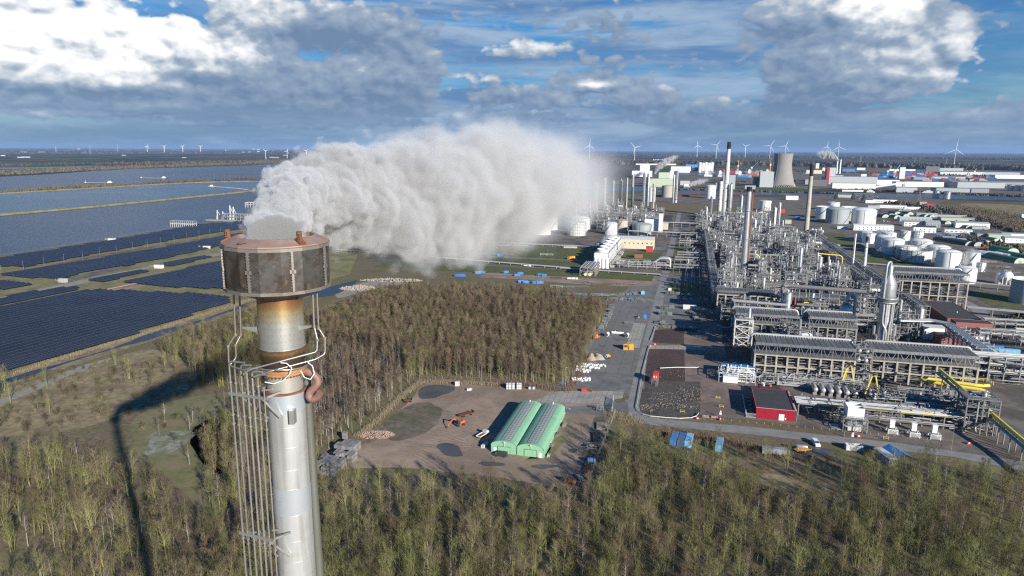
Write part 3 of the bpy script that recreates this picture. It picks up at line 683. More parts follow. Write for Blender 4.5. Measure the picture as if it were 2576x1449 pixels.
 zn=zat(738);m2=MB();m2.lathe([(Rn*1.015,zn1-0.05),(Rn*1.015,zn1),(Rn,zn1),(Rn*0.985,zn)],48);part(m2,'neck',m_neck)
 zd0,zd1=zat(717),zat(611);Rd=258/2*mpx(660)
 m2=MB();m2.lathe([(Rn*0.97,zn-0.15),(Rn*1.0,zn),(Rn*1.35,zn+0.10),(Rd*0.82,zd0-0.10),(Rd*0.84,zd0),(Rd*0.6,zd0+0.05)],48);part(m2,'bowl',plain('bowl_steel',(0.36,0.30,0.24),0.5,0.6,0.25,1.4,dirt=(0.12,0.08,0.05,0.6)))
 NS=16;prof=[(Rd*0.985,zd0+0.03),(Rd,zd1)];m2=MB();m2.lathe(prof,NS,a0=R(-22),a1=R(338));m2.lathe([(Rd*0.95,zd1),(Rd*0.95,zd0+0.02)],NS);part(m2,'mesh_screen',m_scr,False)
 for z0_,z1_,nm_ in((zd0-0.05,zd0+0.09,'lower_ring'),(zd1-0.11,zd1+0.03,'upper_ring')):
  m2=MB();m2.lathe([(Rd*0.94,z0_),(Rd*1.012,z0_),(Rd*1.016,z1_),(Rd*0.94,z1_)],NS,a0=R(-22),a1=R(338));part(m2,nm_,m_strap,False)
 for k in range(8):
  a_=R(-22+45*k+11);c,s_=math.cos(a_),math.sin(a_);m2=MB()
  for z0_,z1_,hw in((zd0+0.09,zd1-0.11,0.045),((zd0+zd1)/2-0.08,(zd0+zd1)/2+0.08,0.13)):
   r0,r1=Rd*0.992,Rd*1.02
   pts=[(r*c-o*s_,r*s_+o*c)for r,o in((r0,-hw),(r1,-hw),(r1,hw),(r0,hw))];m2.prism(pts,z0_,z1_)
  for j in range(14):
   z=zd0+0.15+j*(zd1-zd0-0.3)/13
   for o in(-0.07,0.07):m2.box(Rd*1.0*c-o*s_-0.02,Rd*1.0*s_+o*c-0.02,z-0.02,Rd*1.0*c-o*s_+0.02,Rd*1.0*s_+o*c+0.02,z+0.02)
  part(m2,'screen_strap',m_strap,False)
 zl=zd1+0.05;m2=MB();m2.lathe([(Rd*0.96,zl-0.05),(Rd*1.0,zl),(Rd*1.0,zl+0.05),(Rd*0.76,zl+0.30),(Rd*0.72,zl+0.30),(Rd*0.70,zl-0.5)],NS,a0=R(-22),a1=R(338));lid=part(m2,'lid',m_lid,False)
 m2=MB();a_=R(-100);m2.lathe([(0.13,0),(0.16,0.02),(0.19,0.0)],20,Rd*0.89*math.cos(R(-112)),Rd*0.89*math.sin(R(-112)),zl+0.19);part(m2,'hatch_ring',m_rust,True,lid)
 for a_ in(R(-160),R(-42)):
  m2=MB();c,s_=math.cos(a_),math.sin(a_)
  m2.tube((Rd*.86*c,Rd*.86*s_,zl+0.1),(Rd*.86*c,Rd*.86*s_,zl+0.62),0.125,10)
  m2.bar((Rd*.98*c,Rd*.98*s_,zl+0.10),(Rd*.80*c,Rd*.80*s_,zl+0.30),0.30,h=0.07)
  lg=part(m2,'lifting_lug',m_rust,False)
  for i in range(3):
   for j in range(2):m2=MB();m2.box(Rd*.86*c-0.06+0.09*j-0.02,Rd*.86*s_-0.135,zl+0.28+0.10*i-0.02,Rd*.86*c-0.06+0.09*j+0.02,Rd*.86*s_-0.115,zl+0.28+0.10*i+0.02);part(m2,'lug_hole',M['black'],False,lg)
 for yy,side in((640,-1),(640,1),(862,-1),(862,1)):
  pass
 m_br=plain('bracket_steel',(0.34,0.33,0.305),0.45,0.5,0.2,2.0,rand=0.1,dirt=(0.3,0.18,0.1,0.4))
 def gus(y,xa,xb,yy=-0.3):
  z=zat(y);m2=MB();x0_,x1_=xat(xa,y),xat(xb,y)
  m2.add([(x0_,yy,z+0.10),(x1_,yy,z+0.10),(x1_,yy,z+0.02),(x0_,yy,z-0.18),(x0_,yy+0.12,z+0.10),(x1_,yy+0.12,z+0.10),(x1_,yy+0.12,z+0.02),(x0_,yy+0.12,z-0.18)],[(0,1,2,3),(7,6,5,4),(0,4,5,1),(1,5,6,2),(2,6,7,3),(3,7,4,0)])
  part(m2,'bracket',m_br,False)
 gus(824,657,617);gus(820,748,788);gus(741,655,615);gus(741,750,785)
 mp=plain('gas_pipe_steel',(0.36,0.345,0.32),0.35,0.6,0.2,2.0,rand=0.15,dirt=(0.35,0.22,0.12,0.4))
 def pt(x,y,dy):return(xat(x,y),dy,zat(y))
 pr=0.040
 loops=[[(598,716,-.5),(604,835,-.5),(588,862,-.6),(590,905,-.6),(600,911,-.7),(640,912,-1.1),(668,905,-1.2)],
   [(606,716,-.2),(611,840,-.2),(602,862,-.4),(604,893,-.4),(592,910,-.6)],
   [(789,712,-.2),(794,818,-.2),(804,850,-.3),(804,878,-.4),(720,893,-1.05),(655,908,-1.25),(640,920,-1.25)],
   [(796,712,0),(802,825,0),(818,850,0),(820,888,-.1),(800,897,-.4),(705,912,-1.25),(665,925,-1.3)]]
 for lp in loops:
  m2=MB();m2.path([pt(*q)for q in lp],pr,10);part(m2,'gas_pipe',mp)
  for q in lp[1:3]:
   m2=MB();c=pt(*q);m2.tube((c[0],c[1],c[2]-0.05),(c[0],c[1],c[2]+0.05),pr*1.7,10);part(m2,'pipe_joint',m_strap)
 m2=MB();m2.path([(Rf*1.12*math.cos(a),Rf*1.12*math.sin(a),zat(912)+0.03*math.sin(a*3))for a in[R(200+i*12)for i in range(22)]],0.04,8);part(m2,'hoop_pipe',mp)
 xs=[597,612,629,645,660,675,692]
 tops=[(592,905),(616,905),(634,910),(648,916),(662,922),(676,928),(690,950)]
 for i,x in enumerate(xs):
  dx=xat(x,975);dy=-0.62-0.10*i if i<6 else-1.30
  tx,ty=tops[i];m2=MB()
  ztop=zat(ty);pts=[(dx,dy,40),(dx,dy,zat(960)),(dx,dy,ztop)]
  if i<6:pts+=[(dx+0.10,dy-0.05,ztop+0.12),(dx+0.55,dy-0.2,ztop+0.15)]
  m2.path(pts,0.046 if i<6 else 0.032,10);v=part(m2,'supply_pipe',plain('supply_pipe_steel',(0.31,0.295,0.27),0.45,0.5,0.25,1.0,rand=0.2,streak=0.2)if i==0 else bpy.data.materials['supply_pipe_steel'])
  for yy in(950,1030,1052,1335,1345):z=zat(yy);m2=MB();m2.tube((dx,dy,z-0.03),(dx,dy,z+0.03),0.085,8);part(m2,'pipe_clamp',m_strap,False,v)
  for j in range(10):z=zat(1100)-1.1*j;m2=MB();m2.tube((dx,dy,z-0.02),(dx,dy,z+0.02),0.060,8);part(m2,'pipe_joint',m_strap,False,v)
 for yy in(978,1322):
  z=zat(yy);x0_,x1_=xat(592 if yy<1000 else 618,yy),xat(700 if yy<1000 else 716,yy);m2=MB()
  m2.bar((x0_,-0.62,z),(x1_,-1.32,z),0.07,h=0.13);m2.bar((x0_+0.25,-0.70,z),(-0.35,-0.75,z+0.25),0.07);m2.bar((x1_-0.15,-1.22,z),(0.15,-0.95,z+0.22),0.09)
  m2.bar((x0_+0.5,-0.72,z-0.05),(-0.55,-0.85,z-1.1),0.06);m2.bar((x1_-0.25,-1.22,z-0.05),(0.05,-1.0,z-1.0),0.08)
  part(m2,'pipe_bracket',m_br,False)
 m2=MB();c=[(765,930),(785,935),(800,945),(805,958),(795,972),(785,980),(783,992),(792,999),(805,992),(812,980)]
 m2.path([pt(x,y,-0.1-0.03*i)for i,(x,y)in enumerate(c)],0.175,12);part(m2,'expansion_bend',plain('rusty_brown_pipe',(0.26,0.14,0.11),0.65,0.25,0.25,2.0,dirt=(0.4,0.3,0.24,0.5)))
 m2=MB();m2.path([pt(x,y,-1.15-0.0*i)for i,(x,y)in enumerate([(690,940),(712,944),(735,936),(750,920),(755,905),(742,894),(728,893)])],0.022,6);part(m2,'hose',M['white'])
 m2=MB();m2.path([pt(x,y,-0.5)for(x,y)in[(765,922),(775,940),(790,945),(800,930),(795,912),(780,900)]],0.022,6);part(m2,'hose',M['white'])
 m2=MB();z=zat(1030);m2.box(xat(752,1030)-0.11,-1.0,z-0.32,xat(752,1030)+0.11,-0.62,z+0.32);part(m2,'plate',m_br,False)
build_stack()
# ------------------------------------------------------------ trees
def bark(name,c,c2,var=0.42):
 m,nt,b=nm(name);oi=nt.nodes.new('ShaderNodeObjectInfo');p=wpos(nt)
 r=X(nt,oi.outputs['Random']);
 n=noise(nt,p,0.045,4,.6);k=noise(nt,p,0.35,3,.6)
 col=mixc(nt,(n*0.55+k*0.45).smooth(0.33,0.66),c,c2)
 col=mixc(nt,r.smooth(0.70,0.97)*0.5,col,(0.15,0.085,0.065));q=(r*7.31)._m('FRACT');f=q*(2*var)+(1-var)
 nt.links.new(mixc(nt,1.0,col,xyz(nt,f,f,f),'MULTIPLY'),b.inputs['Base Color']);b.inputs['Roughness'].default_value=0.9;b.inputs['Specular IOR Level'].default_value=0.1
 return m
T_OLIVE=bark('mossy_bark',(0.22,0.205,0.10),(0.27,0.285,0.09))
T_OLIVE_TW=bark('olive_twigs',(0.16,0.130,0.078),(0.175,0.182,0.066))
T_BROWN=bark('brown_bark',(0.20,0.17,0.11),(0.23,0.205,0.12))
T_BROWN_TW=bark('brown_twigs',(0.16,0.115,0.08),(0.175,0.14,0.09))
T_BIRCH=bark('birch_bark',(0.33,0.30,0.27),(0.50,0.47,0.43),0.2)
T_BIRCH_TW=bark('purple_birch_twigs',(0.085,0.052,0.046),(0.105,0.066,0.054))
T_BUSH_TW=bark('bush_twigs',(0.075,0.062,0.035),(0.115,0.10,0.045))
def grow(seed,h,spread,stems,nbr,ntw,lean=0.10,tw=0.045,twl=1.3,base=0.28,droop=0.0,trunk_r=0.13):
 """one bare tree: (wood, twigs) as solids round the origin"""
 r=random.Random(seed);wood=MB();twg=MB()
 tips=[]
 for s in range(stems):
  a=r.uniform(0,6.28);ln=r.uniform(0.3,1.0)*lean*h if stems>1 else r.uniform(0,0.5)*lean*h
  b0=Vector((math.cos(a),math.sin(a),0))*(0.35 if stems>1 else 0);top=b0+Vector((math.cos(a)*ln,math.sin(a)*ln,h*r.uniform(0.82,1.0)))
  pts=[]
  for i in range(6):
   t=i/5;q=b0.lerp(top,t)+Vector((r.uniform(-1,1),r.uniform(-1,1),0))*(0.035*h*t*(1-t)*2.2);pts.append(q)
  rr=trunk_r*(0.75 if stems>1 else 1.0)*r.uniform(0.8,1.15)
  for i in range(5):wood.tube(pts[i],pts[i+1],rr*(1-i/5.6),5,r2=rr*(1-(i+1)/5.6),cap=False)
  def at(t):
   k=min(4,int(t*5));return pts[k].lerp(pts[k+1],t*5-k)
  for j in range(nbr//stems):
   t=base+(0.97-base)*(j+r.random())/(nbr//stems);p=at(t)
   a2=r.uniform(0,6.28);up=r.uniform(0.65,1.5)-droop*0.5;L_=spread*(1.05-t*0.75)*r.uniform(0.55,1.1)
   d=Vector((math.cos(a2),math.sin(a2),up)).normalized();q=p+d*L_;q2=q+Vector((d.x*0.6,d.y*0.6,0.75-droop)).normalized()*L_*0.6
   w=0.045*(1.2-t);wood.tube(p,q,w,3,r2=w*0.6,cap=False);wood.tube(q,q2,w*0.6,3,r2=w*0.25,cap=False)
   tips+=[(p.lerp(q,0.55),d),(q,d),(q.lerp(q2,0.5),d),(q2,d)]
  tips+=[(top,Vector((0,0,1)))]*3
 for i in range(ntw):
  p,d=tips[r.randrange(len(tips))]
  a=r.uniform(0,6.28);e=Vector((math.cos(a)*0.8,math.sin(a)*0.8,r.uniform(0.1,1.3)-droop)).normalized()
  e=(e+d*0.7).normalized();l=twl*r.uniform(0.5,1.25);s=e.orthogonal().normalized();ang=r.uniform(0,6.28)
  s=(s*math.cos(ang)+e.cross(s)*math.sin(ang))*(tw*r.uniform(0.6,1.2)/2)
  o=p+Vector((r.gauss(0,.18),r.gauss(0,.18),r.gauss(0,.18)));k=o+e*l
  twg.add([tuple(o-s),tuple(o+s),tuple(k)],[(0,1,2)])
 return wood,twg
PROTO=[]
def proto(kind,seed,wood_m,tw_m,**kw):
 wood,twg=grow(seed,**kw);root=thing('bare_tree' if kind!='birch' else 'birch_tree','x','tree')
 wood.build('trunk',wood_m,root);twg.build('crown',tw_m,root);PROTO.append((root,kind));return root
for s in range(4):proto('olive',100+s,T_OLIVE,T_OLIVE_TW,h=11.5+s*0.8,spread=2.6,stems=(3,1,4,2)[s],nbr=44,ntw=620,lean=0.13,trunk_r=0.12)
for s in range(3):proto('brown',200+s,T_BROWN,T_BROWN_TW,h=12.5+s,spread=2.3,stems=(1,2,1)[s],nbr=40,ntw=700,lean=0.06,trunk_r=0.13,base=0.40)
for s in range(3):proto('birch',300+s,T_BIRCH,T_BIRCH_TW,h=12+s*1.3,spread=1.9,stems=1,nbr=34,ntw=420,lean=0.05,trunk_r=0.11,droop=0.25,tw=0.035,base=0.35)
for s in range(2):proto('big',400+s,T_OLIVE,T_BROWN_TW,h=14+s*1.5,spread=4.2,stems=(2,3)[s],nbr=60,ntw=1000,lean=0.18,trunk_r=0.20,base=0.22)
for s in range(2):proto('bush',500+s,T_BROWN,T_BUSH_TW,h=3.4+s,spread=1.5,stems=5,nbr=40,ntw=420,lean=0.35,trunk_r=0.05,base=0.15,twl=0.9)
def inside(x,y,poly):
 c=False;j=len(poly)-1
 for i in range(len(poly)):
  if(poly[i][1]>y)!=(poly[j][1]>y)and x<(poly[j][0]-poly[i][0])*(y-poly[i][1])/(poly[j][1]-poly[i][1])+poly[i][0]:c=not c
  j=i
 return c
SPOTS=[]
def plant(px,spacing,mix,zone,seed,scale=(0.62,1.12),holes=()):
 r=random.Random(seed);poly=[G(*q)for q in px];hol=[[G(*q)for q in h]for h in holes]
 x0,x1=min(p[0]for p in poly),max(p[0]for p in poly);y0,y1=min(p[1]for p in poly),max(p[1]for p in poly)
 ny=int((y1-y0)/spacing)+1;nx=int((x1-x0)/spacing)+1
 tot=sum(mix.values())
 for i in range(nx):
  for j in range(ny):
   x=x0+(i+r.random())*spacing;y=y0+(j+r.random())*spacing
   cl=math.sin(x*0.071+y*0.043+seed)+math.sin(x*0.031-y*0.087+seed*2.1)
   if not inside(x,y,poly)or any(inside(x,y,h)for h in hol)or r.random()<0.10+0.16*max(0,cl):continue
   if abs(x)>y*0.80+14:continue
   k=r.random()*tot
   for kind,wt in mix.items():
    k-=wt
    if k<0:break
   SPOTS.append((x,y,kind,r.uniform(*scale),r.uniform(0,6.28),zone))
plant([(800,1238),(1000,1232),(1200,1256),(1380,1282),(1478,1296),(1505,1240),(1535,1150),(1570,1112),(1640,1122),(1690,1170),(1790,1185),(1850,1225),(1960,1260),(2080,1300),(2170,1290),(2110,1230),(2160,1205),(2260,1200),(2330,1195),(2420,1200),(2620,1250),(2900,1300),(2900,1700),(500,1700),(560,1345),(790,1250)],3.3,{'olive':62,'bush':22,'birch':9,'big':5,'brown':6},'near',1)
plant([(1870,1185),(1930,1180),(1990,1190),(2060,1205),(2040,1222),(1950,1200)],4.0,{'olive':50,'bush':50},'near',11,(0.6,0.9))
plant([(835,808),(960,752),(1040,745),(1300,752),(1512,782),(1522,805),(1490,872),(1452,962),(1428,972),(1050,952),(1020,975),(1010,905),(860,895),(790,900),(790,830)],3.1,{'brown':80,'olive':20},'upper',2,(0.85,1.12))
plant([(790,905),(860,898),(1005,910),(1015,985),(975,1020),(920,1062),(850,1120),(800,1150),(770,1150),(770,950)],3.4,{'birch':60,'brown':30,'bush':20},'birch',3,(0.8,1.05))
plant([(600,815),(650,790),(800,790),(800,900),(780,985),(620,985),(560,990),(500,960),(470,920),(430,905),(400,895),(440,868)],3.6,{'olive':60,'brown':35,'bush':20},'shadow',4,(0.75,1.05))
plant([(610,1050),(700,1020),(790,1000),(800,1150),(790,1240),(600,1340),(545,1310),(500,1190),(525,1100),(570,1065)],3.4,{'olive':45,'birch':25,'brown':20,'bush':25},'strip',5,(0.8,1.05))
plant([(-160,1170),(0,1175),(120,1150),(250,1165),(320,1180),(400,1250),(470,1330),(520,1370),(620,1380),(620,1700),(-500,1700),(-500,1200)],4.0,{'olive':24,'big':36,'birch':14,'bush':40},'left',6,(0.6,1.0),holes=[[(-60,1395),(60,1390),(180,1398),(250,1415),(180,1450),(40,1475),(-60,1475)]])
plant([(1650,1098),(1800,1112),(1950,1150),(2090,1158),(2200,1178),(2170,1215),(2000,1190),(1860,1170),(1700,1150)],4.6,{'bush':80,'olive':25},'near',12,(0.5,0.85))
plant([(20,960),(330,900),(420,905),(500,985),(420,1010),(330,1050),(120,1090),(-60,1100),(-60,1000)],7.0,{'bush':75,'olive':12},'heath',7,(0.6,1.1))
plant([(330,1070),(600,1000),(600,1060),(470,1110),(480,1200),(400,1140)],7.0,{'bush':50,'birch':30},'heath',8,(0.6,0.9))
SPOTS.sort(key=lambda s:s[0]**2+s[1]**2)
def in_view(s):
 x,y=s[0],s[1];dz=5-CAM_H;w=y*cp-dz*sp;v=724.5-FPX*((y*sp+dz*cp)/w);u=x/w*FPX+1288
 return-10<u<2586 and v<1449
ZONE={'near':('olive-green bare tree in the wood below the muddy yard and the road','bare trees of the near wood'),
  'upper':('brown bare tree in the square wood behind the muddy yard','bare trees of the square wood'),
  'birch':('slim tree in the purple birch corner beside the muddy yard','trees of the birch corner'),
  'strip':('bare tree in the strip of wood round the foot of the steel stack','bare trees round the stack'),
  'left':('crooked bare tree in the wood that the stack throws its shadow on','bare trees in the stack shadow wood'),
  'shadow':('bare tree between the solar field ditch and the steel stack','bare trees beside the ditch'),
  'heath':('lone bush or sapling on the open heath near the gravel path','lone bushes on the heath')}
KN={'olive':'many-stemmed mossy','brown':'straight brown','birch':'white-stemmed','big':'wide-crowned','bush':'low twiggy'}
PK={}
for root,k in PROTO:PK.setdefault(k,[]).append(root)
def place_trees():
 vis=[s for s in SPOTS if in_view(s)];front=vis[:300];fs=set(map(id,front));used=set();r=random.Random(5)
 for(x,y,kind,sc_,rot,zone)in front:
  root=r.choice(PK[kind]);lb,gr=ZONE[zone];lb=KN[kind]+' '+lb
  gr=KN[kind]+' '+gr
  if root.name not in used:
   used.add(root.name);o=root;o.location=(x,y,0);o.rotation_euler=(0,0,rot);o.scale=(sc_,)*3;tag(o,lb,'tree',gr)
  else:dup(root,(x,y,0),rot,lb,gr,sc_)
 for root,k in PROTO:
  if root.name not in used:
   for s in vis[300:]:
    if s[2]==k:break
   root.location=(s[0],s[1],0);root.scale=(s[3],)*3;tag(root,KN[k]+' '+ZONE[s[5]][0],'tree',KN[k]+' '+ZONE[s[5]][1])
 rest=[s for s in SPOTS if id(s)not in fs]
 kinds=[root for root,k in PROTO];idx=[]
 for s in rest:idx.append(kinds.index(r.choice(PK[s[2]])))
 me=bpy.data.meshes.new('woodland');me.from_pydata([(s[0],s[1],0)for s in rest],[],[])
 for nm_,typ,vals in(('pick','INT',idx),('turn','FLOAT',[s[4]for s in rest]),('size','FLOAT',[s[3]for s in rest])):
  at=me.attributes.new(nm_,typ,'POINT');at.data.foreach_set('value',vals)
 for mm in(T_OLIVE,T_OLIVE_TW,T_BROWN,T_BROWN_TW,T_BIRCH,T_BIRCH_TW,T_BUSH_TW):me.materials.append(mm)
 o=bpy.data.objects.new('woodland',me);COL.objects.link(o);tag(o,'leafless winter woods round the stack and the yard','woodland',None,'stuff')
 ng=bpy.data.node_groups.new('scatter','GeometryNodeTree');ng.interface.new_socket('Geometry',in_out='INPUT',socket_type='NodeSocketGeometry');ng.interface.new_socket('Geometry',in_out='OUTPUT',socket_type='NodeSocketGeometry')
 N=ng.nodes;gi=N.new('NodeGroupInput');go=N.new('NodeGroupOutput');ip=N.new('GeometryNodeInstanceOnPoints');ip.inputs['Pick Instance'].default_value=True
 jn=N.new('GeometryNodeJoinGeometry');
 def attr(n_,t):
  a=N.new('GeometryNodeInputNamedAttribute');a.data_type=t;a.inputs[0].default_value=n_;return a.outputs[0]
 geos=[]
 for root in kinds:
  j2=N.new('GeometryNodeJoinGeometry')
  for ch in KIDS[root.name]:
   oi=N.new('GeometryNodeObjectInfo');oi.inputs['Object'].default_value=ch;oi.transform_space='ORIGINAL';ng.links.new(oi.outputs['Geometry'],j2.inputs[0])
  g=N.new('GeometryNodeGeometryToInstance');ng.links.new(j2.outputs[0],g.inputs[0]);geos.append(g)
 for g in reversed(geos):ng.links.new(g.outputs[0],jn.inputs[0])
 ng.links.new(gi.outputs[0],ip.inputs['Points']);ng.links.new(jn.outputs[0],ip.inputs['Instance'])
 ng.links.new(attr('pick','INT'),ip.inputs['Instance Index'])
 cx=N.new('ShaderNodeCombineXYZ');ng.links.new(attr('turn','FLOAT'),cx.inputs[2]);ng.links.new(cx.outputs[0],ip.inputs['Rotation'])
 ng.links.new(attr('size','FLOAT'),ip.inputs['Scale']);ng.links.new(ip.outputs[0],go.inputs[0])
 md=o.modifiers.new('scatter','NODES');md.node_group=ng
 print('trees',len(SPOTS),'visible',len(vis))
place_trees()
# ------------------------------------------------------------ plant builders (local x = across the plant, y = away)
def T(name,label,cat,e,n,z=0.0,group=None,rz=0.0):
 x,y=W(e,n);return thing(name,label,cat,(x,y,z),RZ+rz,group)
def TP(name,label,cat,px,py,z=0.0,group=None,rz=0.0):
 x,y=G(px,py,z);return thing(name,label,cat,(x,y,z),RZ+rz,group)
def dist(px,py):
 x,y=G(px,py);return y*cp+CAM_H*sp
def mpp(px,py):return dist(px,py)/FPX
def hgt(px,py,ytop):
 """height of something that stands at photo point (px,py) and reaches up to ytop"""
 x,y=G(px,py);lo,hi=0.0,260.0
 for _ in range(40):
  z=(lo+hi)/2;dz=z-CAM_H;w=y*cp-dz*sp;u=x/w;v=(y*sp+dz*cp)/w
  v=v*cr-u*sr
  if 724.5-FPX*v>ytop:lo=z
  else:hi=z
 return lo
PIPES=('pipe','pipe_dull','white_dull','pipe_dull','pipe')
def frame_mb(mb,x0,y0,x1,y1,zs,nx,ny,w=0.35,mi=0,brace=True,r=rnd):
 xs=[x0+(x1-x0)*i/nx for i in range(nx+1)];ys=[y0+(y1-y0)*i/ny for i in range(ny+1)];top=zs[-1]
 for x in xs:
  for y in ys:mb.bar((x,y,0),(x,y,top),w,mi)
 for z in zs:
  for x in xs:mb.bar((x,y0,z),(x,y1,z),w*0.8,mi)
  for y in ys:mb.bar((x0,y,z),(x1,y,z),w*0.8,mi)
 if brace:
  zz=[0]+list(zs)
  for k in range(len(zz)-1):
   for y in(y0,y1):
    i=r.randrange(nx);mb.bar((xs[i],y,zz[k]),(xs[i+1],y,zz[k+1]),w*0.5,mi)
   for x in(x0,x1):
    i=r.randrange(ny);mb.bar((x,ys[i],zz[k]),(x,ys[i+1],zz[k+1]),w*0.5,mi)
def clutter(mb,x0,y0,x1,y1,z0,z1,n,r,rmin=0.08,rmax=0.28,nm=2):
 """pipework: level runs with drops and rises"""
 for i in range(n):
  z=r.uniform(z0,z1);rr=r.uniform(rmin,rmax)*(1.0 if r.random()<0.8 else 1.7);mi=r.randrange(nm)
  ax=r.random()<0.62
  if ax:
   y=r.uniform(y0,y1);a=r.uniform(x0,x1);b=min(x1,a+r.uniform(2.0,0.7*(x1-x0)));p=[(a,y,z),(b,y,z)]
  else:
   x=r.uniform(x0,x1);a=r.uniform(y0,y1);b=min(y1,a+r.uniform(2.0,0.7*(y1-y0)));p=[(x,a,z),(x,b,z)]
  k=r.random()
  if k<0.4:q=p[-1];p.append((q[0],q[1],r.uniform(z0*0.5,z)))
  elif k<0.62:q=p[0];p.insert(0,(q[0],q[1],min(z1+1.5,z+r.uniform(1.0,3.5))))
  elif k<0.8:
   q=p[-1];p.append((q[0]+(0 if ax else r.uniform(-2,2)),q[1]+(r.uniform(-2,2)if ax else 0),z))
  mb.path(p,rr,5,mi)
def capsule(mb,c,L_,r,axis='x',n=14,mi=0):
 h=L_/2-r*0.5
 prof=[(0.0,-h-r*0.5),(r*0.6,-h-r*0.40),(r*0.9,-h-r*0.2),(r,-h),(r,h),(r*0.9,h+r*0.2),(r*0.6,h+r*0.40),(0.0,h+r*0.5)]
 mb.lathe(prof,n,*c,mi=mi,axis=axis)
def column(e,n,h,r,label,mat='clad',plats=(0.35,0.6,0.85),pipe=True,group=None,z0=0.0,name='process_column'):
 o=T(name,label,'column',e,n,z0,group);m=MB()
 m.lathe([(r*1.05,0),(r*1.05,2.0),(r,2.05),(r,h-r*0.5),(r*0.93,h-r*0.28),(r*0.7,h-r*0.1),(r*0.35,h),(0.0,h)],16);m.build('shell',M[mat],o,smooth=True)
 m=MB()
 k=max(2,int(h/6))
 for i in range(1,k):m.lathe([(r*1.005,h*i/k-0.12),(r*1.02,h*i/k),(r*1.005,h*i/k+0.12)],16)
 m.build('band',M['steel'],o)
 for t in plats:
  z=h*t;R2=r+1.15;m=MB();m.lathe([(r*1.0,z),(R2,z),(R2,z+0.12),(r,z+0.12)],14,a0=0.4,a1=4.9)
  pts=[(R2*math.cos(a),R2*math.sin(a),z+0.12)for a in[0.4+4.5*i/9 for i in range(10)]];m.rail(pts,1.1,0.07,step=2.5);m.build('platform',M['steel'],o)
 m=MB();a=-0.6;m.bar(((r+.35)*math.cos(a),(r+.35)*math.sin(a),1),((r+.35)*math.cos(a),(r+.35)*math.sin(a),h*0.97),0.30,h=0.12);m.build('ladder',M['steel'],o)
 if pipe:
  m=MB();a=rnd.uniform(2.4,5.4);d=r+0.55;rr=max(0.16,r*0.22)
  m.path([(0,0,h-0.2),(0,0,h+rr*2.2),(d*math.cos(a),d*math.sin(a),h+rr*2.2),(d*math.cos(a),d*math.sin(a),h*0.12),(d*1.9*math.cos(a),d*1.9*math.sin(a),h*0.10)],rr,8);m.build('overhead_pipe',M['pipe'],o,smooth=True)
 return o
def stack(e,n,h,r0,r1,label,mat,tip=6.0,extras=True,name='chimney'):
 o=T(name,label,'chimney',e,n);m=MB();m.lathe([(r0,0),(r0+(r1-r0)*0.5,h*0.5),(r1,h-tip)],20);m.build('shaft',M[mat],o,smooth=True)
 m=MB();m.lathe([(r1*1.02,h-tip),(r1*1.02,h),(r1*0.8,h),(r1*0.8,h-2)],20);m.build('sooty_tip',M['black'],o,smooth=True)
 if extras:
  for t in(0.45,0.75):
   z=h*t;R2=r0+(r1-r0)*t+0.9;m=MB();m.lathe([(R2-0.9,z),(R2,z),(R2,z+0.25),(R2-0.9,z+0.25)],16);m.build('ring_platform',M['steel'],o)
  m=MB();m.bar((r0+.2,-r0*.3,0),(r1+.2,-r1*.3,h*0.97),0.35,h=0.2);m.build('ladder',M['steel_dark'],o)
 return o
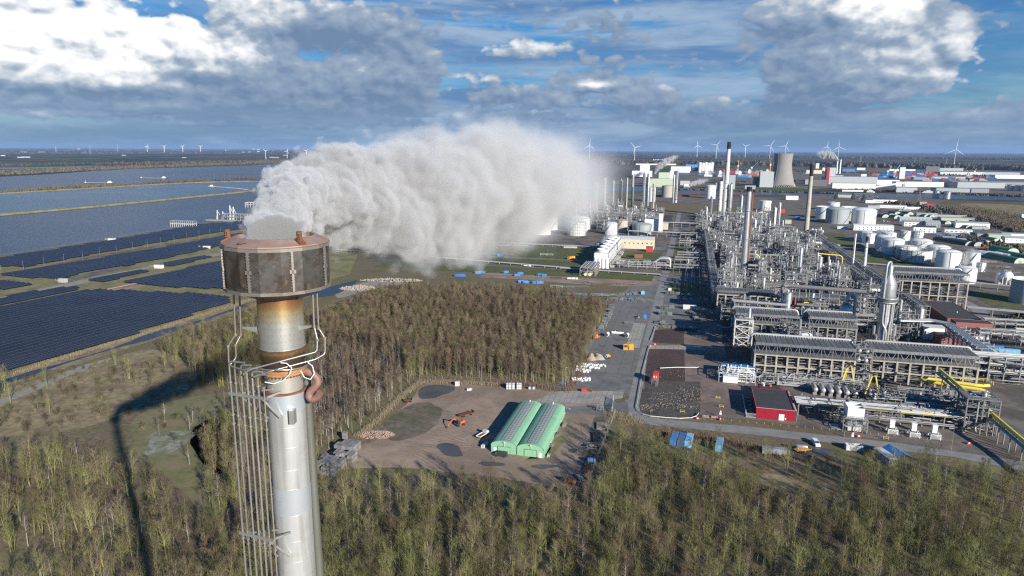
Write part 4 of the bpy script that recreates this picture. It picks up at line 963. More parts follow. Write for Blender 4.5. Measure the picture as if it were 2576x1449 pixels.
def tank(px0,px1,pbase,ptop,label,mat='white',roof='cone',group=None,stair=True,scaf=False,name='storage_tank'):
 """an upright tank from its photo extent: left, right, ground line in front, top of the shell's front"""
 x=(px0+px1)/2;d=dist(x,pbase);r=(px1-px0)/2/FPX*d
 X_,Y_=G(x,pbase);k=(1+r/math.hypot(X_,Y_));X_,Y_=X_*k,Y_*k
 h=hgt(x,pbase,ptop)
 o=thing(name,label,'tank',(X_,Y_,0),RZ,group);m=MB();nn=36
 prof=[(r*1.01,0),(r*1.01,0.3),(r,0.32)]
 nb=max(2,int(h/2.6))
 for i in range(1,nb+1):prof+=[(r,h*i/nb-0.06),(r*1.004,h*i/nb-0.03),(r*1.0,h*i/nb)]
 m.lathe(prof,nn);m.build('shell',M[mat],o,smooth=True)
 m=MB()
 if roof=='cone':m.lathe([(r*1.012,h),(r*1.012,h+0.12),(r*0.6,h+r*0.055),(0,h+r*0.12)],nn)
 elif roof=='dome':m.lathe([(r*1.012,h),(r*0.85,h+r*0.10),(r*0.6,h+r*0.17),(r*0.3,h+r*0.21),(0,h+r*0.225)],nn)
 else:m.lathe([(r*1.012,h),(r*0.985,h),(r*0.985,h-2.5),(0,h-2.4)],nn)
 rf=m.build('roof',M[mat if roof!='float' else 'white_dull'],o,smooth=True)
 m=MB();m.rail([(r*.985*math.cos(a),r*.985*math.sin(a),h+0.1)for a in[2*math.pi*i/24 for i in range(25)]],1.1,0.09,step=3);m.build('railing',M['steel'],o)
 if roof=='dome':
  m=MB()
  for i in range(18):
   a=2*math.pi*i/18;m.bar((r*0.98*math.cos(a),r*0.98*math.sin(a),h+0.15),(r*0.1*math.cos(a),r*0.1*math.sin(a),h+r*0.235),0.22)
  m.build('roof_rib',M['steel'],o)
 if stair:
  m=MB();a0=R(-150)if hash(label)%2 else R(-70);pts=[]
  for i in range(17):
   a=a0+R(70)*i/16;pts.append(((r+0.55)*math.cos(a),(r+0.55)*math.sin(a),h*i/16))
  for p,q in zip(pts[:-1],pts[1:]):m.bar(p,q,0.8,h=0.25);m.bar((p[0],p[1],p[2]+1),(q[0],q[1],q[2]+1),0.1)
  m.build('stair',M['steel'],o)
  m=MB();a=a0-0.5;m.path([((r+.3)*math.cos(a),(r+.3)*math.sin(a),0.3),((r+.3)*math.cos(a),(r+.3)*math.sin(a),h+0.4),((r*.6)*math.cos(a),(r*.6)*math.sin(a),h+0.8)],0.15,5);m.build('riser_pipe',M['pipe_dull'],o)
 if scaf:
  m=MB();R2=r+1.2;k=30
  for i in range(k):
   a=2*math.pi*i/k;b=2*math.pi*(i+1)/k
   m.bar((R2*math.cos(a),R2*math.sin(a),0),(R2*math.cos(a),R2*math.sin(a),h+1.2),0.16)
   for j in range(1,int(h/2)+1):m.bar((R2*math.cos(a),R2*math.sin(a),j*2),(R2*math.cos(b),R2*math.sin(b),j*2),0.30,h=0.12)
  m.build('scaffolding',M['steel'],o)
 return o
def hall(o,x0,y0,x1,y1,h,wall,roof,gable=0.0,win=None,doors=(),roofname='roof',along='x',parapet=0.0,win_mat='glass'):
 """a plain building on thing o: wall, roof, and window / door rows on its near side"""
 m=MB()
 m.box(x0,y0,0,x1,y1,h);
 if gable and along=='y':
  xm=(x0+x1)/2
  for y in(y0,y1):m.add([(x0,y,h),(x1,y,h),(xm,y,h+gable)],[(0,1,2)if y==y0 else(2,1,0)])
 if gable and along=='x':
  ym=(y0+y1)/2
  for x in(x0,x1):m.add([(x,y0,h),(x,y1,h),(x,ym,h+gable)],[(2,1,0)if x==x0 else(0,1,2)])
 m.build('wall',M[wall],o)
 m=MB();t=0.12;ov=0.25
 if gable and along=='y':
  xm=(x0+x1)/2
  m.add([(x0-ov,y0-ov,h),(xm,y0-ov,h+gable+.05),(xm,y1+ov,h+gable+.05),(x0-ov,y1+ov,h),(x0-ov,y0-ov,h+t),(xm,y0-ov,h+gable+t+.05),(xm,y1+ov,h+gable+t+.05),(x0-ov,y1+ov,h+t)],[(4,5,6,7),(0,1,5,4),(3,7,6,2),(0,4,7,3)])
  m.add([(x1+ov,y0-ov,h),(xm,y0-ov,h+gable+.05),(xm,y1+ov,h+gable+.05),(x1+ov,y1+ov,h),(x1+ov,y0-ov,h+t),(xm,y0-ov,h+gable+t+.05),(xm,y1+ov,h+gable+t+.05),(x1+ov,y1+ov,h+t)],[(7,6,5,4),(4,5,1,0),(2,6,7,3),(3,7,4,0)])
 elif gable:
  ym=(y0+y1)/2
  m.add([(x0-ov,y0-ov,h),(x1+ov,y0-ov,h),(x1+ov,ym,h+gable+.05),(x0-ov,ym,h+gable+.05),(x0-ov,y0-ov,h+t),(x1+ov,y0-ov,h+t),(x1+ov,ym,h+gable+t+.05),(x0-ov,ym,h+gable+t+.05)],[(4,5,6,7),(0,1,5,4),(1,2,6,5),(3,0,4,7)])
  m.add([(x0-ov,y1+ov,h),(x1+ov,y1+ov,h),(x1+ov,ym,h+gable+.05),(x0-ov,ym,h+gable+.05),(x0-ov,y1+ov,h+t),(x1+ov,y1+ov,h+t),(x1+ov,ym,h+gable+t+.05),(x0-ov,ym,h+gable+t+.05)],[(7,6,5,4),(4,5,1,0),(5,6,2,1),(7,4,0,3)])
 else:
  m.box(x0+(0.25 if parapet else-ov),y0+(0.25 if parapet else-ov),h+0.01,x1-(0.25 if parapet else-ov),y1-(0.25 if parapet else-ov),h+0.22)
 m.build(roofname,M[roof],o)
 if parapet:
  m=MB();t=0.3
  m.box(x0-.05,y0-.05,h-.1,x1+.05,y0+t,h+parapet);m.box(x0-.05,y1-t,h-.1,x1+.05,y1+.05,h+parapet);m.box(x0-.05,y0+t,h-.1,x0+t,y1-t,h+parapet);m.box(x1-t,y0+t,h-.1,x1+.05,y1-t,h+parapet)
  m.build('parapet',M[wall]if parapet<1.5 else M['white'],o)
 if win:
  rows,nw,ww,wh=win
  for rz_ in rows:
   for i in range(nw):
    xc=x0+(x1-x0)*(i+0.5)/nw;m=MB();m.box(xc-ww/2,y0-0.05,rz_,xc+ww/2,y0-0.02,rz_+wh);m.build('window',M[win_mat],o)
 for(xc,w_,hh,mt)in doors:
  m=MB();m.box(xc-w_/2,y0-0.08,0.05,xc+w_/2,y0-0.02,hh);m.build('door',M[mt],o)
 return o
def lamp_post(px,py,h,label,double=False,group='street lamps along the plant roads and paved yard'):
 o=TP('street_lamp',label,'street lamp',px,py,0,group)
 m=MB();m.tube((0,0,0),(0,0,h),0.11,6,r2=0.06);m.build('pole',M['steel'],o)
 m=MB();m.bar((0,0,h),(0.9,-0.25,h+0.12),0.22,h=0.12);
 if double:m.bar((0,0,h),(-0.9,0.25,h+0.12),0.22,h=0.12)
 m.build('lamp_head',M['white_dull'],o);return o
def block_proto(seed,w,d,h,kind):
 """a steel process frame with decks, pipes, drums and small towers"""
 r=random.Random(seed);o=thing('process_frame','x','process frame');m=MB()
 nl=max(2,int(h/4.2));zs=[h*(i+1)/nl for i in range(nl)]
 xm=r.uniform(-0.2,0.25)*w
 z2=zs[:max(1,nl-r.randrange(0,2)-1)]
 frame_mb(m,-w/2,-d/2,xm,d/2,zs,2,2,0.34,r=r);frame_mb(m,xm,-d/2,w/2,d/2,z2,2,2,0.34,r=r)
 m.rail([(-w/2,-d/2,zs[-1]),(xm,-d/2,zs[-1]),(xm,d/2,zs[-1])],1.1,0.08,step=2.5);m.rail([(xm,-d/2,z2[-1]),(w/2,-d/2,z2[-1]),(w/2,d/2,z2[-1])],1.1,0.08,step=2.5)
 m.build('frame',M['steel'],o)
 m=MB()
 for z in zs:
  for a,b in((-w/2,xm),(xm,w/2)):
   if b>xm and z>z2[-1]:continue
   for k in range(2):
    if r.random()<0.55:y=r.uniform(-d/2,d/2-3);m.box(a+0.3,y,z+0.02,b-0.3,min(d/2,y+r.uniform(1.2,3.5)),z+0.10)
 m.build('deck',M['grate'],o)
 m=MB();clutter(m,-w/2,-d/2,w/2,d/2,1.0,z2[-1]+1.5,int(w*d*0.26),r,0.09,0.28,3);clutter(m,-w/2,-d/2,xm,d/2,z2[-1],zs[-1]+1.5,int(w*d*0.09),r,0.09,0.28)
 for i in range(int(w*d*0.05)):
  x,y=r.uniform(-w/2,w/2),r.uniform(-d/2,d/2);z=r.choice([0]+z2);m.tube((x,y,z),(x,y,z+r.uniform(1,3.2)),r.uniform(.12,.35),6,mi=r.randrange(2))
 m.build('piping',[M['pipe'],M['pipe_dull'],M['steel_dark']],o)
 for i in range(r.randrange(2,5)):
  z=r.choice(z2);x,y=r.uniform(-w*.35,w*.35),r.uniform(-d*.3,d*.3);rr=r.uniform(.6,1.25);m=MB();capsule(m,(x,y,z+rr+.3),r.uniform(4,7.5),rr,'x' if r.random()<.6 else 'y',12);m.build('drum',M[r.choice(['pipe','white_dull','clad'])],o,smooth=True)
 for i in range(r.randrange(1,4)):
  x,y=r.uniform(-w*.4,w*.4),r.uniform(-d*.4,d*.4);rr=r.uniform(.5,1.1);hh=h*r.uniform(.8,1.45);m=MB();m.lathe([(rr,0),(rr,hh-rr*.4),(rr*.7,hh-.1),(0,hh)],12,x,y,0);m.build('small_tower',M[r.choice(['pipe','clad','white_dull'])],o,smooth=True)
 if kind=='dark':
  m=MB();m.box(-w*.35,-d*.3,0.4,w*.2,d*.3,h*0.55);m.build('heater_box',M['steel_dark'],o)
 return o
def rack_proto(seed,L_,wd,zs,npipe):
 r=random.Random(seed);o=thing('pipe_rack','x','pipe rack');m=MB()
 k=max(1,round(L_/6.5))
 for i in range(k+1):
  x=-L_/2+L_*i/k
  for y in(-wd/2,wd/2):m.bar((x,y,0),(x,y,zs[-1]),0.34)
  for z in zs:m.bar((x,-wd/2,z),(x,wd/2,z),0.30)
 for z in zs:
  for y in(-wd/2,wd/2):m.bar((-L_/2,y,z),(L_/2,y,z),0.22)
 m.build('rack_frame',M['steel'],o)
 for z in zs:
  m=MB();y=-wd/2+0.3
  while y<wd/2-0.2:
   rr=r.uniform(.10,.34);
   if r.random()<0.85:m.tube((-L_/2,y+rr,z+.15+rr),(L_/2,y+rr,z+.15+rr),rr,6,mi=r.randrange(2))
   y+=2*rr+r.uniform(.08,.4)
  m.build('pipe_bank',[M['pipe'],M['pipe_dull']],o)
 return o
def cooler_bank(e0,e1,n0,n1,zf,zt,label,bays,frame='concrete',header=True,fill=True,seed=1,brace=True):
 """air-cooler bank on top of a portal frame"""
 r=random.Random(seed);w,d=e1-e0,n1-n0;o=T('air_cooler_bank',label,'cooler bank',(e0+e1)/2,(n0+n1)/2);nb=bays;m=MB()
 for i in range(nb+1):
  x=-w/2+w*i/nb
  for y in(-d/2,d/2):m.bar((x,y,0),(x,y,zf),0.85)
  m.bar((x,-d/2,zf-.5),(x,d/2,zf-.5),0.75)
 for y in(-d/2,d/2):
  m.bar((-w/2,y,zf-.45),(w/2,y,zf-.45),0.7,h=0.9)
  if zf>9:m.bar((-w/2,y,zf*.48),(w/2,y,zf*.48),0.55,h=0.7)
 m.build('portal_frame',M[frame],o)
 m=MB();m.box(-w/2-.6,-d/2-.8,zf,w/2+.6,d/2+.8,zf+.22);m.build('deck',M['grate'],o)
 m=MB();m.rail([(-w/2-.5,-d/2-.7,zf+.2),(w/2+.5,-d/2-.7,zf+.2),(w/2+.5,d/2+.7,zf+.2)],1.1,0.08,step=2)
 if brace:
  for i in range(nb):
   x=-w/2+w*(i+.5)/nb
   for y in(-d/2,):m.bar((x,y,zf+.2),(x-w/nb*.4,y,zt-.6),0.2);m.bar((x,y,zf+.2),(x+w/nb*.4,y,zt-.6),0.2)
 for i in range(nb+1):
  x=-w/2+w*i/nb
  for y in(-d/2,d/2):m.bar((x,y,zf),(x,y,zt),0.28)
 m.bar((-w/2,-d/2-.3,zt-.5),(w/2,-d/2-.3,zt-.5),0.3,h=1.2);m.bar((-w/2,d/2+.3,zt-.5),(w/2,d/2+.3,zt-.5),0.3,h=1.2)
 m.rail([(-w/2-.9,-d/2-1.0,zt-1),(w/2+.9,-d/2-1.0,zt-1)],1.1,0.08,step=2);m.box(-w/2-1,-d/2-1.2,zt-1.1,w/2+1,-d/2-.2,zt-1.0)
 m.build('support_steel',M['steel'],o)
 k=nb*2
 for i in range(k):
  x0=-w/2+w*i/k+.12;x1=-w/2+w*(i+1)/k-.12;m=MB();m.box(x0,-d/2,zt-.7,x1,d/2,zt);
  for j in range(3):m.box(x0-.02,-d/2+d*(j+.5)/3-.06,zt,x1+.02,-d/2+d*(j+.5)/3+.06,zt+.08)
  m.build('cooler_bay',M['fan'],o)
 if header:
  m=MB();m.path([(-w/2-2,d/2+.7,zt-4),(-w/2-1,d/2+.7,zt+.9),(w/2+.5,d/2+.7,zt+.9),(w/2+1.5,d/2+.7,zt-3)],.62,10)
  for i in range(k*2):m.tube((-w/2+w*(i+.5)/(k*2),d/2+.6,zt+.5),(-w/2+w*(i+.5)/(k*2),d/2-.6,zt+.25),.16,5)
  m.build('header_pipe',M['pipe'],o,smooth=True)
 if fill:
  m=MB();clutter(m,-w/2+.4,-d/2+.2,w/2-.4,d/2-.2,0.8,zf-1.2,int(w*d*0.26),r,.10,.34,3)
  for z in(zf*.28,zf*.55,zf*.8):
   for j in range(6):m.tube((-w/2,-d/2+d*(j+.5)/6,z),(w/2,-d/2+d*(j+.5)/6,z),r.uniform(.12,.3),6,mi=1+j%2)
  m.build('piping',[M['pipe'],M['pipe_dull'],M['steel_dark']],o)
  m=MB()
  for i in range(nb):
   x=-w/2+w*(i+.5)/nb;m.bar((x-w/nb*.45,-d/2+.3,zf*.25),(x+w/nb*.45,-d/2+.3,zf*.25),.3);m.box(x-1.2,-d/4,0,x+1.2,d/4,1.6)
  m.build('pump',M['pipe_dull'],o)
 return o
def drum(e,n,z,L_,r,label,mat='pipe',axis='x',group=None,name='horizontal_vessel',leg=True):
 o=T(name,label,'vessel',e,n,0,group);m=MB();capsule(m,(0,0,z),L_,r,axis,16);m.build('shell',M[mat],o,smooth=True)
 for s in(-.3,.3):
  m=MB();c=(L_*s,0)if axis=='x' else(0,L_*s);a=(.25,r*.8)if axis=='x' else(r*.8,.25)
  m.box(c[0]-a[0],c[1]-a[1],0,c[0]+a[0],c[1]+a[1],z-r*.6);m.build('saddle',M['concrete_dark'],o)
 return o
# ------------------------------------------------------------ green hall and the things in the muddy yard
def arched_hall():
 e0,e1,n0,n1=-69.6,-48.7,236.4,280.9;w=(e1-e0)/2;d=n1-n0
 root=T('arched_hall','pale green twin arched hall with two skylight strips in the muddy yard','hall',e0,n0)
 hw,ha=3.1,5.2;N=18
 def arc(x0,k):
  a=math.pi*k;x=x0+w/2-(w/2)*math.cos(a);return(x,hw+(ha-hw)*math.sin(a)**0.85)
 for s in(0,1):
  x0=s*w;m=MB();pr=[arc(x0,i/N)for i in range(N+1)]
  vs=[(x,y,z)for y in(-0.25,d+0.25)for x,z in pr];fs=[(i,i+1,N+1+i+1,N+1+i)for i in range(N)]
  m.add(vs,fs)
  roof=m.build('roof',M['green_sheet'],root,smooth=True)
  m=MB();x=x0 if s==0 else x0+w
  m.quad((x,0,0),(x,0,hw),(x,d,hw),(x,d,0))if s==0 else m.quad((x,d,0),(x,d,hw),(x,0,hw),(x,0,0))
  for y,flip in((0,False),(d,True)):
   v=[(x0,y,0)]+[(a,y,b)for a,b in pr]+[(x0+w,y,0)];m.add(v,[tuple(range(len(v)))[::-1]if not flip else tuple(range(len(v)))])
  m.build('wall',M['green_sheet'],root)
  m=MB();fr=MB();k0,k1=(0.40,0.64);nseg=24
  for j in range(nseg):
   ya=1.2+(d-2.4)*j/nseg;yb=1.2+(d-2.4)*(j+1)/nseg
   for i in range(3):
    ka=k0+(k1-k0)*i/3;kb=k0+(k1-k0)*(i+1)/3;A,B=arc(x0,ka),arc(x0,kb)
    m.quad((A[0]+.05,ya+.12,A[1]+.07),(B[0]-.05,ya+.12,B[1]+.07),(B[0]-.05,yb-.12,B[1]+.07),(A[0]+.05,yb-.12,A[1]+.07))
   fr.add([(arc(x0,k0+(k1-k0)*i/6)[0],y,arc(x0,k0+(k1-k0)*i/6)[1]+.06)for y in(ya-.14,ya+.14)for i in range(7)],[(i,i+1,8+i,7+i)for i in range(6)])
  for i in range(4):
   A=arc(x0,k0+(k1-k0)*i/3);fr.bar((A[0],1.2,A[1]+.06),(A[0],d-1.2,A[1]+.06),0.14,h=.05)
  sk=m.build('skylight',M['skylight'],roof);fr.build('skylight_frame',M['rust'],roof)
  m=MB();xc=x0+w*0.52;m.box(xc-2.6,-.10,.05,xc+2.2,-.02,2.9);dr=m.build('sliding_door',M['green_sheet'],root)
  m=MB();m.bar((xc-2.7,-.14,2.95),(xc+2.3,-.14,2.95),.14);m.bar((xc-2.7,-.12,0),(xc-2.7,-.12,2.9),.08);m.bar((xc+2.2,-.12,0),(xc+2.2,-.12,2.9),.08);m.build('door_rail',M['steel_dark'],dr)
  xd=x0+1.6 if s==0 else x0+w-1.5;m=MB();m.box(xd-.6,-.11,.05,xd+.6,-.02,2.15);m.build('door',M['white'],root)
  m=MB();m.bar((xc,-.25,2.9),(xc,-.5,4.9),.08);m.box(xc-.25,-.9,4.85,xc+.25,-.4,5.05);m.build('wall_lamp',M['white'],root)
  m=MB();m.tube((x0+w*.5,d-1,ha-.1),(x0+w*.5,d-1,ha+.7),.22,8);m.build('roof_vent',M['white'],root)
 m=MB();m.box(w-.18,-.35,hw-.1,w+.18,d+.3,hw+.06);m.tube((w,-.2,0),(w,-.2,hw),.13,8);m.build('gutter',M['concrete_dark'],root)
 for y in(9,20,31,40):
  m=MB();m.bar((2*w,y,2.6),(2*w+.7,y,2.9),.1);m.box(2*w+.5,y-.2,2.8,2*w+1.0,y+.2,2.95);m.build('wall_lamp',M['white'],root)
arched_hall()
def wheelset(mb,xs,ys,r=.42,wd=.28):
 for x in xs:
  for y in ys:mb.tube((x,y-wd/2,r),(x,y+wd/2,r),r,12)
def make_van(name,label,loc,rz,col,L_=5.0,wd=1.95,h=1.98,group=None,patch=False):
 """x forward"""
 o=thing(name,label,'van',(*loc,0),rz,group);m=MB();y=wd/2
 prof=[(-L_/2,.45),(-L_/2,h*.96),(-L_/2+.15,h),(L_*.16,h),(L_*.30,h*.62),(L_*.46,h*.54),(L_*.5,h*.42),(L_*.5,.40)]
 vs=[(x,s*y*(1.0 if z<h*.6 else .92),z)for s in(-1,1)for x,z in prof];k=len(prof)
 m.add(vs,[tuple(range(k)),tuple(range(2*k-1,k-1,-1))]+[(i,k+i,k+(i+1)%k,(i+1)%k)for i in range(k)])
 b=m.build('body',col,o)
 m=MB();m.quad((L_*.165,-y*.85,h*.985),(L_*.295,-y*.85,h*.64),(L_*.295,y*.85,h*.64),(L_*.165,y*.85,h*.985));
 vs2=m.v;m.v=[(a+.03,b_,c+.03)for a,b_,c in vs2];m.build('windscreen',M['glass'],o)
 for s in(-1,1):
  m=MB();m.box(-L_*.02,s*y*.965-.02,h*.60,L_*.17,s*y*.965+.02,h*.88);m.build('window',M['glass'],o)
 m=MB();wheelset(m,(-L_*.30,L_*.32),(-y+.1,y-.1),.34,.22);m.build('wheels' if False else 'wheel',M['rubber'],o)
 if patch:
  for(a,b_,z0,z1,mt)in((.18,.30,.6,1.1,'hi_yellow'),(.30,.44,.45,1.05,'blue_pale'),(.36,.48,.8,1.15,'hi_yellow'),(.10,.20,.45,.75,'blue_pale')):
   m=MB();m.box(L_*a,-y-.025,z0,L_*b_,-y-.005,z1);m.build('side_pattern',M[mt],o)
 return o
M['hi_yellow']=plain('hi_vis_yellow',(0.75,0.80,0.10),0.5)
M['van_grey']=plain('dark_grey_car_paint',(0.055,0.06,0.068),0.3,0.2,0.05,1,spec=.5)
M['van_white']=plain('white_car_paint',(0.80,0.80,0.80),0.3,0,0.03,1,spec=.5)
x,y=G(1260,1148);make_van('parked_van','dark grey van with yellow and blue patches in front of the green hall',(x,y),RZ+R(176),M['van_grey'],patch=True)
x,y=G(2052,1119);make_van('parked_van','white van parked on the road below the white cooling box',(x,y),RZ+R(-78),M['van_white'])
def flat_truck(px,py,rz,label,cab,bed,L_=6.2,name='flatbed_truck'):
 o=TP(name,label,'truck',px,py,0,None,rz);m=MB();m.box(-L_/2,-1.05,.75,L_*.2,1.05,.9);m.build('bed',M[bed],o)
 m=MB();m.box(-L_/2,-1.1,.9,L_*.2,-1.02,1.3);m.box(-L_/2,1.02,.9,L_*.2,1.1,1.3);m.box(-L_/2,-1.1,.9,-L_/2+.08,1.1,1.3);m.build('side_board',M[cab],o)
 m=MB();a,b=L_*.22,L_*.5;m.add([(a,-1,.5),(b,-1,.5),(b,-1,1.3),(b-.45,-1,2.15),(a,-1,2.2),(a,1,.5),(b,1,.5),(b,1,1.3),(b-.45,1,2.15),(a,1,2.2)],[(0,1,2,3,4),(9,8,7,6,5),(0,5,6,1),(1,6,7,2),(2,7,8,3),(3,8,9,4),(4,9,5,0)]);m.build('cab',M[cab],o)
 m=MB();m.quad((b+.02,-.9,1.35),(b+.02,.9,1.35),(b-.42,.9,2.1),(b-.42,-.9,2.1));m.build('windscreen',M['glass'],o)
 m=MB();wheelset(m,(-L_*.3,L_*.33),(-.9,.9),.4);m.bar((-L_/2,-.4,.6),(L_/2,-.4,.6),.15);m.bar((-L_/2,.4,.6),(L_/2,.4,.6),.15);m.build('chassis',M['rubber'],o);return o
flat_truck(1214,1098,R(70),'small white flatbed truck with a rusty load bed beside the green hall','white_dull','rust')
def container(px,py,rz,label,mat,L_=6.0,wd=2.4,h=2.6,z=0,name='shipping_container',group=None,open_top=False,cat='container'):
 o=TP(name,label,cat,px,py,z,group,rz);m=MB()
 if open_top:
  t=.12;m.box(-L_/2,-wd/2,0,L_/2,wd/2,.15);m.box(-L_/2,-wd/2,.15,L_/2,-wd/2+t,h);m.box(-L_/2,wd/2-t,.15,L_/2,wd/2,h);m.box(-L_/2,-wd/2+t,.15,-L_/2+t,wd/2-t,h);m.box(L_/2-t,-wd/2+t,.15,L_/2,wd/2-t,h)
 else:m.box(-L_/2,-wd/2,.1,L_/2,wd/2,h)
 b=m.build('body',M[mat],o)
 m=MB();k=int(L_/.45)
 for i in range(k):
  x=-L_/2+.2+(L_-.4)*i/(k-1)
  for s in(-1,1):m.box(x-.06,s*wd/2-.04,.15,x+.06,s*wd/2+.04,h-.12)
 for x in(-L_/2,L_/2):
  for s in(-1,1):m.box(x-.06,s*wd/2-.06,0,x+.06,s*wd/2+.06,h+.03)
 m.build('rib',M[mat],o)
 if not open_top:
  m=MB();m.box(L_/2,-wd/2+.1,.2,L_/2+.04,-.02,h-.1);m.box(L_/2,.02,.2,L_/2+.04,wd/2-.1,h-.1);m.build('door',M[mat],o)
 return o
container(1220,1123,R(78),'long narrow white skid unit beside the left wall of the green hall','white_dull',4.2,1.1,1.3)
def excavator(px,py,rz):
 o=TP('wheeled_excavator','orange wheeled excavator reaching down into the mud beside an empty flat trailer','excavator',px,py,0,None,rz)
 m=MB();m.box(-1.9,-1.2,.7,1.9,1.2,1.1);m.build('chassis',M['steel_dark'],o)
 for x in(-1.3,1.3):
  for s in(-1,1):m=MB();m.tube((x,s*.95,.55),(x,s*1.35,.55),.55,14);m.build('wheel',M['rubber'],o)
 m=MB();m.box(-1.9,-1.15,1.2,.4,1.15,2.1);m.box(-1.9,-1.1,2.1,-1.0,1.1,2.35);m.build('upper_body',M['orange'],o)
 m=MB();m.box(.1,.15,1.2,1.5,1.15,2.95);m.build('cab',M['glass'],o)
 m=MB();m.box(.05,.1,2.95,1.55,1.2,3.05);m.build('cab_roof',M['orange'],o)
 m=MB();m.bar((.4,-.4,1.7),(2.7,-.4,3.6),.42);m.bar((2.7,-.4,3.6),(4.6,-.4,2.2),.36);m.build('boom',M['orange'],o)
 m=MB();m.bar((4.6,-.4,2.3),(5.6,-.4,.8),.28);m.build('stick',M['orange'],o)
 m=MB();m.add([(5.3,-.9,.9),(5.3,.1,.9),(6.3,.1,.5),(6.3,-.9,.5),(5.6,-.9,.02),(5.6,.1,.02)],[(0,1,5,4),(0,4,3),(1,2,5),(3,4,5,2),(0,3,2,1)]);m.build('bucket',M['rust'],o)
excavator(1156,1070,R(-128))
def trailer(px,py,rz,label,L_=7.5,mat='rust',name='flat_trailer'):
 o=TP(name,label,'trailer',px,py,0,None,rz);m=MB();m.box(-L_/2,-1.2,.95,L_/2,1.2,1.1);m.bar((-L_/2,-.5,.85),(L_/2,-.5,.85),.2);m.bar((-L_/2,.5,.85),(L_/2,.5,.85),.2);m.build('deck',M[mat],o)
 m=MB()
 for x in(-L_*.3,-L_*.18,L_*.3):wheelset(m,(x,),(-.95,.95),.42)
 m.build('wheel',M['rubber'],o)
 m=MB();m.box(L_/2-.1,-1.2,1.1,L_/2,1.2,1.9);m.build('headboard',M[mat],o);return o
trailer(1172,1046,R(52),'empty rust-brown flat trailer behind the orange excavator')
trailer(1026,1011,R(28),'small rust-topped flat trailer at the edge of the big puddle',4.0)
crate_root=None
def crate_block(px,py,rows,cols,layers,label,group,rz=R(0),miss=0.0,seed=1):
 global crate_root
 r=random.Random(seed);x0,y0=G(px,py)
 for k in range(layers):
  for i in range(cols):
   for j in range(rows):
    if k==layers-1 and r.random()<miss:continue
    ex=i*1.62;ny=j*1.62;a=RZ+rz;x=x0+ex*math.cos(a)-ny*math.sin(a);y=y0+ex*math.sin(a)+ny*math.cos(a)
    if crate_root is None:
     o=thing('metal_crate',label,'crate',(x,y,k*1.62),a,group);m=MB();m.box(-.74,-.74,.16,.74,.74,1.5);m.build('body',M['crate_grey'],o)
     m=MB()
     for sx in(-.76,.76):
      for sy in(-.76,.76):m.box(sx-.05,sy-.05,0,sx+.05,sy+.05,1.6)
     for z in(.12,1.56):
      for s in(-.76,.76):m.bar((-.76,s,z),(.76,s,z),.09);m.bar((s,-.76,z),(s,.76,z),.09)
     m.build('rim',M['crate_rim'],o);crate_root=o
    else:dup(crate_root,(x,y,k*1.62),a,label,group)
M['crate_grey']=plain('crate_sheet',(0.36,0.36,0.35),0.5,0.4,0.2,1.5,rand=.2,streak=.3)
M['crate_rim']=plain('crate_rim_steel',(0.24,0.22,0.21),0.6,0.3,0.3,2,rand=.2,dirt=(.2,.1,.06,.5))
crate_block(868,1106,1,1,2,'grey metal crate in the lone stack beside the brick rubble heap','lone crate stack')
crate_block(848,1137,4,5,2,'grey metal crate in the two-layer block nearest the brick rubble','crate block beside the rubble',seed=2,miss=.12)
crate_block(842,1160,3,5,2,'grey metal crate in the stepped middle block of the crate store','middle crate block',seed=3,miss=.35)
crate_block(786,1190,6,6,2,'grey metal crate in the long block under the birch trees','long crate block under birches',seed=4,miss=.2)
def heap(name,label,px,py,rx,ry,h,n,smin,smax,mat,seed,kind=None,rz=0):
 r=random.Random(seed);m=MB();X,Y=G(px,py)
 for i in range(n):
  a=r.uniform(0,6.28);q=math.sqrt(r.random());lx,ly=q*rx*math.cos(a),q*ry*math.sin(a);z=h*(1-q*q)*r.uniform(.3,1.0)
  s=r.uniform(smin,smax);v=[];
  for c in((1,0,0),(-1,0,0),(0,1,0),(0,-1,0),(0,0,1),(0,0,-1)):v.append((X+lx+c[0]*s*r.uniform(.6,1.3),Y+ly+c[1]*s*r.uniform(.6,1.3),max(0,z)+c[2]*s*r.uniform(.5,1)))
  m.add(v,[(0,2,4),(2,1,4),(1,3,4),(3,0,4),(2,0,5),(1,2,5),(3,1,5),(0,3,5)])
 o=m.build(name,M[mat]);return tag(o,label,'rubble' if kind else 'heap',None,kind)
M['brick_rubble']=plain('broken_brick',(0.42,0.29,0.24),0.9,0,.35,1.5)
M['stone']=plain('pale_stone',(0.33,0.28,0.23),0.9,0,.35,1.0)
M['sand']=plain('sand',(0.36,0.30,0.215),.95,0,.2,1.0)
heap('brick_rubble','heap of pinkish broken bricks between the crates and the muddy ground',948,1094,7.5,4.2,.9,700,.12,.34,'brick_rubble',1,'stuff')
for(px,py,rx,ry,n,sd_)in((1700,1000,14,10,260,2),(1690,1022,15,4,200,3),(1625,1028,4,5,90,4),(1735,985,6,14,130,5),(1680,940,14,8,50,6)):
 heap('rubble','loose pale stones scattered over the dark plot',px,py,rx,ry,.25,n,.10,.36,'stone',sd_,'stuff')
tote=None
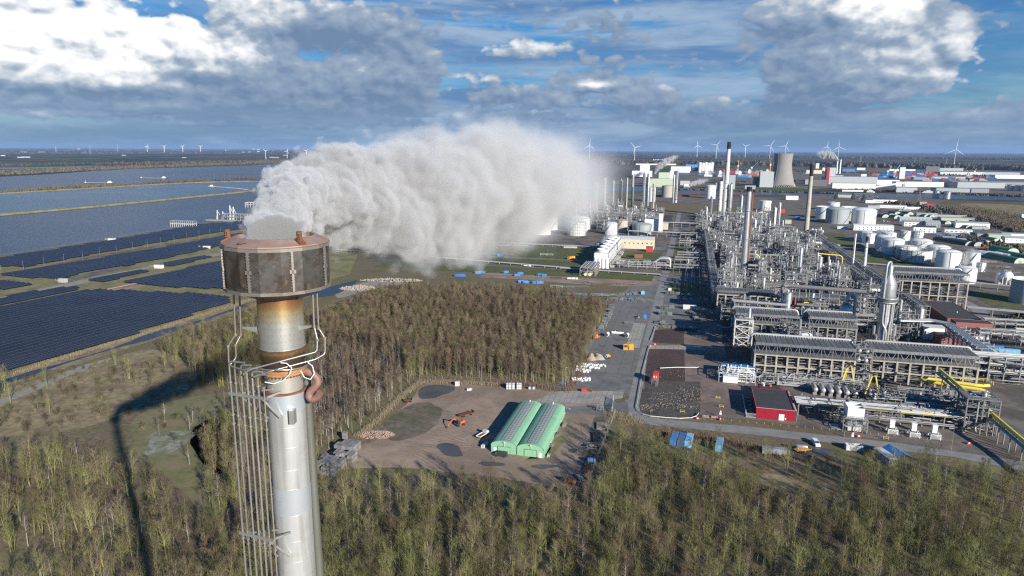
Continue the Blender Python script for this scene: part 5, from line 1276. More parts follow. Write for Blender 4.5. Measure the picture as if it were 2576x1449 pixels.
def ibc(px,py,z,label,group):
 global tote
 if tote is None:
  o=TP('liquid_tote',label,'tote',px,py,z,group);m=MB();m.box(-.48,-.58,.16,.48,.58,1.1);m.build('bottle',M['white'],o)
  m=MB()
  for s in(-.5,.5):
   for t in(-.6,0,.6):m.bar((s,t,.05),(s,t,1.14),.05)
  for z_ in(.12,.62,1.14):
   for s in(-.5,.5):m.bar((s,-.6,z_),(s,.6,z_),.05)
   for s in(-.6,.6):m.bar((-.5,s,z_),(.5,s,z_),.05)
  m.build('cage',M['steel'],o);tote=o
 else:dup(tote,(*G(px,py),z),RZ,label,group)
for k in range(2):
 for px in(1277,1284,1292,1303,1309):ibc(px,979,k*1.2,'white liquid tote in the double stack behind the green hall','totes stacked behind the green hall');ibc(px,975,k*1.2,'white liquid tote in the double stack behind the green hall','totes stacked behind the green hall')
for px in(1333,1343):ibc(px,979,0,'one of two white totes standing alone on the grass behind the hall','pair of lone totes')
for px,z in((1148,0),(1148,1.2),(1153,0),(1153,1.2)):ibc(px,971,z,'pale tote in the small stack beside the wood edge puddle','totes by the puddle')
ibc(1184,982,0,'right of two low totes on the muddy verge under the square wood','totes on the verge');ibc(1178,983,0,'left of two low totes on the muddy verge under the square wood','totes on the verge')
container(1471,985,R(5),'small red skip with scrap wood on the concrete slabs','red_bright',3.0,1.6,1.2,open_top=True,name='scrap_skip',cat='skip')
heap('scrap_heap','heap of scrap wood beside the red skip on the concrete slabs',1481,984,2.2,1.5,1.0,60,.15,.5,'rust',9)
def gate():
 o=TP('sliding_gate','pale blue sliding gate standing open across the yard entrance','gate',1541,1022,0,None,R(4));m=MB()
 m.bar((0,-7,.2),(0,7,.2),.15);m.bar((0,-7,2.2),(0,7,2.2),.12)
 for i in range(36):y=-7+14*i/35;m.bar((0,y,.2),(0,y,2.2),.10)
 m.build('gate_leaf',M['blue_pale'],o)
 for y in(-7.2,7.2):m=MB();m.tube((0,y,0),(0,y,2.6),.13,8);m.build('post',M['white_dull'],o)
gate()
def mesh_fence(name,label,pts,h,mat,step=3.0,px=True):
 P=[(G(*q)if px else W(*q))for q in pts];o=thing(name,label,'fence',(*P[0],0));m=MB();w=MB();b=P[0]
 for p,q in zip(P[:-1],P[1:]):
  p_=(p[0]-b[0],p[1]-b[1]);q_=(q[0]-b[0],q[1]-b[1]);ln=math.hypot(q[0]-p[0],q[1]-p[1]);k=max(1,int(ln/step))
  for i in range(k+1):
   t=i/k;x,y=p_[0]+(q_[0]-p_[0])*t,p_[1]+(q_[1]-p_[1])*t;m.bar((x,y,0),(x,y,h),.09)
  for z in(.1,h*.5,h):w.bar((p_[0],p_[1],z),(q_[0],q_[1],z),.035)
  kk=int(ln/.5)
  for i in range(kk):t=i/kk;x,y=p_[0]+(q_[0]-p_[0])*t,p_[1]+(q_[1]-p_[1])*t;w.bar((x,y,.1),(x,y,h),.02)
 m.build('posts' if False else 'post',M[mat],o);w.build('wire_mesh',M['steel'],o);return o
mesh_fence('mesh_fence','wire mesh fence on concrete posts along the right side of the muddy yard',[(1465,1262),(1500,1160),(1535,1075),(1547,1040)],2.2,'concrete')
mesh_fence('mesh_fence','wire mesh fence along the reeds between muddy yard and square wood',[(1440,988),(1350,975),(1240,962),(1130,955),(1062,956),(1010,1000),(950,1062),(900,1100)],2.0,'concrete_dark')
mesh_fence('mesh_fence','thin fence along the river bank beside the solar rows',[(-40,652),(141,623),(254,604.5),(423,576.5),(560,556.5)],2.2,'steel',step=6)
def store(px,py,rz,label,kind,name,w_=4,d_=2,h_=1.6,mat='steel',seed=1,cat='store'):
 """open yard goods: racks, stacked slabs, pipes"""
 r=random.Random(seed);o=TP(name,label,cat,px,py,0,None,rz);m=MB()
 if kind=='rack':
  for x in(-w_/2,0,w_/2):
   for y in(-d_/2,d_/2):m.bar((x,y,0),(x,y,h_),.12)
  for z in(h_*.5,h_):
   for y in(-d_/2,d_/2):m.bar((-w_/2,y,z),(w_/2,y,z),.12)
   for x in(-w_/2,0,w_/2):m.bar((x,-d_/2,z),(x,d_/2,z),.1)
  m.build('frame',M[mat],o);m=MB()
  for i in range(7):capsule(m,(r.uniform(-w_*.4,w_*.4),r.uniform(-d_*.3,d_*.3),r.uniform(.3,h_)),r.uniform(1,w_*.5),r.uniform(.15,.4),'x',8)
  m.build('goods',M['pipe_dull'],o)
 elif kind=='pipes':
  for i in range(int(w_/.42)):
   for k in range(2):
    x=-w_/2+.42*i+k*.2;pts=[(x,-d_/2+d_*j/12,.22+.4*k+(.10 if j%2 else 0))for j in range(13)];m.path(pts,.15,6)
  m.build('bundle',M[mat],o);m=MB()
  for y in(-d_*.3,d_*.3):m.box(-w_/2,y-.1,0,w_/2,y+.1,.15)
  m.build('bearer',M['timber'],o)
 elif kind=='slabs':
  for i in range(int(w_/.42)):
   x=-w_/2+.42*i;y=r.uniform(-.2,.2);m.add([(x,-d_/2+y,0),(x+.22,-d_/2+y,0),(x+.22,d_/2+y,0),(x,d_/2+y,0),(x+.25,-d_/2+y,h_),(x+.47,-d_/2+y,h_),(x+.47,d_/2+y,h_),(x+.25,d_/2+y,h_)],[(0,3,2,1),(4,5,6,7),(0,1,5,4),(1,2,6,5),(2,3,7,6),(3,0,4,7)])
  m.build('slab',M[mat],o)
 elif kind=='exchanger':
  capsule(m,(0,0,1.3),w_,1.0,'x',14);m.build('shell',M[mat],o,smooth=True);m=MB()
  m.lathe([(1.25,-.12),(1.25,.12)],14,w_*.3,0,1.3,axis='x');m.lathe([(1.2,-.1),(1.2,.1)],14,-w_*.1,0,1.3,axis='x');m.box(-w_*.3,-.8,0,-w_*.2,.8,.7);m.box(w_*.2,-.8,0,w_*.3,.8,.7);m.build('flange',M['rust'],o)
 return o
store(1510,1034,R(5),'open steel access tower with steps on the verge beside the yard gate','rack','access_tower',3,2,2.6,'steel',1)
store(1513,1074,R(8),'grey corrugated pipes laid side by side inside the right yard fence','pipes','pipe_stack',4.2,6.5,1,'concrete',2)
store(1502,1102,R(12),'loose old pipes lying along the right yard fence below the corrugated ones','pipes','pipe_stack',3.4,9,1,'steel_dark',3)
store(1488,1130,R(12),'grey bent frames heaped at the right fence above the blue stand','rack','scrap_pile',3.4,3,2.0,'steel',4)
store(1487,1166,R(8),'dark tank skid with a blue top frame by the right yard fence','exchanger','tank_skid',3.4,1,1,'blue',5)
store(1474,1172,R(8),'weathered timber case beside the blue-topped tank skid','slabs','timber_case',1.6,1.5,1.6,'timber',6)
store(1474,1182,R(0),'orange tarpaulin-covered load by the right yard fence','slabs','covered_load',2.0,1.6,.7,'orange',7)
store(1434,1218,R(-10),'rusty heat exchanger lying at the lower right corner of the muddy yard','exchanger','heat_exchanger',4.4,2,2,'rust',8)
store(1458,1206,R(-60),'dark concrete slabs leaning in a row above the rusty heat exchanger','slabs','slab_stack',4.6,1.6,1.0,'concrete_dark',9)
store(1464,1224,R(-15),'dark slabs leaning against the fence in the lowest yard corner','slabs','slab_stack',3.4,1.6,1.0,'steel_dark',10)
store(1420,1072,R(80),'dark troughs leaning on the right wall of the green hall','slabs','trough_stack',3.5,1.0,1.2,'concrete_dark',11)
store(1404,1097,R(78),'grey pallets leaning on the right wall of the green hall','slabs','pallet_stack',4.0,1.0,1.3,'timber',12)
store(1387,1124,R(78),'dark open crates beside the near right corner of the green hall','rack','open_crate',2.6,1.2,1.0,'concrete_dark',13)
store(1380,1149,R(10),'white cement bags piled at the near right corner of the green hall','slabs','bag_pile',1.4,1.2,1.1,'white_dull',14)
store(1429,1032,R(0),'blue drums standing behind the green hall','rack','drum_group',1.8,1.0,1.1,'blue',15)
def reeds(name,label,pts,n,h,mat,seed,spread=2.0,px=True):
 r=random.Random(seed);P=[(G(*q)if px else W(*q))for q in pts];m=MB();lens=[math.hypot(b[0]-a[0],b[1]-a[1])for a,b in zip(P[:-1],P[1:])];tot=sum(lens)
 for i in range(n):
  t=r.random()*tot;k=0
  while t>lens[k]:t-=lens[k];k+=1
  a,b=P[k],P[k+1];f=t/lens[k];x=a[0]+(b[0]-a[0])*f+r.gauss(0,spread*.5);y=a[1]+(b[1]-a[1])*f+r.gauss(0,spread*.5)
  hh=h*r.uniform(.5,1.2);w=.07;a_=r.uniform(0,3.14);c,s=math.cos(a_)*w,math.sin(a_)*w;dx,dy=r.gauss(0,.25)*hh,r.gauss(0,.25)*hh
  m.add([(x-c,y-s,0),(x+c,y+s,0),(x+dx,y+dy,hh)],[(0,1,2)])
 o=m.build(name,M[mat]);tag(o,label,'reeds',None,'stuff');return o
M['reed']=plain('dry_reed',(0.31,0.24,0.145),.9,0,.2,.5,rand=0)
M['bramble']=plain('red_brown_bramble',(0.20,0.12,0.085),.9,0,.25,.5,rand=0)
reeds('reeds','dry straw-coloured reeds along the yard fence',[(900,1098),(950,1058),(1010,996),(1062,962),(1130,962),(1250,968)],3200,1.5,'reed',1,2.2)
reeds('reeds','dry straw-coloured reeds beside the yard gate',[(1535,1040),(1560,1048),(1600,1062)],1800,1.3,'reed',2,4)
reeds('undergrowth','reddish bramble under the edge of the square wood',[(1240,958),(1330,968),(1425,982),(1445,960),(1480,890)],3500,1.6,'bramble',3,3)
reeds('reeds','dry reeds along the solar field ditch',[(-60,975),(0,952),(120,912),(330,850),(560,776),(640,752)],5000,1.1,'reed',4,4)
reeds('undergrowth','bramble and straw below the access road',[(1640,1085),(1800,1105),(1900,1130),(2000,1150)],3000,1.4,'bramble',5,5)
# ------------------------------------------------------------ paved yard
for k,(px,py,top,lb)in enumerate([(1422,974,925,'grey street lamp at the near corner of the square wood'),(1440,946,896,'second grey street lamp up the edge of the square wood'),(1463,901,859,'third grey street lamp up the square wood edge, beside the sand pile'),(1481,865,827,'fourth grey street lamp up the square wood edge, above the sand pile'),(1498,835,799,'street lamp beside the orange crane at the wood edge'),(1512,803,773,'street lamp beside the green scaffold racks at the wood edge'),(1525,781,753,'farthest street lamp on the square wood edge'),
 (1619,979,941,'street lamp on the kerb behind the red raised container'),(1656,805,780,'street lamp at the corner of the shaded scaffold yard'),(1663,766,746,'street lamp at the head of the shaded scaffold yard'),(1636,1069,1031,'street lamp on the grass verge at the road bend'),(2122,1113,1073,'street lamp beside the white van'),(2391,1143,1066,'tall street lamp in front of the pump rack at the lower road')]):
 lamp_post(px,py,hgt(px,py,top),lb)
bag=None
def bigbag(px,py,label,group,s=1.0):
 global bag
 if bag is None:
  o=TP('bulk_bag',label,'bulk bag',px,py,0,group);m=MB();m.lathe([(.0,0),(.48,0),(.58,.15),(.60,.55),(.54,.9),(.30,1.0),(.16,1.2),(0,1.22)],9);m.build('sack',M['white'],o,smooth=True)
  m=MB()
  for a in range(4):c,s_=math.cos(a*1.57+.78)*.45,math.sin(a*1.57+.78)*.45;m.bar((c,s_,.8),(c*.9,s_*.9,1.25),.07)
  m.build('strap',M['white_dull'],o);bag=o
 else:dup(bag,(*G(px,py),0),RZ+rnd.uniform(0,3),label,group,s)
for row,(xa,xb,py,n)in enumerate([(1455,1522,920,16),(1451,1506,926,13),(1452,1483,932,8),(1450,1478,936,6)]):
 for i in range(n):bigbag(xa+(xb-xa)*i/(n-1)+rnd.uniform(-1,1),py+rnd.uniform(-1.2,1.2)+4*(i/(n-1)-.5),'white bulk bag in the large cluster below the gravel heap','bulk bags below the gravel heap',rnd.uniform(.9,1.1))
for row,(xa,xb,py,n)in enumerate([(1438,1482,955,10),(1442,1483,959,8)]):
 for i in range(n):bigbag(xa+(xb-xa)*i/(n-1)+rnd.uniform(-1,1),py+rnd.uniform(-1.2,1.2),'white bulk bag in the small cluster near the concrete slabs','bulk bags near the concrete slabs',rnd.uniform(.9,1.1))
def pile(name,label,px,py,parts,mat,seed,cat='heap'):
 r=random.Random(seed);X,Y=G(px,py);m=MB()
 for(dx,dy,rad,h)in parts:
  nu,nv=18,6;vs=[(X+dx,Y+dy,h)];fs=[]
  for j in range(1,nv+1):
   for i in range(nu):
    a=2*math.pi*i/nu;q=j/nv;rr=rad*q*(1+r.uniform(-.09,.09));vs.append((X+dx+rr*math.cos(a),Y+dy+rr*math.sin(a),max(-.02,h*(1-q**1.25)+r.uniform(-.08,.08)*h*(1-q))))
  for i in range(nu):fs.append((0,1+i,1+(i+1)%nu))
  for j in range(nv-1):
   for i in range(nu):a=1+j*nu+i;b=1+j*nu+(i+1)%nu;fs.append((a,a+nu,b+nu,b))
  m.add(vs,fs)
 o=m.build(name,M[mat],smooth=True);tag(o,label,cat);return o
pile('sand_pile','pale sand piles beside the dumper on the paved yard',1498,902,[(-2.5,-1,3.6,2.4),(2.0,0,3.8,2.7),(-2,3,3.2,2.2),(1.5,4,3.0,2.0)],'sand',1)
heap('gravel_heap','low heap of grey gravel between the sand piles and bulk bags',1486,913,3.6,2.0,.7,260,.1,.25,'stone',12)
heap('sand_heap','low brown sand heaps beside the pools north of the square wood',900,726,15,8,2.2,420,.5,1.3,'stone',13)
heap('sand_heap','long low sand heaps behind the wood near the service road',985,706,28,6,1.8,420,.5,1.3,'stone',14)
def dumper():
 o=TP('site_dumper','small dumper with an orange skip and blue chassis beside the sand piles','dumper',1526,902,0,None,R(35));m=MB();m.box(-1.7,-.8,.5,1.0,.8,1.1);m.box(-1.6,-.6,1.1,-.6,.6,1.9);m.build('chassis',M['blue'],o)
 m=MB();m.add([(.0,-.8,1.0),(1.5,-.8,.9),(2.3,-1.0,1.9),(-.2,-1.0,1.9),(.0,.8,1.0),(1.5,.8,.9),(2.3,1.0,1.9),(-.2,1.0,1.9)],[(0,1,2,3),(7,6,5,4),(0,4,5,1),(1,5,6,2),(3,7,4,0)]);m.build('skip',M['amber'],o)
 m=MB();wheelset(m,(-1.2,.9),(-.9,.9),.55,.4);m.build('wheel',M['rubber'],o)
dumper()
for i,(px,lb)in enumerate(((1574,'left of the two amber machine cabins, with an open engine bay'),(1588,'right of the two amber machine cabins, a plain closed box'))):
 o=container(px,879,R(6),lb+' on the paved yard','amber',2.6,2.8,3.6,name='machine_cabin',cat='cabin')
 if i==0:
  m=MB();m.box(-1.0,-1.46,1.6,1.0,-1.4,3.2);m.build('opening',M['steel_dark'],o)
  m=MB();m.tube((-.4,-.5,3.6),(-.4,-.5,4.3),.2,8);m.tube((.4,.3,3.6),(.4,.3,4.1),.3,8);m.build('exhaust',M['rust'],o)
def white_vessel(px,py,rz,label,L_,r,openend=False):
 o=TP('white_vessel',label,'vessel',px,py,0,None,rz);m=MB();m.lathe([(r,-L_/2),(r,L_/2)],18,0,0,r+.25,axis='x')
 if not openend:m.lathe([(0,-L_/2-.02),(r*1.15,-L_/2),(r*1.15,-L_/2+.3),(r,-L_/2+.3)],18,0,0,r+.25,axis='x');m.lathe([(r,L_/2-.3),(r*1.15,L_/2-.3),(r*1.15,L_/2),(0,L_/2+.02)],18,0,0,r+.25,axis='x')
 m.build('shell',M['white'],o,smooth=True);m=MB()
 for t in(-.3,.3):m.box(L_*t-.25,-r*.8,0,L_*t+.25,r*.8,.5)
 m.build('saddle',M['white_dull'],o)
 m=MB()
 if openend:m.lathe([(0,-L_/2-.01),(r*.93,-L_/2-.01)],18,0,0,r+.25,axis='x');m.build('open_end',M['steel_dark'],o)
 else:m.tube((-L_*.2,0,r*2),(-L_*.2,0,r*2+.7),.25,8);m.tube((L_*.25,0,r*2),(L_*.25,0,r*2+.5),.2,8);m.build('nozzle',M['white'],o)
white_vessel(1554,841,R(-2),'white flanged vessel lying across the paved yard between two open cylinders',7.5,.75)
white_vessel(1527,846,R(80),'left white open-ended cylinder on the paved yard',3.6,1.15,True)
white_vessel(1577,848,R(82),'right white open-ended cylinder on the paved yard',3.6,1.15,True)
store(1583,814,R(5),'low pile of steel pipes in the middle of the paved yard','rack','pipe_pile',6.5,2.5,1.2,'steel',21)
def crane():
 o=TP('mobile_crane','orange folded crane with rusty feet at the wood edge of the paved yard','crane',1500,852,0,None,R(60));m=MB();m.box(-2.2,-1.0,.6,2.2,1.0,1.5);m.build('chassis',M['orange'],o)
 m=MB();m.bar((-1.5,-.3,1.5),(-1.2,-.3,4.6),.35);m.bar((1.5,.5,1.5),(1.9,.5,4.3),.3);m.bar((-1.2,-.3,4.4),(1.9,.5,3.6),.25);m.build('boom',M['orange'],o)
 m=MB();m.box(-.9,-.9,1.5,.3,.5,2.8);m.build('cab',M['amber'],o);m=MB();m.bar((-2.4,-1.8,.1),(-2.4,1.8,.1),.3);m.bar((2.2,-1.8,.1),(2.2,1.8,.1),.3);m.build('outrigger',M['rust'],o)
crane()
def blue_machine():
 o=TP('blue_machine','tall bright blue cabinet on a work trailer with a pink mat beside it','machine',1618,803,0,None,R(4));m=MB();m.box(.3,-.9,.7,2.3,.9,3.6);m.build('cabinet',M['blue'],o)
 m=MB();m.box(-4.6,-.9,.6,.2,.9,.8);m.bar((-4.5,0,.8),(-3,0,2.0),.3);m.box(-3.6,-.7,.8,-2.2,.7,1.8);m.build('trailer',M['pipe_dull'],o);m=MB();m.box(.3,-3.0,.02,2.6,-1.2,.2);m.build('mat',M['pink'],o)
M['pink']=plain('pink_sheet',(0.72,0.12,0.17),.6)
blue_machine()
def scaf_proto(seed,w_,d_,h_,mat):
 r=random.Random(seed);o=thing('scaffold_stack','x','scaffold stack');m=MB()
 for x in(-w_/2,w_/2):
  for y in(-d_/2,d_/2):m.bar((x,y,0),(x,y,h_),.12)
 for z in(.1,h_*.5,h_):
  for y in(-d_/2,d_/2):m.bar((-w_/2,y,z),(w_/2,y,z),.1)
  for x in(-w_/2,w_/2):m.bar((x,-d_/2,z),(x,d_/2,z),.1)
 m.build('stillage',M['steel'],o);m=MB()
 for i in range(18):
  x=r.uniform(-w_*.42,w_*.42);z=r.uniform(.25,h_*1.05);ex=r.uniform(0,.6);m.bar((x,-d_/2-ex,z),(x,d_/2+ex*.5,z),r.uniform(.12,.26),h=r.uniform(.1,.3))
 m.build('bundle',M[mat],o);return o
M['scaf']=plain('greenish_galvanised_tube',(0.26,0.30,0.28),.5,.35,.3,1.5,rand=.25)
SC=[scaf_proto(31,2.2,2.4,1.8,'scaf'),scaf_proto(32,3.6,1.8,1.2,'scaf'),scaf_proto(33,4.8,1.6,.8,'pipe_dull')]
SC_used=set()
def scaf_row(xa,ya,xb,yb,n,label,group,pick=(0,1),jit=2.5,seed=1):
 r=random.Random(seed)
 for i in range(n):
  t=i/max(1,n-1);px=xa+(xb-xa)*t+r.uniform(-jit,jit);py=ya+(yb-ya)*t+r.uniform(-jit,jit)*.6;k=r.choice(pick);a=RZ+r.choice((0,0,R(90)))+r.uniform(-.08,.08)
  if k not in SC_used:SC_used.add(k);o=SC[k];o.location=(*G(px,py),0);o.rotation_euler=(0,0,a);tag(o,label,'scaffold stack',group)
  else:dup(SC[k],(*G(px,py),0),a,label,group,r.uniform(.85,1.2))
scaf_row(1508,834,1541,772,26,'grey-green scaffold stack in the line along the wood edge','scaffold stacks along the wood edge',(0,1),5,1)
scaf_row(1530,752,1635,758,26,'scaffold stack in the far rows at the head of the paved yard','scaffold stacks at the yard head',(1,2),4,2)
scaf_row(1545,742,1620,738,16,'scaffold stack in the farthest row before the brown storage strip','scaffold stacks at the far row',(1,2),3,3)
scaf_row(1662,776,1684,776,10,'scaffold stack in the upper cluster of the shaded yard','scaffold stacks in the upper shade',(0,),4,4)
scaf_row(1658,790,1684,792,14,'scaffold stack in the middle cluster of the shaded yard','scaffold stacks in the middle shade',(0,1),4,5)
scaf_row(1650,812,1672,816,12,'scaffold stack in the lower cluster of the shaded yard','scaffold stacks in the lower shade',(0,1),4,6)
scaf_row(1660,822,1758,828,18,'low scaffold bundle along the top edge of the dark plot','scaffold bundles above the dark plot',(2,),2,7)
scaf_row(1738,785,1760,812,16,'scaffold stack on the right of the shaded yard','scaffold stacks right of the shade',(0,1),4,8)
scaf_row(1672,738,1735,746,14,'dark scaffold stack along the edge of the shaded lawn','scaffold stacks along the shaded lawn',(0,1),2,9)
container(1735,778,R(2),'white open-topped shelter in the shaded scaffold yard','white_dull',9.5,3.2,3.0,open_top=True,name='open_shelter',cat='shelter')
container(1617,740,R(8),'small bright blue tent at the head of the paved yard','blue_pale',3.0,2.6,2.6,name='work_tent',cat='tent')
container(1587,751,R(8),'blue sheet-covered stack among the far scaffold rows','blue',2.6,1.6,1.4,name='covered_stack',cat='stack')
container(1685,731,R(4),'small white cabin on the shaded lawn','white',2.4,1.8,2.2,name='site_cabin',cat='cabin')
def red_unit():
 px,py=1649,962;o=TP('raised_container','red container raised on a grey steel stand with steps in the dark plot','container',px,py,0,None,R(-2));m=MB();m.box(-1.25,-2.9,2.6,1.25,3.1,5.2);b=m.build('container_box',M['red_bright'],o)
 m=MB()
 for i in range(12):y=-2.8+5.8*i/11;m.box(-1.30,y-.06,2.65,-1.25,y+.06,5.15);m.box(1.25,y-.06,2.65,1.30,y+.06,5.15)
 m.build('rib',M['red_bright'],b)
 for x_,w_ in((-.6,.5),(.5,.35)):m=MB();m.box(x_-w_/2,-2.95,3.5,x_+w_/2,-2.9,4.3);m.build('notice',M['white'],b)
 m=MB()
 for x in(-1.6,1.3):
  for y in(-4.2,-1,2.8):m.bar((x,y,0),(x,y,2.6),.16)
 m.box(-1.7,-4.4,2.5,1.4,3.0,2.6);m.rail([(-1.7,-4.3,2.6),(.4,-4.3,2.6)],1.1,.07);m.rail([(-1.7,-4.3,2.6),(-1.7,-3,2.6)],1.1,.07);m.bar((-1.6,-4.2,0),(1.3,-4.2,2.5),.09);m.bar((1.3,-4.2,0),(-1.6,-4.2,2.5),.09);m.build('stand',M['steel'],o)
 m=MB()
 for i in range(9):m.box(.5,-4.5-.28*i,2.4-.28*i,1.35,-4.25-.28*i,2.46-.28*i)
 m.bar((.5,-4.3,2.5),(.5,-6.8,.1),.09);m.bar((1.35,-4.3,2.5),(1.35,-6.8,.1),.09);m.build('stair',M['steel'],o)
red_unit()
m=MB();P=[Vector((*G(*q),z))for q,z in(((1660,930),.9),((1700,927),.7),((1755,926),.4),((1757,924),.3))];m.path([tuple(p)for p in P],.22,8);tag(m.build('drain_pipe',M['white_dull'],smooth=True),'long white pipe lying across the dark plot from the red container','pipe')
def guard_rail(pts,label):
 P=[Vector((*G(*q),0))for q in pts];o=thing('guard_rail',label,'guard rail',tuple(P[0]));b=P[0];m=MB();ps=MB()
 for p,q in zip(P[:-1],P[1:]):
  for z,hh in((.70,.32),):m.bar(p-b+Vector((0,0,z)),q-b+Vector((0,0,z)),.10,h=hh)
  k=max(1,int((q-p).length/2.6))
  for i in range(k):c=p.lerp(q,i/k)-b;ps.bar(c,c+Vector((0,0,.8)),.12)
 m.build('rail',M['white_dull'],o);ps.build('post',M['steel'],o)
guard_rail([(1649,823),(1644,840),(1637,858)],'short steel guard rail beside the upper dark plot')
guard_rail([(1634,872),(1624,910),(1614,950),(1606,1000),(1601,1027),(1606,1037),(1618,1045),(1635,1050),(1675,1054),(1710,1056),(1738,1054.5),(1752,1050),(1758,1042)],'long steel guard rail curving round the dark plot at the road bend')
def barrier(px,py,label,kind,rz=0,group=None):
 o=TP('road_barrier' if kind!='sign' else 'road_sign',label,'barrier' if kind!='sign' else 'sign',px,py,0,group,rz)
 if kind=='block':m=MB();m.prism([(-.8,-.3),(.8,-.3),(.8,.3),(-.8,.3)],0,.4);m.prism([(-.75,-.18),(.75,-.18),(.75,.18),(-.75,.18)],.4,.95);m.build('body',M['red_bright'],o);m=MB();m.box(-.3,-.2,.4,.3,-.19,.9);m.build('marking',M['white'],o)
 elif kind=='fence':
  m=MB()
  for z in(.35,.95):m.bar((-1.2,0,z),(1.2,0,z),.18,h=.2)
  for x in(-1.2,1.2):m.bar((x,0,0),(x,0,1.1),.08)
  m.build('board',M['white'],o);m=MB()
  for i in range(4):
   for z in(.35,.95):m.box(-1.1+.62*i,-.11,z-.11,-.8+.62*i,-.105,z+.11)
  m.build('red_band',M['red_bright'],o);m=MB();m.add([(-.35,-.13,.5),(.35,-.13,.5),(0,-.13,1.15)],[(0,1,2)]);m.build('warning_triangle',M['orange'],o)
 elif kind=='yellow':
  m=MB()
  for x in(-.9,.9):m.bar((x,0,0),(x,0,1.5),.12)
  for z in(.7,1.4):m.bar((-.9,0,z),(.9,0,z),.14)
  m.build('frame',M['yellow'],o);m=MB()
  for x in(-.5,.1,.6):m.box(x,-.09,1.32,x+.2,-.085,1.48)
  m.build('black_band',M['black'],o)
 elif kind=='sign':
  m=MB();m.bar((0,0,0),(0,0,2.9),.08);m.build('pole',M['steel'],o);m=MB();m.box(-.45,-.07,1.3,.45,-.04,2.3);m.build('plate',M['white'],o);m=MB();m.lathe([(0,-.08),(.42,-.08)],16,0,0,2.85,axis='y');m.build('disc',M['red_bright'],o);m=MB();m.lathe([(0,-.10),(.30,-.10)],16,0,0,2.85,axis='y');m.build('disc_centre',M['white'],o)
barrier(1755,1055,'red barrier block at the end of the curved guard rail','block');barrier(1811,1057,'red barrier block at the foot of the white round sign','block',R(70))
barrier(1775,1051,'left of the two red and white barriers with an orange triangle','fence');barrier(1797,1053,'right of the two red and white barriers with an orange triangle','fence')
barrier(1812,1050,'white notice on a post with a round red-rimmed disc on top','sign');barrier(2144,1106,'white notice post beside the white cooling box','sign')
barrier(1806,1004,'upper yellow barrier on the grass left of the red building','yellow');barrier(1815,1026,'lower yellow barrier on the grass left of the red building','yellow')
barrier(1716,1039,'yellow and white barrier standing alone on the stony dark plot','yellow');barrier(2228,1106,'yellow and black barrier beside the third white pump hood','yellow')
barrier(1648,868,'red barrier block between the two dark plots','block');barrier(1637,873,'red barrier block at the top of the lower guard rail','block')
barrier(2160,1100,'red hydrant frame at the lower road below the white cooling box','block',R(10));barrier(2437,1118,'red barrier block under the sloping yellow pipe','block',R(20))
for i in range(26):
 px=1820+i*20.5;py=1058+(px-1820)*.094
 o=TP('marker_post','short pale marker post on the verge of the lower road','post',px,py,0,'marker posts along the lower road');m=MB();m.bar((0,0,0),(0,0,1.0),.12);m.build('stake',M['concrete'],o);m=MB();m.box(-.07,-.07,.8,.07,.07,1.0);m.build('cap',M['orange'],o)
for i,(px,py,lb,mt)in enumerate(((1696,1112,'left of the three blue containers below the road bend','blue'),(1715,1115,'middle of the three blue containers, half hidden by bare trees','blue'),(1733,1116,'right of the three blue containers below the road bend','blue_pale'),(1809,1126,'light blue container standing alone below the road','blue_pale'))):
 container(px,py,R(84),lb,mt,8.5,2.5,2.8)
container(1947,1141,R(3),'long grey fenced container behind the trees below the lower road','grey_mid',9,2.4,2.4)
container(2147,1131,R(4),'white open-topped container beside the white van','white_dull',6.0,2.4,2.2,open_top=True)
def tool_shed():
 o=TP('open_shed','grey sheet shed with a blue sheet roof below the lower road','shed',2237,1160,0,None,R(22));hall(o,-3.2,-4,.4,5,3.0,'grey_sheet','white_dull');m=MB()
 m.add([(.2,-4.4,3.2),(3.2,-4.4,4.6),(3.2,5.2,4.6),(.2,5.2,3.2)],[(0,1,2,3)]);m.add([(3.2,-4.4,4.6),(6.2,-4.4,3.2),(6.2,5.2,3.2),(3.2,5.2,4.6)],[(0,1,2,3)]);m.build('blue_roof',M['blue'],o);m=MB()
 for x in(.6,6.0):
  for y in(-4,0,5):m.bar((x,y,0),(x,y,3.2),.18)
 m.build('post',M['steel_dark'],o)
tool_shed()
trailer(2018,1136,R(28),'amber trailer carrying a silver tank in the flooded corner below the road',6.5,'amber');drum(*L(2016,1135),1.9,4.6,.8,'silver tank on the amber trailer in the flooded corner','clad',leg=False)
sheet('puddle_water',[(1985,1128),(2060,1126),(2110,1138),(2080,1150),(2010,1150),(1975,1142)],.09,M['puddle'])
def tyre_tracks():
 r=random.Random(8);m=MB()
 for k in range(26):
  a=Vector((*G(r.uniform(1000,1220),r.uniform(1010,1170)),.09+k*.0007));t=r.uniform(-.9,.3);c=r.uniform(-.03,.03);pts=[]
  for i in range(14):pts.append(a.copy());a+=Vector((math.cos(t),math.sin(t),0))*1.8;t+=c
  for o in(-.9,.9):
   row=[]
   for i,q in enumerate(pts):d=(pts[min(i+1,13)]-pts[max(i-1,0)]).normalized();n=Vector((-d.y,d.x,0));row+=[tuple(q+n*(o-.17)),tuple(q+n*(o+.17))]
   m.add(row,[(2*i+1,2*i,2*i+2,2*i+3)for i in range(13)])
 m.build('tyre_track_ground',M['track_mud'],kind='structure')
M['track_mud']=earth('wheel_track_mud',[(0.4,(0.17,0.13,0.10),(0.30,0.235,0.19))])
tyre_tracks()
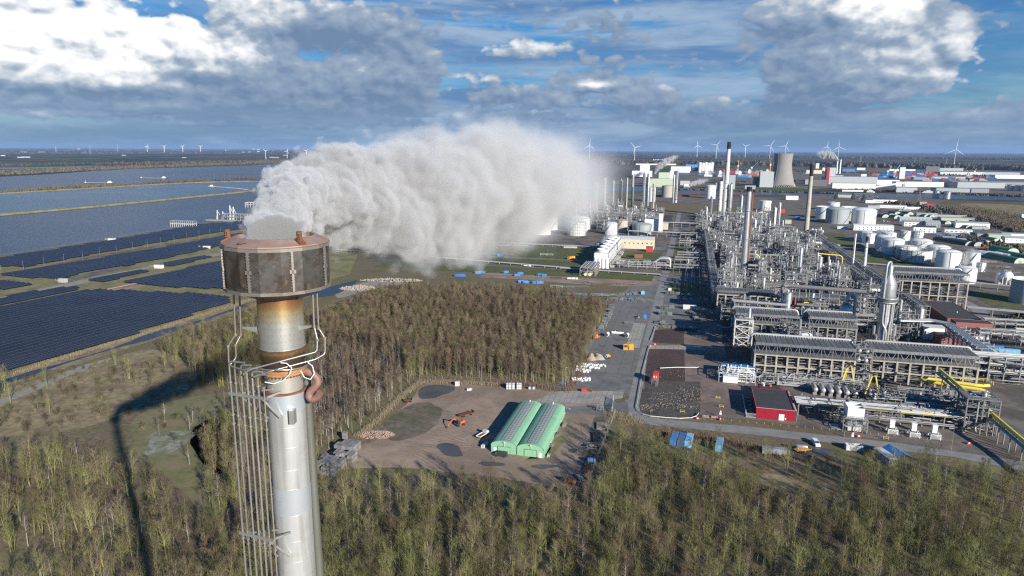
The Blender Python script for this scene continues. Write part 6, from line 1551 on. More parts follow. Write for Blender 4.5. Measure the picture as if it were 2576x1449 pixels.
# ------------------------------------------------------------ front of the plant
def red_station():
 o=T('red_station','dark red sheet building with a black flat roof beside the lower road','building',32.6,299.9)
 hall(o,0,0,15.8,26.5,4.6,'red','felt',parapet=0.45);m=MB();m.box(-.1,-.1,4.9,15.9,.0,5.1);m.box(-.1,0,4.9,0.0,26.6,5.1);m.build('roof_trim',M['lilac'],o)
 m=MB();m.box(9.4,-.1,.05,11.6,-.02,2.9);m.build('double_door',M['white'],o)
 m=MB();m.box(11.9,-.1,.6,12.4,-.03,1.4);m.build('notice',M['white'],o)
 m=MB();m.box(3.6,26.6,0,13.6,35.6,3.9);m.build('rear_wing',M['red'],o);m=MB();m.box(3.9,26.9,3.91,13.3,35.3,4.05);m.build('rear_roof',M['felt'],o)
 m=MB();m.lathe([(.5,0),(.5,1.0),(.7,1.4)],10,6,33,4.05);m.build('roof_cowl',M['white'],o);m=MB();m.lathe([(.6,0),(.6,.9),(.8,1.2)],10,9,33,4.05);m.build('roof_cowl',M['orange'],o)
 m=MB();r=random.Random(3)
 for i in range(34):y=1+i*.75;m.path([(15.9,y,4.7),(16.6,y,4.6),(16.9,y,2.6),(16.7,y,.2)],.13,5)
 m.build('cable_riser',M['pipe_dull'],o)
 m=MB();
 for i in range(5):m.box(-2.6,2.5+4.6*i,0,-.9,3.6+4.6*i,1.6)
 m.build('condenser',M['pipe_dull'],o)
 f=T('steel_palisade','pale steel palisade round the condensers on the left of the dark red building','fence',28.6,299.5);m=MB()
 for i in range(60):m.bar((0,i*.42,0),(0,i*.42,2.2),.12)
 for i in range(9):m.bar((i*.45,0,0),(i*.45,0,2.2),.10)
 m.build('pale',M['white_dull'],f)
 m=MB();m.bar((0,0,.4),(0,25,.4),.1);m.bar((0,0,1.9),(0,25,1.9),.1);m.bar((0,0,.4),(4,0,.4),.1);m.bar((0,0,1.9),(4,0,1.9),.1);m.build('rail',M['white_dull'],f)
M['lilac']=plain('pale_pink_trim',(0.58,0.33,0.38),.5)
red_station()
def front_rack():
 o=T('pipe_rack','low grey pipe rack leading right from the dark red building','pipe rack',51,309.5);m=MB()
 for i in range(9):
  x=i*8.2
  for y in(-1,8):m.bar((x,y,0),(x,y,5.4),.4)
  m.bar((x,-1.6,5.2),(x,8.6,5.2),.4);m.bar((x,-1,3.0),(x,8,3.0),.3)
 for y in(-1,8):m.bar((0,y,5.5),(66,y,5.5),.35,h=.6)
 m.build('rack_frame',M['steel'],o);m=MB();r=random.Random(8)
 for i in range(15):y=-.8+.6*i;rr=r.uniform(.14,.27);m.tube((-1,y,5.5+rr),(66,y,5.5+rr),rr,6,mi=0)
 m.build('pipe_bank',M['pipe'],o)
 m=MB();m.tube((8,-1.6,6.0),(64,-1.6,6.0),.22,6);m.build('yellow_line',M['yellow'],o);m=MB();clutter(m,2,-3,64,10,.5,7.0,170,r,.1,.3);m.build('piping',[M['pipe'],M['pipe_dull']],o)
front_rack()
def cooling_box():
 o=T('cooling_unit','white open-topped twin cooling box on a steel frame at the lower road','cooling unit',71,297.5);m=MB();frame_mb(m,-4.6,-4,4.6,5,[3.2,6.2],2,2,.3);m.rail([(-4.6,-4,6.2),(4.6,-4,6.2),(4.6,5,6.2)],1.1,.08);m.build('frame',M['steel'],o)
 m=MB();z0,z1,t=6.4,10.6,.18
 for(a,b,c,d)in((-3.2,-3,3.2,-3+t),(-3.2,4-t,3.2,4),(-3.2,-3+t,-3.2+t,4-t),(3.2-t,-3+t,3.2,4-t)):m.box(a,b,z0,c,d,z1)
 m.box(-3.0,.4,z0,3.0,.6,z1-.1);m.box(-3.2,-3,z0-.1,3.2,4,z0);m.build('hood',M['white'],o)
 m=MB();m.box(-2.6,-3.2,.6,2.6,2,3.1);m.build('machine_box',M['white_dull'],o)
 m=MB();m.box(-8.6,-2,0,-4.9,4,.3);r=random.Random(2);clutter(m,-4.4,-3.8,4.4,5,.5,6,34,r,.08,.22,1);m.build('piping',M['pipe'],o)
cooling_box()
for i,(px,py,lb)in enumerate(((2243,1090,'left of the three white pump hoods at the lower road'),(2298,1098,'middle of the three white pump hoods at the lower road'),(2350,1103,'right of the three white pump hoods at the lower road'))):
 if i==0:
  o=TP('pump_hood',lb,'pump',px,py,0,'white pump hoods');m=MB();m.box(-.9,.2,2.2,.9,2.0,5.2);m.box(-1.0,.1,5.2,1.0,2.1,5.6);m.build('hood',M['white'],o)
  m=MB();frame_mb(m,-1.8,-1.6,1.8,1.6,[2.2],1,1,.28,brace=False)
  for k in range(5):m.bar((-1.7,-1.7,.5+.38*k),(1.7,-1.7,.5+.38*k),.14)
  m.build('frame',M['white_dull'],o);m=MB();m.tube((-1.2,0,.9),(1.2,0,.9),.5,10);m.tube((0,-.4,.3),(2.6,-.9,.3),.2,6);m.build('pump_body',M['pipe'],o);hood0=o
 else:dup(hood0,(*G(px,py),0),RZ,lb,'white pump hoods')
def pump_tower():
 o=T('steel_tower','four-storey open steel tower with grated decks beside the sloping yellow pipe','process frame',121,310);m=MB();frame_mb(m,-6,-4,6,6,[4.2,8,11.6,15],2,1,.45);m.rail([(-6,-4,15),(6,-4,15),(6,6,15),(-6,6,15)],1.1,.09);m.build('frame',M['steel'],o);m=MB();r=random.Random(4)
 for z in(4.3,8.1,11.7,15.1):m.box(-5.7,-3.8,z,5.7,5.8,z+.1)
 m.build('deck',M['grate'],o)
 m=MB();clutter(m,-5.5,-3.8,5.5,5.8,.6,15.5,80,r,.1,.3);m.build('piping',[M['pipe'],M['pipe_dull']],o)
 m=MB();m.lathe([(1.1,8.2),(1.1,16),(.7,16.9),(0,17.2)],14,1.5,0,0);m.build('vessel',M['clad'],o,smooth=True)
 m=MB();m.path([(-2,-4.3,14),(-2,-4.3,3),(-2,-5.5,1.2)],.3,8);m.path([(2,-4.3,12),(2,-4.3,1)],.25,8);m.build('downpipe',M['pipe'],o,smooth=True)
pump_tower()
def yellow_lines():
 m=MB();a=Vector((*W(119,352),13));b=Vector((*W(129,278),6.0));c=Vector((*W(126.5,262),3.6))
 o=thing('yellow_pipeline','broad yellow pipe sloping down over the lower road at the right edge','pipeline',(a.x,a.y,0));q=[Vector((0,0,13)),b-Vector((a.x,a.y,0)),c-Vector((a.x,a.y,0))]
 m.path([tuple(v)for v in q],.85,10);m.build('pipe',M['yellow'],o,smooth=True);m=MB();s=MB()
 for k in range(1,10):
  p=q[0].lerp(q[1],k/9.5);s.bar((p.x,p.y,0),(p.x,p.y,p.z-.8),.4);s.bar((p.x-2.5,p.y,0),(p.x-2.5,p.y,p.z-1.2),.35);s.bar((p.x-2.7,p.y,p.z-1.1),(p.x+.6,p.y,p.z-1.1),.35)
 s.build('trestle',M['steel'],o)
 for k in range(5):p0=q[0]+Vector((-2.4+.4*k,0,-1.0));p1=q[1]+Vector((-2.4+.4*k,0,-1.0));m.tube(p0,p1,.17,6)
 m.build('side_pipe',M['pipe'],o)
 o=T('yellow_loop','thick yellow hairpin pipe lying on the pump deck','pipeline',0,0);m=MB();z=8.2
 pts=[(137,340.5,z-2),(134,341.5,z),(118,346,z),(112.2,348.2,z),(110.6,350.6,z),(112.6,352.6,z),(119,351.6,z),(134,347.5,z),(139,349,z)]
 m.path(pts,.82,10);m.build('pipe',M['yellow'],o,smooth=True);m=MB();m.rail([(128,352,9),(139,349.5,10),(139,345,10)],1.3,.22,step=2);m.build('access_rail',M['yellow'],o)
 m=MB();
 for p in pts[1:8:2]:m.bar((p[0],p[1],0),(p[0],p[1],z-.8),.35)
 m.build('support',M['steel'],o)
yellow_lines()
def gantry():
 o=T('gantry','pale yellow A-frame gantry astride the pump deck','gantry',83,341);m=MB()
 for(x,y)in((-3.5,10),(4.2,-3.5)):
  h=12.6
  m.bar((x-3.6,y,0),(x-.6,y,h),.55);m.bar((x+3.6,y,0),(x+.6,y,h),.55);m.bar((x-1.1,y,h-.3),(x+1.1,y,h-.3),.6);m.bar((x-2.4,y,h*.4),(x+2.4,y,h*.4),.3);m.bar((x-3.8,y,.2),(x+3.8,y,.2),.5)
 m.build('leg_frame',M['yellow'],o);m=MB();m.bar((-4.5,11.5,12.9),(5,-5,12.9),.5,h=.7);m.build('beam',M['steel'],o)
 m=MB()
 for k in range(18):t=k/18;m.bar((-7.2+2.6*t,9.6,12*t),(-6.3+2.6*t,9.6,12*t),.12)
 m.bar((-7.3,9.6,0),(-4.6,9.6,12.4),.14);m.bar((-6.3,9.6,0),(-3.7,9.6,12.4),.14);m.build('ladder',M['yellow'],o);m=MB();m.box(-.6,2,12.2,.9,3.4,13.6);m.build('hoist',M['steel'],o)
gantry()
for i in range(6):
 drum(62.5+i*3.45,340.5-i*.25,3.1,8.5,1.15,'silver horizontal exchanger in the row of six left of the yellow gantry','pipe','y','exchanger row by the gantry',name='heat_exchanger')
def pump_deck():
 o=T('pump_deck','long low deck crowded with small pumps between the gantry and the steel tower','process deck',98,333);m=MB();m.box(-14,-8,2.6,30,8,2.9)
 m.build('deck',M['grate'],o);m=MB();frame_mb(m,-14,-8,30,8,[2.6],8,2,.4,brace=False);m.rail([(-14,-8,2.9),(30,-8,2.9)],1.1,.09);m.build('frame',M['steel'],o)
 r=random.Random(6)
 for k in range(16):
  x=-12+(k%8)*5.2+r.uniform(-.5,.5);y=-4.5+(k//8)*6+r.uniform(-.5,.5);m=MB();m.lathe([(.8,0),(1.0,.5),(.9,1.2),(.35,1.6),(.35,2.6),(.6,2.7),(.6,3.4),(0,3.6)],10,x,y,2.9);m.tube((x-1,y,3.6),(x+1.3,y,3.6),.3,6);m.build('pump',M['pipe' if k%3 else 'white_dull'],o,smooth=True)
 m=MB();clutter(m,-14,-9,30,9,3,7,230,r,.08,.26);clutter(m,-14,-8,30,8,.4,2.4,40,r,.1,.25);m.build('piping',[M['pipe'],M['pipe_dull']],o)
pump_deck()
def blue_bay():
 o=T('covered_skid','white pipe skid with a blue canopy left of the concrete cooler frame','process skid',26,349)
 m=MB();
 for i in range(4):x=-6+i*4.4;m.box(x,9,4.3,x+4.0,15,4.5)
 for x in(-6,2.6,11.4):m.bar((x,9.2,0),(x,9.2,4.3),.2);m.bar((x,14.8,0),(x,14.8,4.3),.2)
 m.build('canopy',M['blue'],o);m=MB();frame_mb(m,-7.5,-4,10,7,[3,5.2],4,2,.24);m.build('frame',M['white_dull'],o);r=random.Random(12)
 m=MB();clutter(m,-7.5,-4,10,7,.5,6,90,r,.09,.24,1);m.build('piping',M['white'],o);m=MB();m.box(-5.5,-5,.4,1.5,-1.5,3.6);m.build('control_box',M['white'],o)
blue_bay()
cooler_bank(36.5,84,361.5,375,12.0,17.8,'left air-cooler bank with blue-grey bays on the front concrete portal frame',9,seed=21)
cooler_bank(92.5,140,366,379,12.0,17.2,'right air-cooler bank with dark bays on the front concrete portal frame',8,seed=22)
cooler_bank(30,66,424,437,13,18.5,'shaded air-cooler bank behind the braced steel tower','pass' and 7,frame='steel',seed=23)
cooler_bank(72,98,426,439,13,18.5,'short air-cooler bank with pale louvres left of the silver vessel',5,frame='steel',seed=24)
cooler_bank(22,60,497,509,15,17.4,'dark roofed pipe deck at the left end of the grey duct line',7,frame='concrete',seed=25,header=False)
cooler_bank(64,104,500,512,12,16,'long pump gallery with white nozzles behind the grey duct',8,frame='steel',seed=26,header=False)
cooler_bank(150.5,200,560,578,20.5,27.0,'tall cooler rack on pale concrete legs beside the white tank farm',8,seed=27)
def between():
 o=T('process_frame','steel exchanger frame joining the two front cooler banks','process frame',88.2,370);m=MB();frame_mb(m,-4,-7,4,7,[5,10,15,18],1,2,.4);m.rail([(-4,-7,18),(4,-7,18)],1.1,.08);m.build('frame',M['steel'],o);r=random.Random(5);m=MB();clutter(m,-4,-7,4,7,1,19,60,r,.1,.3);m.build('piping',[M['pipe'],M['pipe_dull']],o)
 for z in(11.5,16.4):
  for x in(-2,1.5):m=MB();capsule(m,(x,-2,z),9,1.0,'y',12);m.build('exchanger',M['pipe'],o,smooth=True)
between()
def foot_pipes():
 o=T('piping_manifold','tangle of pale pipe risers along the foot of the left concrete frame','piping',36,352);r=random.Random(9);m=MB()
 for k in range(16):
  x=k*2.6+r.uniform(-.5,.5);h=r.uniform(2.2,5);m.path([(x,-3,0),(x,-3,h),(x+r.uniform(1,5),-3,h),(x+5,3,h)],r.uniform(.12,.24),6,mi=k%2)
 m.build('riser',[M['pipe'],M['white_dull']],o);m=MB();frame_mb(m,0,-4,46,5,[3],10,1,.22,brace=False);m.build('frame',M['steel'],o);m=MB();clutter(m,0,-7,50,6,.5,4.6,230,r,.08,.24);m.build('piping',[M['pipe'],M['pipe_dull']],o)
foot_pipes()
def great_column():
 o=T('great_column','tall silver column with a bulging top, cone and overhead pipe','column',113.5,431);o.scale=(.88,.88,.87);N=28;m=MB()
 m.lathe([(4.4,0),(4.4,8),(3.9,10),(3.9,35.5)],N);m.build('lower_shell',M['clad'],o,smooth=True)
 m=MB();m.lathe([(3.9,36),(4.2,37),(4.35,38.5),(4.35,45.5),(4.0,47.2),(1.75,51.6),(1.65,52),(1.65,57.2),(1.2,57.9),(0,58.2)],N);m.build('upper_shell',M['clad'],o,smooth=True)
 m=MB()
 for z in(5,14,19,24,29,33):m.lathe([(3.93,z-.1),(3.99,z),(3.93,z+.1)],N)
 m.lathe([(4.36,45.3),(4.5,45.45),(4.36,45.6)],N);m.lathe([(4.36,41.3),(4.45,41.45),(4.36,41.6)],N);m.build('band',M['steel'],o)
 m=MB();m.lathe([(3.9,34.3),(6.2,34.3),(6.2,34.5),(3.9,34.5)],N);m.rail([(6.1*math.cos(a),6.1*math.sin(a),34.5)for a in[2*math.pi*i/20 for i in range(21)]],1.2,.1);m.build('platform',M['steel'],o)
 m=MB();m.path([(5.5*math.cos(a),5.5*math.sin(a),33.3+.0*a)for a in[R(150+i*15)for i in range(17)]],.55,8);m.path([(6.0*math.cos(a),6.0*math.sin(a),36.2)for a in[R(170+i*15)for i in range(14)]],.45,8);m.build('ring_main',M['pipe'],o,smooth=True)
 m=MB();m.path([(-3.2,-3.4,36),(-3.2,-3.4,58),(-2.2,-2.4,60.4),(0,0,60.4),(0,0,58)],.75,10);m.build('overhead_pipe',M['pipe'],o,smooth=True)
 for pts,rr in(([(-2.4,-3.9,33),(-2.4,-3.9,19),(.4,-4.5,14.5),(.4,-4.5,0)],.75),([(2.6,-3.6,33),(2.6,-3.6,21),(1.9,-4.4,17),(1.9,-4.4,2)],.6),([(4.2,-1.6,33),(4.2,-1.6,2)],.45),([(-.8,-4.4,33),(-.8,-4.4,2),(-9,-6,1.2)],.5)):
  m=MB();m.path(pts,rr,10);m.build('side_pipe',M['pipe'],o,smooth=True)
 m=MB();m.bar((4.6,-1,35),(4.6,-1,46),.35);m.bar((4.5,-1,46),(1.9,-.4,52),.3);m.build('ladder',M['steel'],o)
 m=MB()
 for(x,y,h,rr)in((-6.2,-1.5,17,1.0),(-7.6,2,14,.8),(6.3,-1,18,1.1),(7.6,2.4,15,.9),(5.4,-4,12,.7),(-5,-4.5,11,.6)):m.lathe([(rr,0),(rr,h-rr*.4),(rr*.7,h-.1),(0,h)],12,x,y,0)
 m.build('side_vessel',M['clad'],o,smooth=True);r=random.Random(3);m=MB();clutter(m,-9,-7,9,6,.6,10,60,r,.12,.35);m.build('piping',[M['pipe'],M['pipe_dull']],o)
great_column()
def silver_vessel():
 o=T('silver_vessel','fat silver vessel with a bent overhead pipe left of the tall silver column','vessel',95.5,446);N=24;m=MB();m.lathe([(3.5,3),(3.95,5),(3.95,20.5),(3.4,22.3),(1.8,23.6),(.9,24),(.9,25)],N);m.build('shell',M['clad'],o,smooth=True);m=MB();m.lathe([(3.6,0),(3.6,3.6)],N);m.build('skirt',M['concrete_dark'],o)
 m=MB()
 for z in(7.5,10,12.5,15,17.5,20):m.lathe([(3.97,z-.1),(4.04,z),(3.97,z+.1)],N)
 m.build('band',M['steel'],o);m=MB();m.path([(0,0,24.5),(0,0,27.5),(1.4,.3,29.2),(3.4,.7,29.2),(4.9,1,27.5),(4.9,1,5)],1.0,12);m.build('overhead_pipe',M['pipe'],o,smooth=True)
 m=MB();m.lathe([(1,25.4),(4.2,25.4),(4.2,25.6),(1,25.6)],14);m.rail([(4.1*math.cos(a),4.1*math.sin(a),25.6)for a in[R(20+20*i)for i in range(17)]],1.1,.09);m.build('platform',M['steel'],o)
silver_vessel()
def braced_tower():
 o=T('braced_tower','pale braced steel tower at the left edge of the plant','process frame',34,415);m=MB();frame_mb(m,-5,-5,5,5,[7,13.5,17.5],1,1,.6)
 for z0,z1 in((0,7),(7,13.5)):m.bar((-5,-5,z0),(5,-5,z1),.35);m.bar((5,-5,z0),(-5,-5,z1),.35)
 m.rail([(-5,-5,17.5),(5,-5,17.5),(5,5,17.5)],1.1,.09);m.build('frame',M['white_dull'],o);r=random.Random(4);m=MB();clutter(m,-5,-5,5,5,1,19,50,r,.12,.35);m.build('piping',[M['pipe'],M['pipe_dull']],o);m=MB()
 for z in(7.1,13.6,17.6):m.box(-4.7,-4.7,z,4.7,4.7,z+.1)
 m.build('deck',M['grate'],o);m=MB();m.lathe([(.9,3),(.9,23),(.6,23.6),(0,23.8)],12,3,0,0);m.build('vessel',M['clad'],o,smooth=True)
braced_tower()
column(63,456,27,2.4,'ribbed silver column beside a red riser in the middle of the plant front',plats=(.3,.55,.8,.97))
m=MB();m.bar((*W(67.5,455),0),(*W(67.5,455),24),.6);tag(m.build('red_riser',M['red_bright']),'thin red riser beside the ribbed silver column','pipe')
column(82,448,17,1.6,'short cone-topped column between the ribbed column and the fat vessel',plats=(.7,.95));column(47,438,15,1.3,'small silver column inside the shaded left corner of the plant',plats=(.6,.95))
column(143,468,19,2.2,'silver column with a white cabin at its foot near the brick building',plats=(.4,.75,1.0));
o=T('white_cabin','white box cabin at the foot of the column near the brick building','building',150,467);hall(o,-5,-4,7,5,7.5,'white','white_dull')
def duct(label,pts,r_,mat='pipe_dull'):
 P=[(*W(e,n),z)for e,n,z in pts];o=thing('duct',label,'duct',(P[0][0],P[0][1],0));q=[(x-P[0][0],y-P[0][1],z)for x,y,z in P];m=MB();m.path(q,r_,12);m.build('pipe',M[mat],o,smooth=True);m=MB()
 for a,b in zip(q[:-1],q[1:]):
  k=int((Vector(b)-Vector(a)).length/6)
  for i in range(k):c=Vector(a).lerp(Vector(b),(i+.5)/k);m.bar((c.x,c.y,max(0,c.z-r_-9)),(c.x,c.y,c.z-r_),.35)
 if m.v:m.build('support',M['steel'],o)
duct('fat grey duct bending down over the second plant row',[(62,470,19),(62,478,26),(64,480,26.5),(112,472,26.5)],1.35)
duct('long silver duct along the back of the shaded cooler bank',[(30,452,20),(62,447,20)],1.0,'pipe');duct('pale grey duct ending beside the ribbed column',[(68,452,20),(100,448,20)],.9)
duct('silver elbow pipe dropping at the left plant edge',[(21,452,3),(24,452,1.6),(30,452,2),(30,456,8)],.5,'pipe')
for k,(e,n,z)in enumerate(((52,462,19),(73,459,20))):
 m=MB();x,y=W(e,n);m.path([(x,y,z-4),(x,y,z),(x+5,y-1,z)],.42,8);tag(m.build('yellow_elbow',M['yellow'],smooth=True),('left','right')[k]+' short yellow elbow pipe over the second plant row','pipe')
duct('yellow riser pipe beside the tall twin silver stack',[(62,640,4),(62,640,22),(58,640,24)],.55,'yellow');duct('yellow pipe with a drop beside the pale spiral stack',[(118,690,20),(138,690,19),(140,690,17),(140,690,6)],.6,'yellow')
def right_bundle():
 o=T('pipe_bundle','bundle of bright silver pipes sloping down beside the brick buildings','pipe rack',150,455);m=MB()
 for k in range(5):m.path([(-22,-2+k*.3,13),(-3,2+1.5*k,13),(2+1.3*k,-3+.6*k,13),(3+1.3*k,-74,11.5),(16,-78-1.3*k,11)],.52,10)
 m.build('pipe',M['pipe'],o,smooth=True);m=MB()
 for i in range(11):
  y=-7-i*6.6
  for x in(1.5,12):m.bar((x,y,0),(x,y,13.6),.5)
  m.bar((1,y,12.3),(12.5,y,12.3),.45);m.bar((1,y,8),(12.5,y,8),.4)
 for x in(1.5,12):m.bar((x,-5,12),(x,-76,11),.3);m.bar((x,-5,8),(x,-76,8),.3)
 m.build('rack_frame',M['steel'],o);m=MB();r=random.Random(7)
 for i in range(9):x=2+i*1.1;m.tube((x,-5,8.5),(x,-76,8.5),r.uniform(.18,.4),6,mi=i%2)
 m.build('lower_pipe',[M['pipe'],M['pipe_dull']],o)
right_bundle()
def edge_rack():
 o=T('pipe_rack','dark-shaded pipe rack running off to the right edge below the brick buildings','pipe rack',150,380);m=MB();r=random.Random(17)
 for i in range(11):
  x=i*7
  for y in(0,10):m.bar((x,y,0),(x,y,14),.5)
  for z in(5.5,9.5,13):m.bar((x,-.5,z),(x,10.5,z),.42)
 for z in(5.5,9.5,13):
  for y in(0,10):m.bar((0,y,z),(72,y,z),.3)
 m.build('rack_frame',M['steel'],o)
 for z in(5.8,9.8,13.3):
  m=MB()
  for i in range(9):y=.6+i*1.1;rr=r.uniform(.18,.5);m.tube((-6,y,z+rr),(72,y,z+rr),rr,7,mi=i%2)
  m.build('pipe_bank',[M['pipe'],M['pipe_dull']],o)
 m=MB();clutter(m,0,-4,70,10,.6,5,90,r,.1,.35);m.build('piping',[M['pipe'],M['pipe_dull']],o)
edge_rack()
def box_px(name,label,cat,px,py,w_,d_,h_,wall,roof,**k):
 o=TP(name,label,cat,px,py);hall(o,0,0,w_,d_,h_,wall,roof,**k);return o
e0,n0=L(2381,822);o=T('brick_building','long brown brick building with a black flat roof beside the tall cooler rack','building',e0,n0);hall(o,0,0,21,58,5.6,'brick','felt',parapet=.4,doors=((6.5,1.8,2.6,'grey_sheet'),));m=MB();m.tube((12,20,5.8),(12,20,6.8),.3,8);m.build('roof_vent',M['white'],o)
e0,n0=L(2424,845);o=T('brick_building','small red brick building with a black roof in front of the long brick one','building',e0-3,n0);hall(o,0,6,21,16,7.0,'brick_red','felt',parapet=.4);m=MB();m.box(2,0,0,19,6,4.2);m.build('low_wing',M['brick_red'],o);m=MB();m.box(2.2,.2,4.21,18.8,5.9,4.35);m.build('low_roof',M['felt'],o);m=MB();m.box(4,-.08,.05,6.6,-.02,2.9);m.build('door',M['white'],o)
container(2468,852,R(0),'white box trailer beside the small red brick building','white',7.5,2.5,3.0,name='box_trailer',cat='trailer')
e0,n0=L(2390,930);o=T('brick_building','low brick building with a wide black roof above the dark right-hand pipe rack','building',e0-3,n0);hall(o,0,0,22,30,4.8,'brick_red','felt',parapet=.35);
e0,n0=L(2372,868);o=T('brick_building','small dark-roofed brick annex beside the bundle of silver pipes','building',e0-2,n0);hall(o,0,0,16,17,5.2,'brick_red','felt',parapet=.35)
container(2500,880,R(2),'blue site container right of the brick buildings','blue',9,2.5,2.7,name='site_container');container(2522,888,R(2),'pale blue long container in front of the blue one','blue_pale',17,2.5,2.7,name='site_container');container(2515,898,R(2),'dirty white container in front of the pale blue one','white_dull',9.5,2.5,2.6,name='site_container')
container(2570,838,R(2),'white cabin at the right edge beyond the brick buildings','white',8,3,3.2,name='site_cabin',cat='cabin')
e,n=L(1822,545);stack(e,n,hgt(1822,545,357),4.9,3.1,'tallest white chimney with a black top behind the process units','white_dull',12)
column(e-9,n-4,62,3.6,'white column leaning close to the left of the tallest chimney','white_dull',(.5,.9),False);column(e+8,n-6,58,3.0,'silver column standing close to the right of the tallest chimney','clad',(.5,.9))
e,n=L(2026,604);stack(e,n,hgt(2026,604,415),3.3,2.3,'buff concrete chimney with a black top in the middle of the plant','concrete',14,False)
e,n=L(1868,707);stack(e,n,hgt(1868,707,470),2.9,2.3,'tall twin silver stack with a dark riser and a rusty top','clad',4);m=MB();x,y=W(e+3.1,n);m.tube((x,y,0),(x,y,78),.75,8);tag(m.build('dark_riser',M['rust'],smooth=True),'dark rusty riser strapped to the tall twin silver stack','pipe')
e,n=L(2171,700);h=hgt(2171,700,595);o=stack(e,n,h,1.6,1.15,'pale blue chimney with a spiral fin and a black top','white_dull',5.5);m=MB();m.path([(1.35*math.cos(t*.8),1.35*math.sin(t*.8),h*.25+t*.55)for t in range(int(h*.68/.55))],.16,4);m.build('spiral_fin',M['blue_pale'],o)
e,n=L(2143,690);o=T('lattice_mast','thin white mast left of the pale spiral chimney','mast',e,n);m=MB();hh=hgt(2143,690,588);m.tube((0,0,0),(0,0,hh),.75,8,r2=.5);m.build('shaft',M['white'],o);m=MB();m.bar((-1,0,hh*.62),(-1,0,hh),.3);m.build('ladder',M['steel'],o)
for(px,py,top,r_,mt,lb)in((2008,716,622,1.5,'clad','slim bright column in the middle of the plant, left of a shorter pair'),(2058,712,645,1.9,'clad','slim bright column right of the middle one'),(1902,694,649,2.3,'pipe','stubby silver column beside the tall twin stack'),(2087,713,674,2.4,'clad','left column of a close pair near the pale spiral chimney'),(2098,714,682,2.2,'clad','right column of a close pair near the pale spiral chimney'),(1963,700,660,.9,'pipe','thin pipe column in the middle rows'),
 (1927,592,541,1.8,'clad','column with a jointed top left of the buff chimney'),(1945,590,522,2.4,'white_dull','white-banded column left of the buff chimney'),(1957,588,510,1.3,'clad','thin tall column next to the buff chimney road'),(1883,590,490,2.6,'clad','silver column in the upper middle cluster'),(1897,600,552,2.0,'pipe','s-piped column in the upper middle cluster'),(1911,598,540,1.6,'clad','slim column in the upper middle cluster'),(1862,560,492,2.0,'clad','rust-topped column behind the silver ones'),(1787,548,494,2.1,'clad','silver column left of the tallest chimney'),(1776,556,520,1.8,'pipe','short column at the far left of the tallest chimney'),
 (1700,510,430,2.6,'white_dull','white twin column right of the buff silo beyond the steam'),(1693,511,440,1.8,'clad','silver column beside the buff silo beyond the steam'),(1642,545,462,2.0,'concrete','dull column in front of the white silo beyond the steam'),(1618,520,436,3.0,'clad','left of two columns at the edge of the steam'),(1629,518,437,2.4,'clad','right of two columns at the edge of the steam'),
 (1590,520,440,2.6,'pipe_dull','column dimmed by the steam, nearest the two clear ones'),(1575,524,448,2.2,'concrete','second column dimmed by the steam'),(1560,522,452,3.4,'pipe_dull','wide column dimmed by the steam'),(1542,526,455,2.0,'pipe_dull','thin column deep in the steam'),(1520,528,448,2.6,'concrete','pale column deep in the steam'),(1500,530,460,2.2,'pipe_dull','column deep in the steam beside the red lattice'),(1470,532,470,2.4,'pipe_dull','column farthest left in the steam')):
 e,n=L(px,py);column(e,n,hgt(px,py,top),r_,lb,mt,(.45,.8))
tank(1814,1838,692,672,'small grey tank at the left front of the middle rows','grey_sheet',stair=False);tank(1934,1962,655,632,'white tank in the middle of the plant beside a long white wall','white',stair=False)
tank(1911,1938,530,506,'white tank on the upper right of the process units','white');tank(1775,1799,500,468,'tall white silo left of the tallest chimney','white','dome',stair=False);tank(1664,1692,497,468,'buff concrete silo beyond the steam','concrete','cone',stair=False,name='silo');tank(1630,1648,508,472,'white silo at the edge of the steam','white','dome',stair=False,name='silo')
def house(px0,px1,pb,pt,depth,label,wall,roof,name='building',gable=0,win=None,doors=(),rz=0.0,along='x',cat='building',parapet=0):
 """a building from its photo extent: front left, front right, ground line, eaves of the front"""
 px=(px0+px1)/2;d=dist(px,pb);w=(px1-px0)/FPX*d;h=max(2.2,hgt(px,pb,pt));o=TP(name,label,cat,px,pb,0,None,rz);hall(o,-w/2,0,w/2,depth,h,wall,roof,gable,win,doors,along=along,parapet=parapet);return o
house(1902,1929,546,537,14,'beige gabled building among the silver columns','beige','beige',gable=3.5,along='y');house(1844,1866,613,600,14,'pale green low building at the foot of the twin silver stack','green_pale','green_pale')
house(1905,1990,640,628,6,'long white wall-like building in the middle of the plant','white','white_dull');house(2063,2115,640,624,14,'pale blue roofed substation above the middle rows','grey_sheet','felt');house(2093,2112,623,617,8,'small pale blue box on the substation roof','grey_sheet','white_dull')
house(1960,2005,620,612,8,'long low white shed left of the buff chimney','white','white');
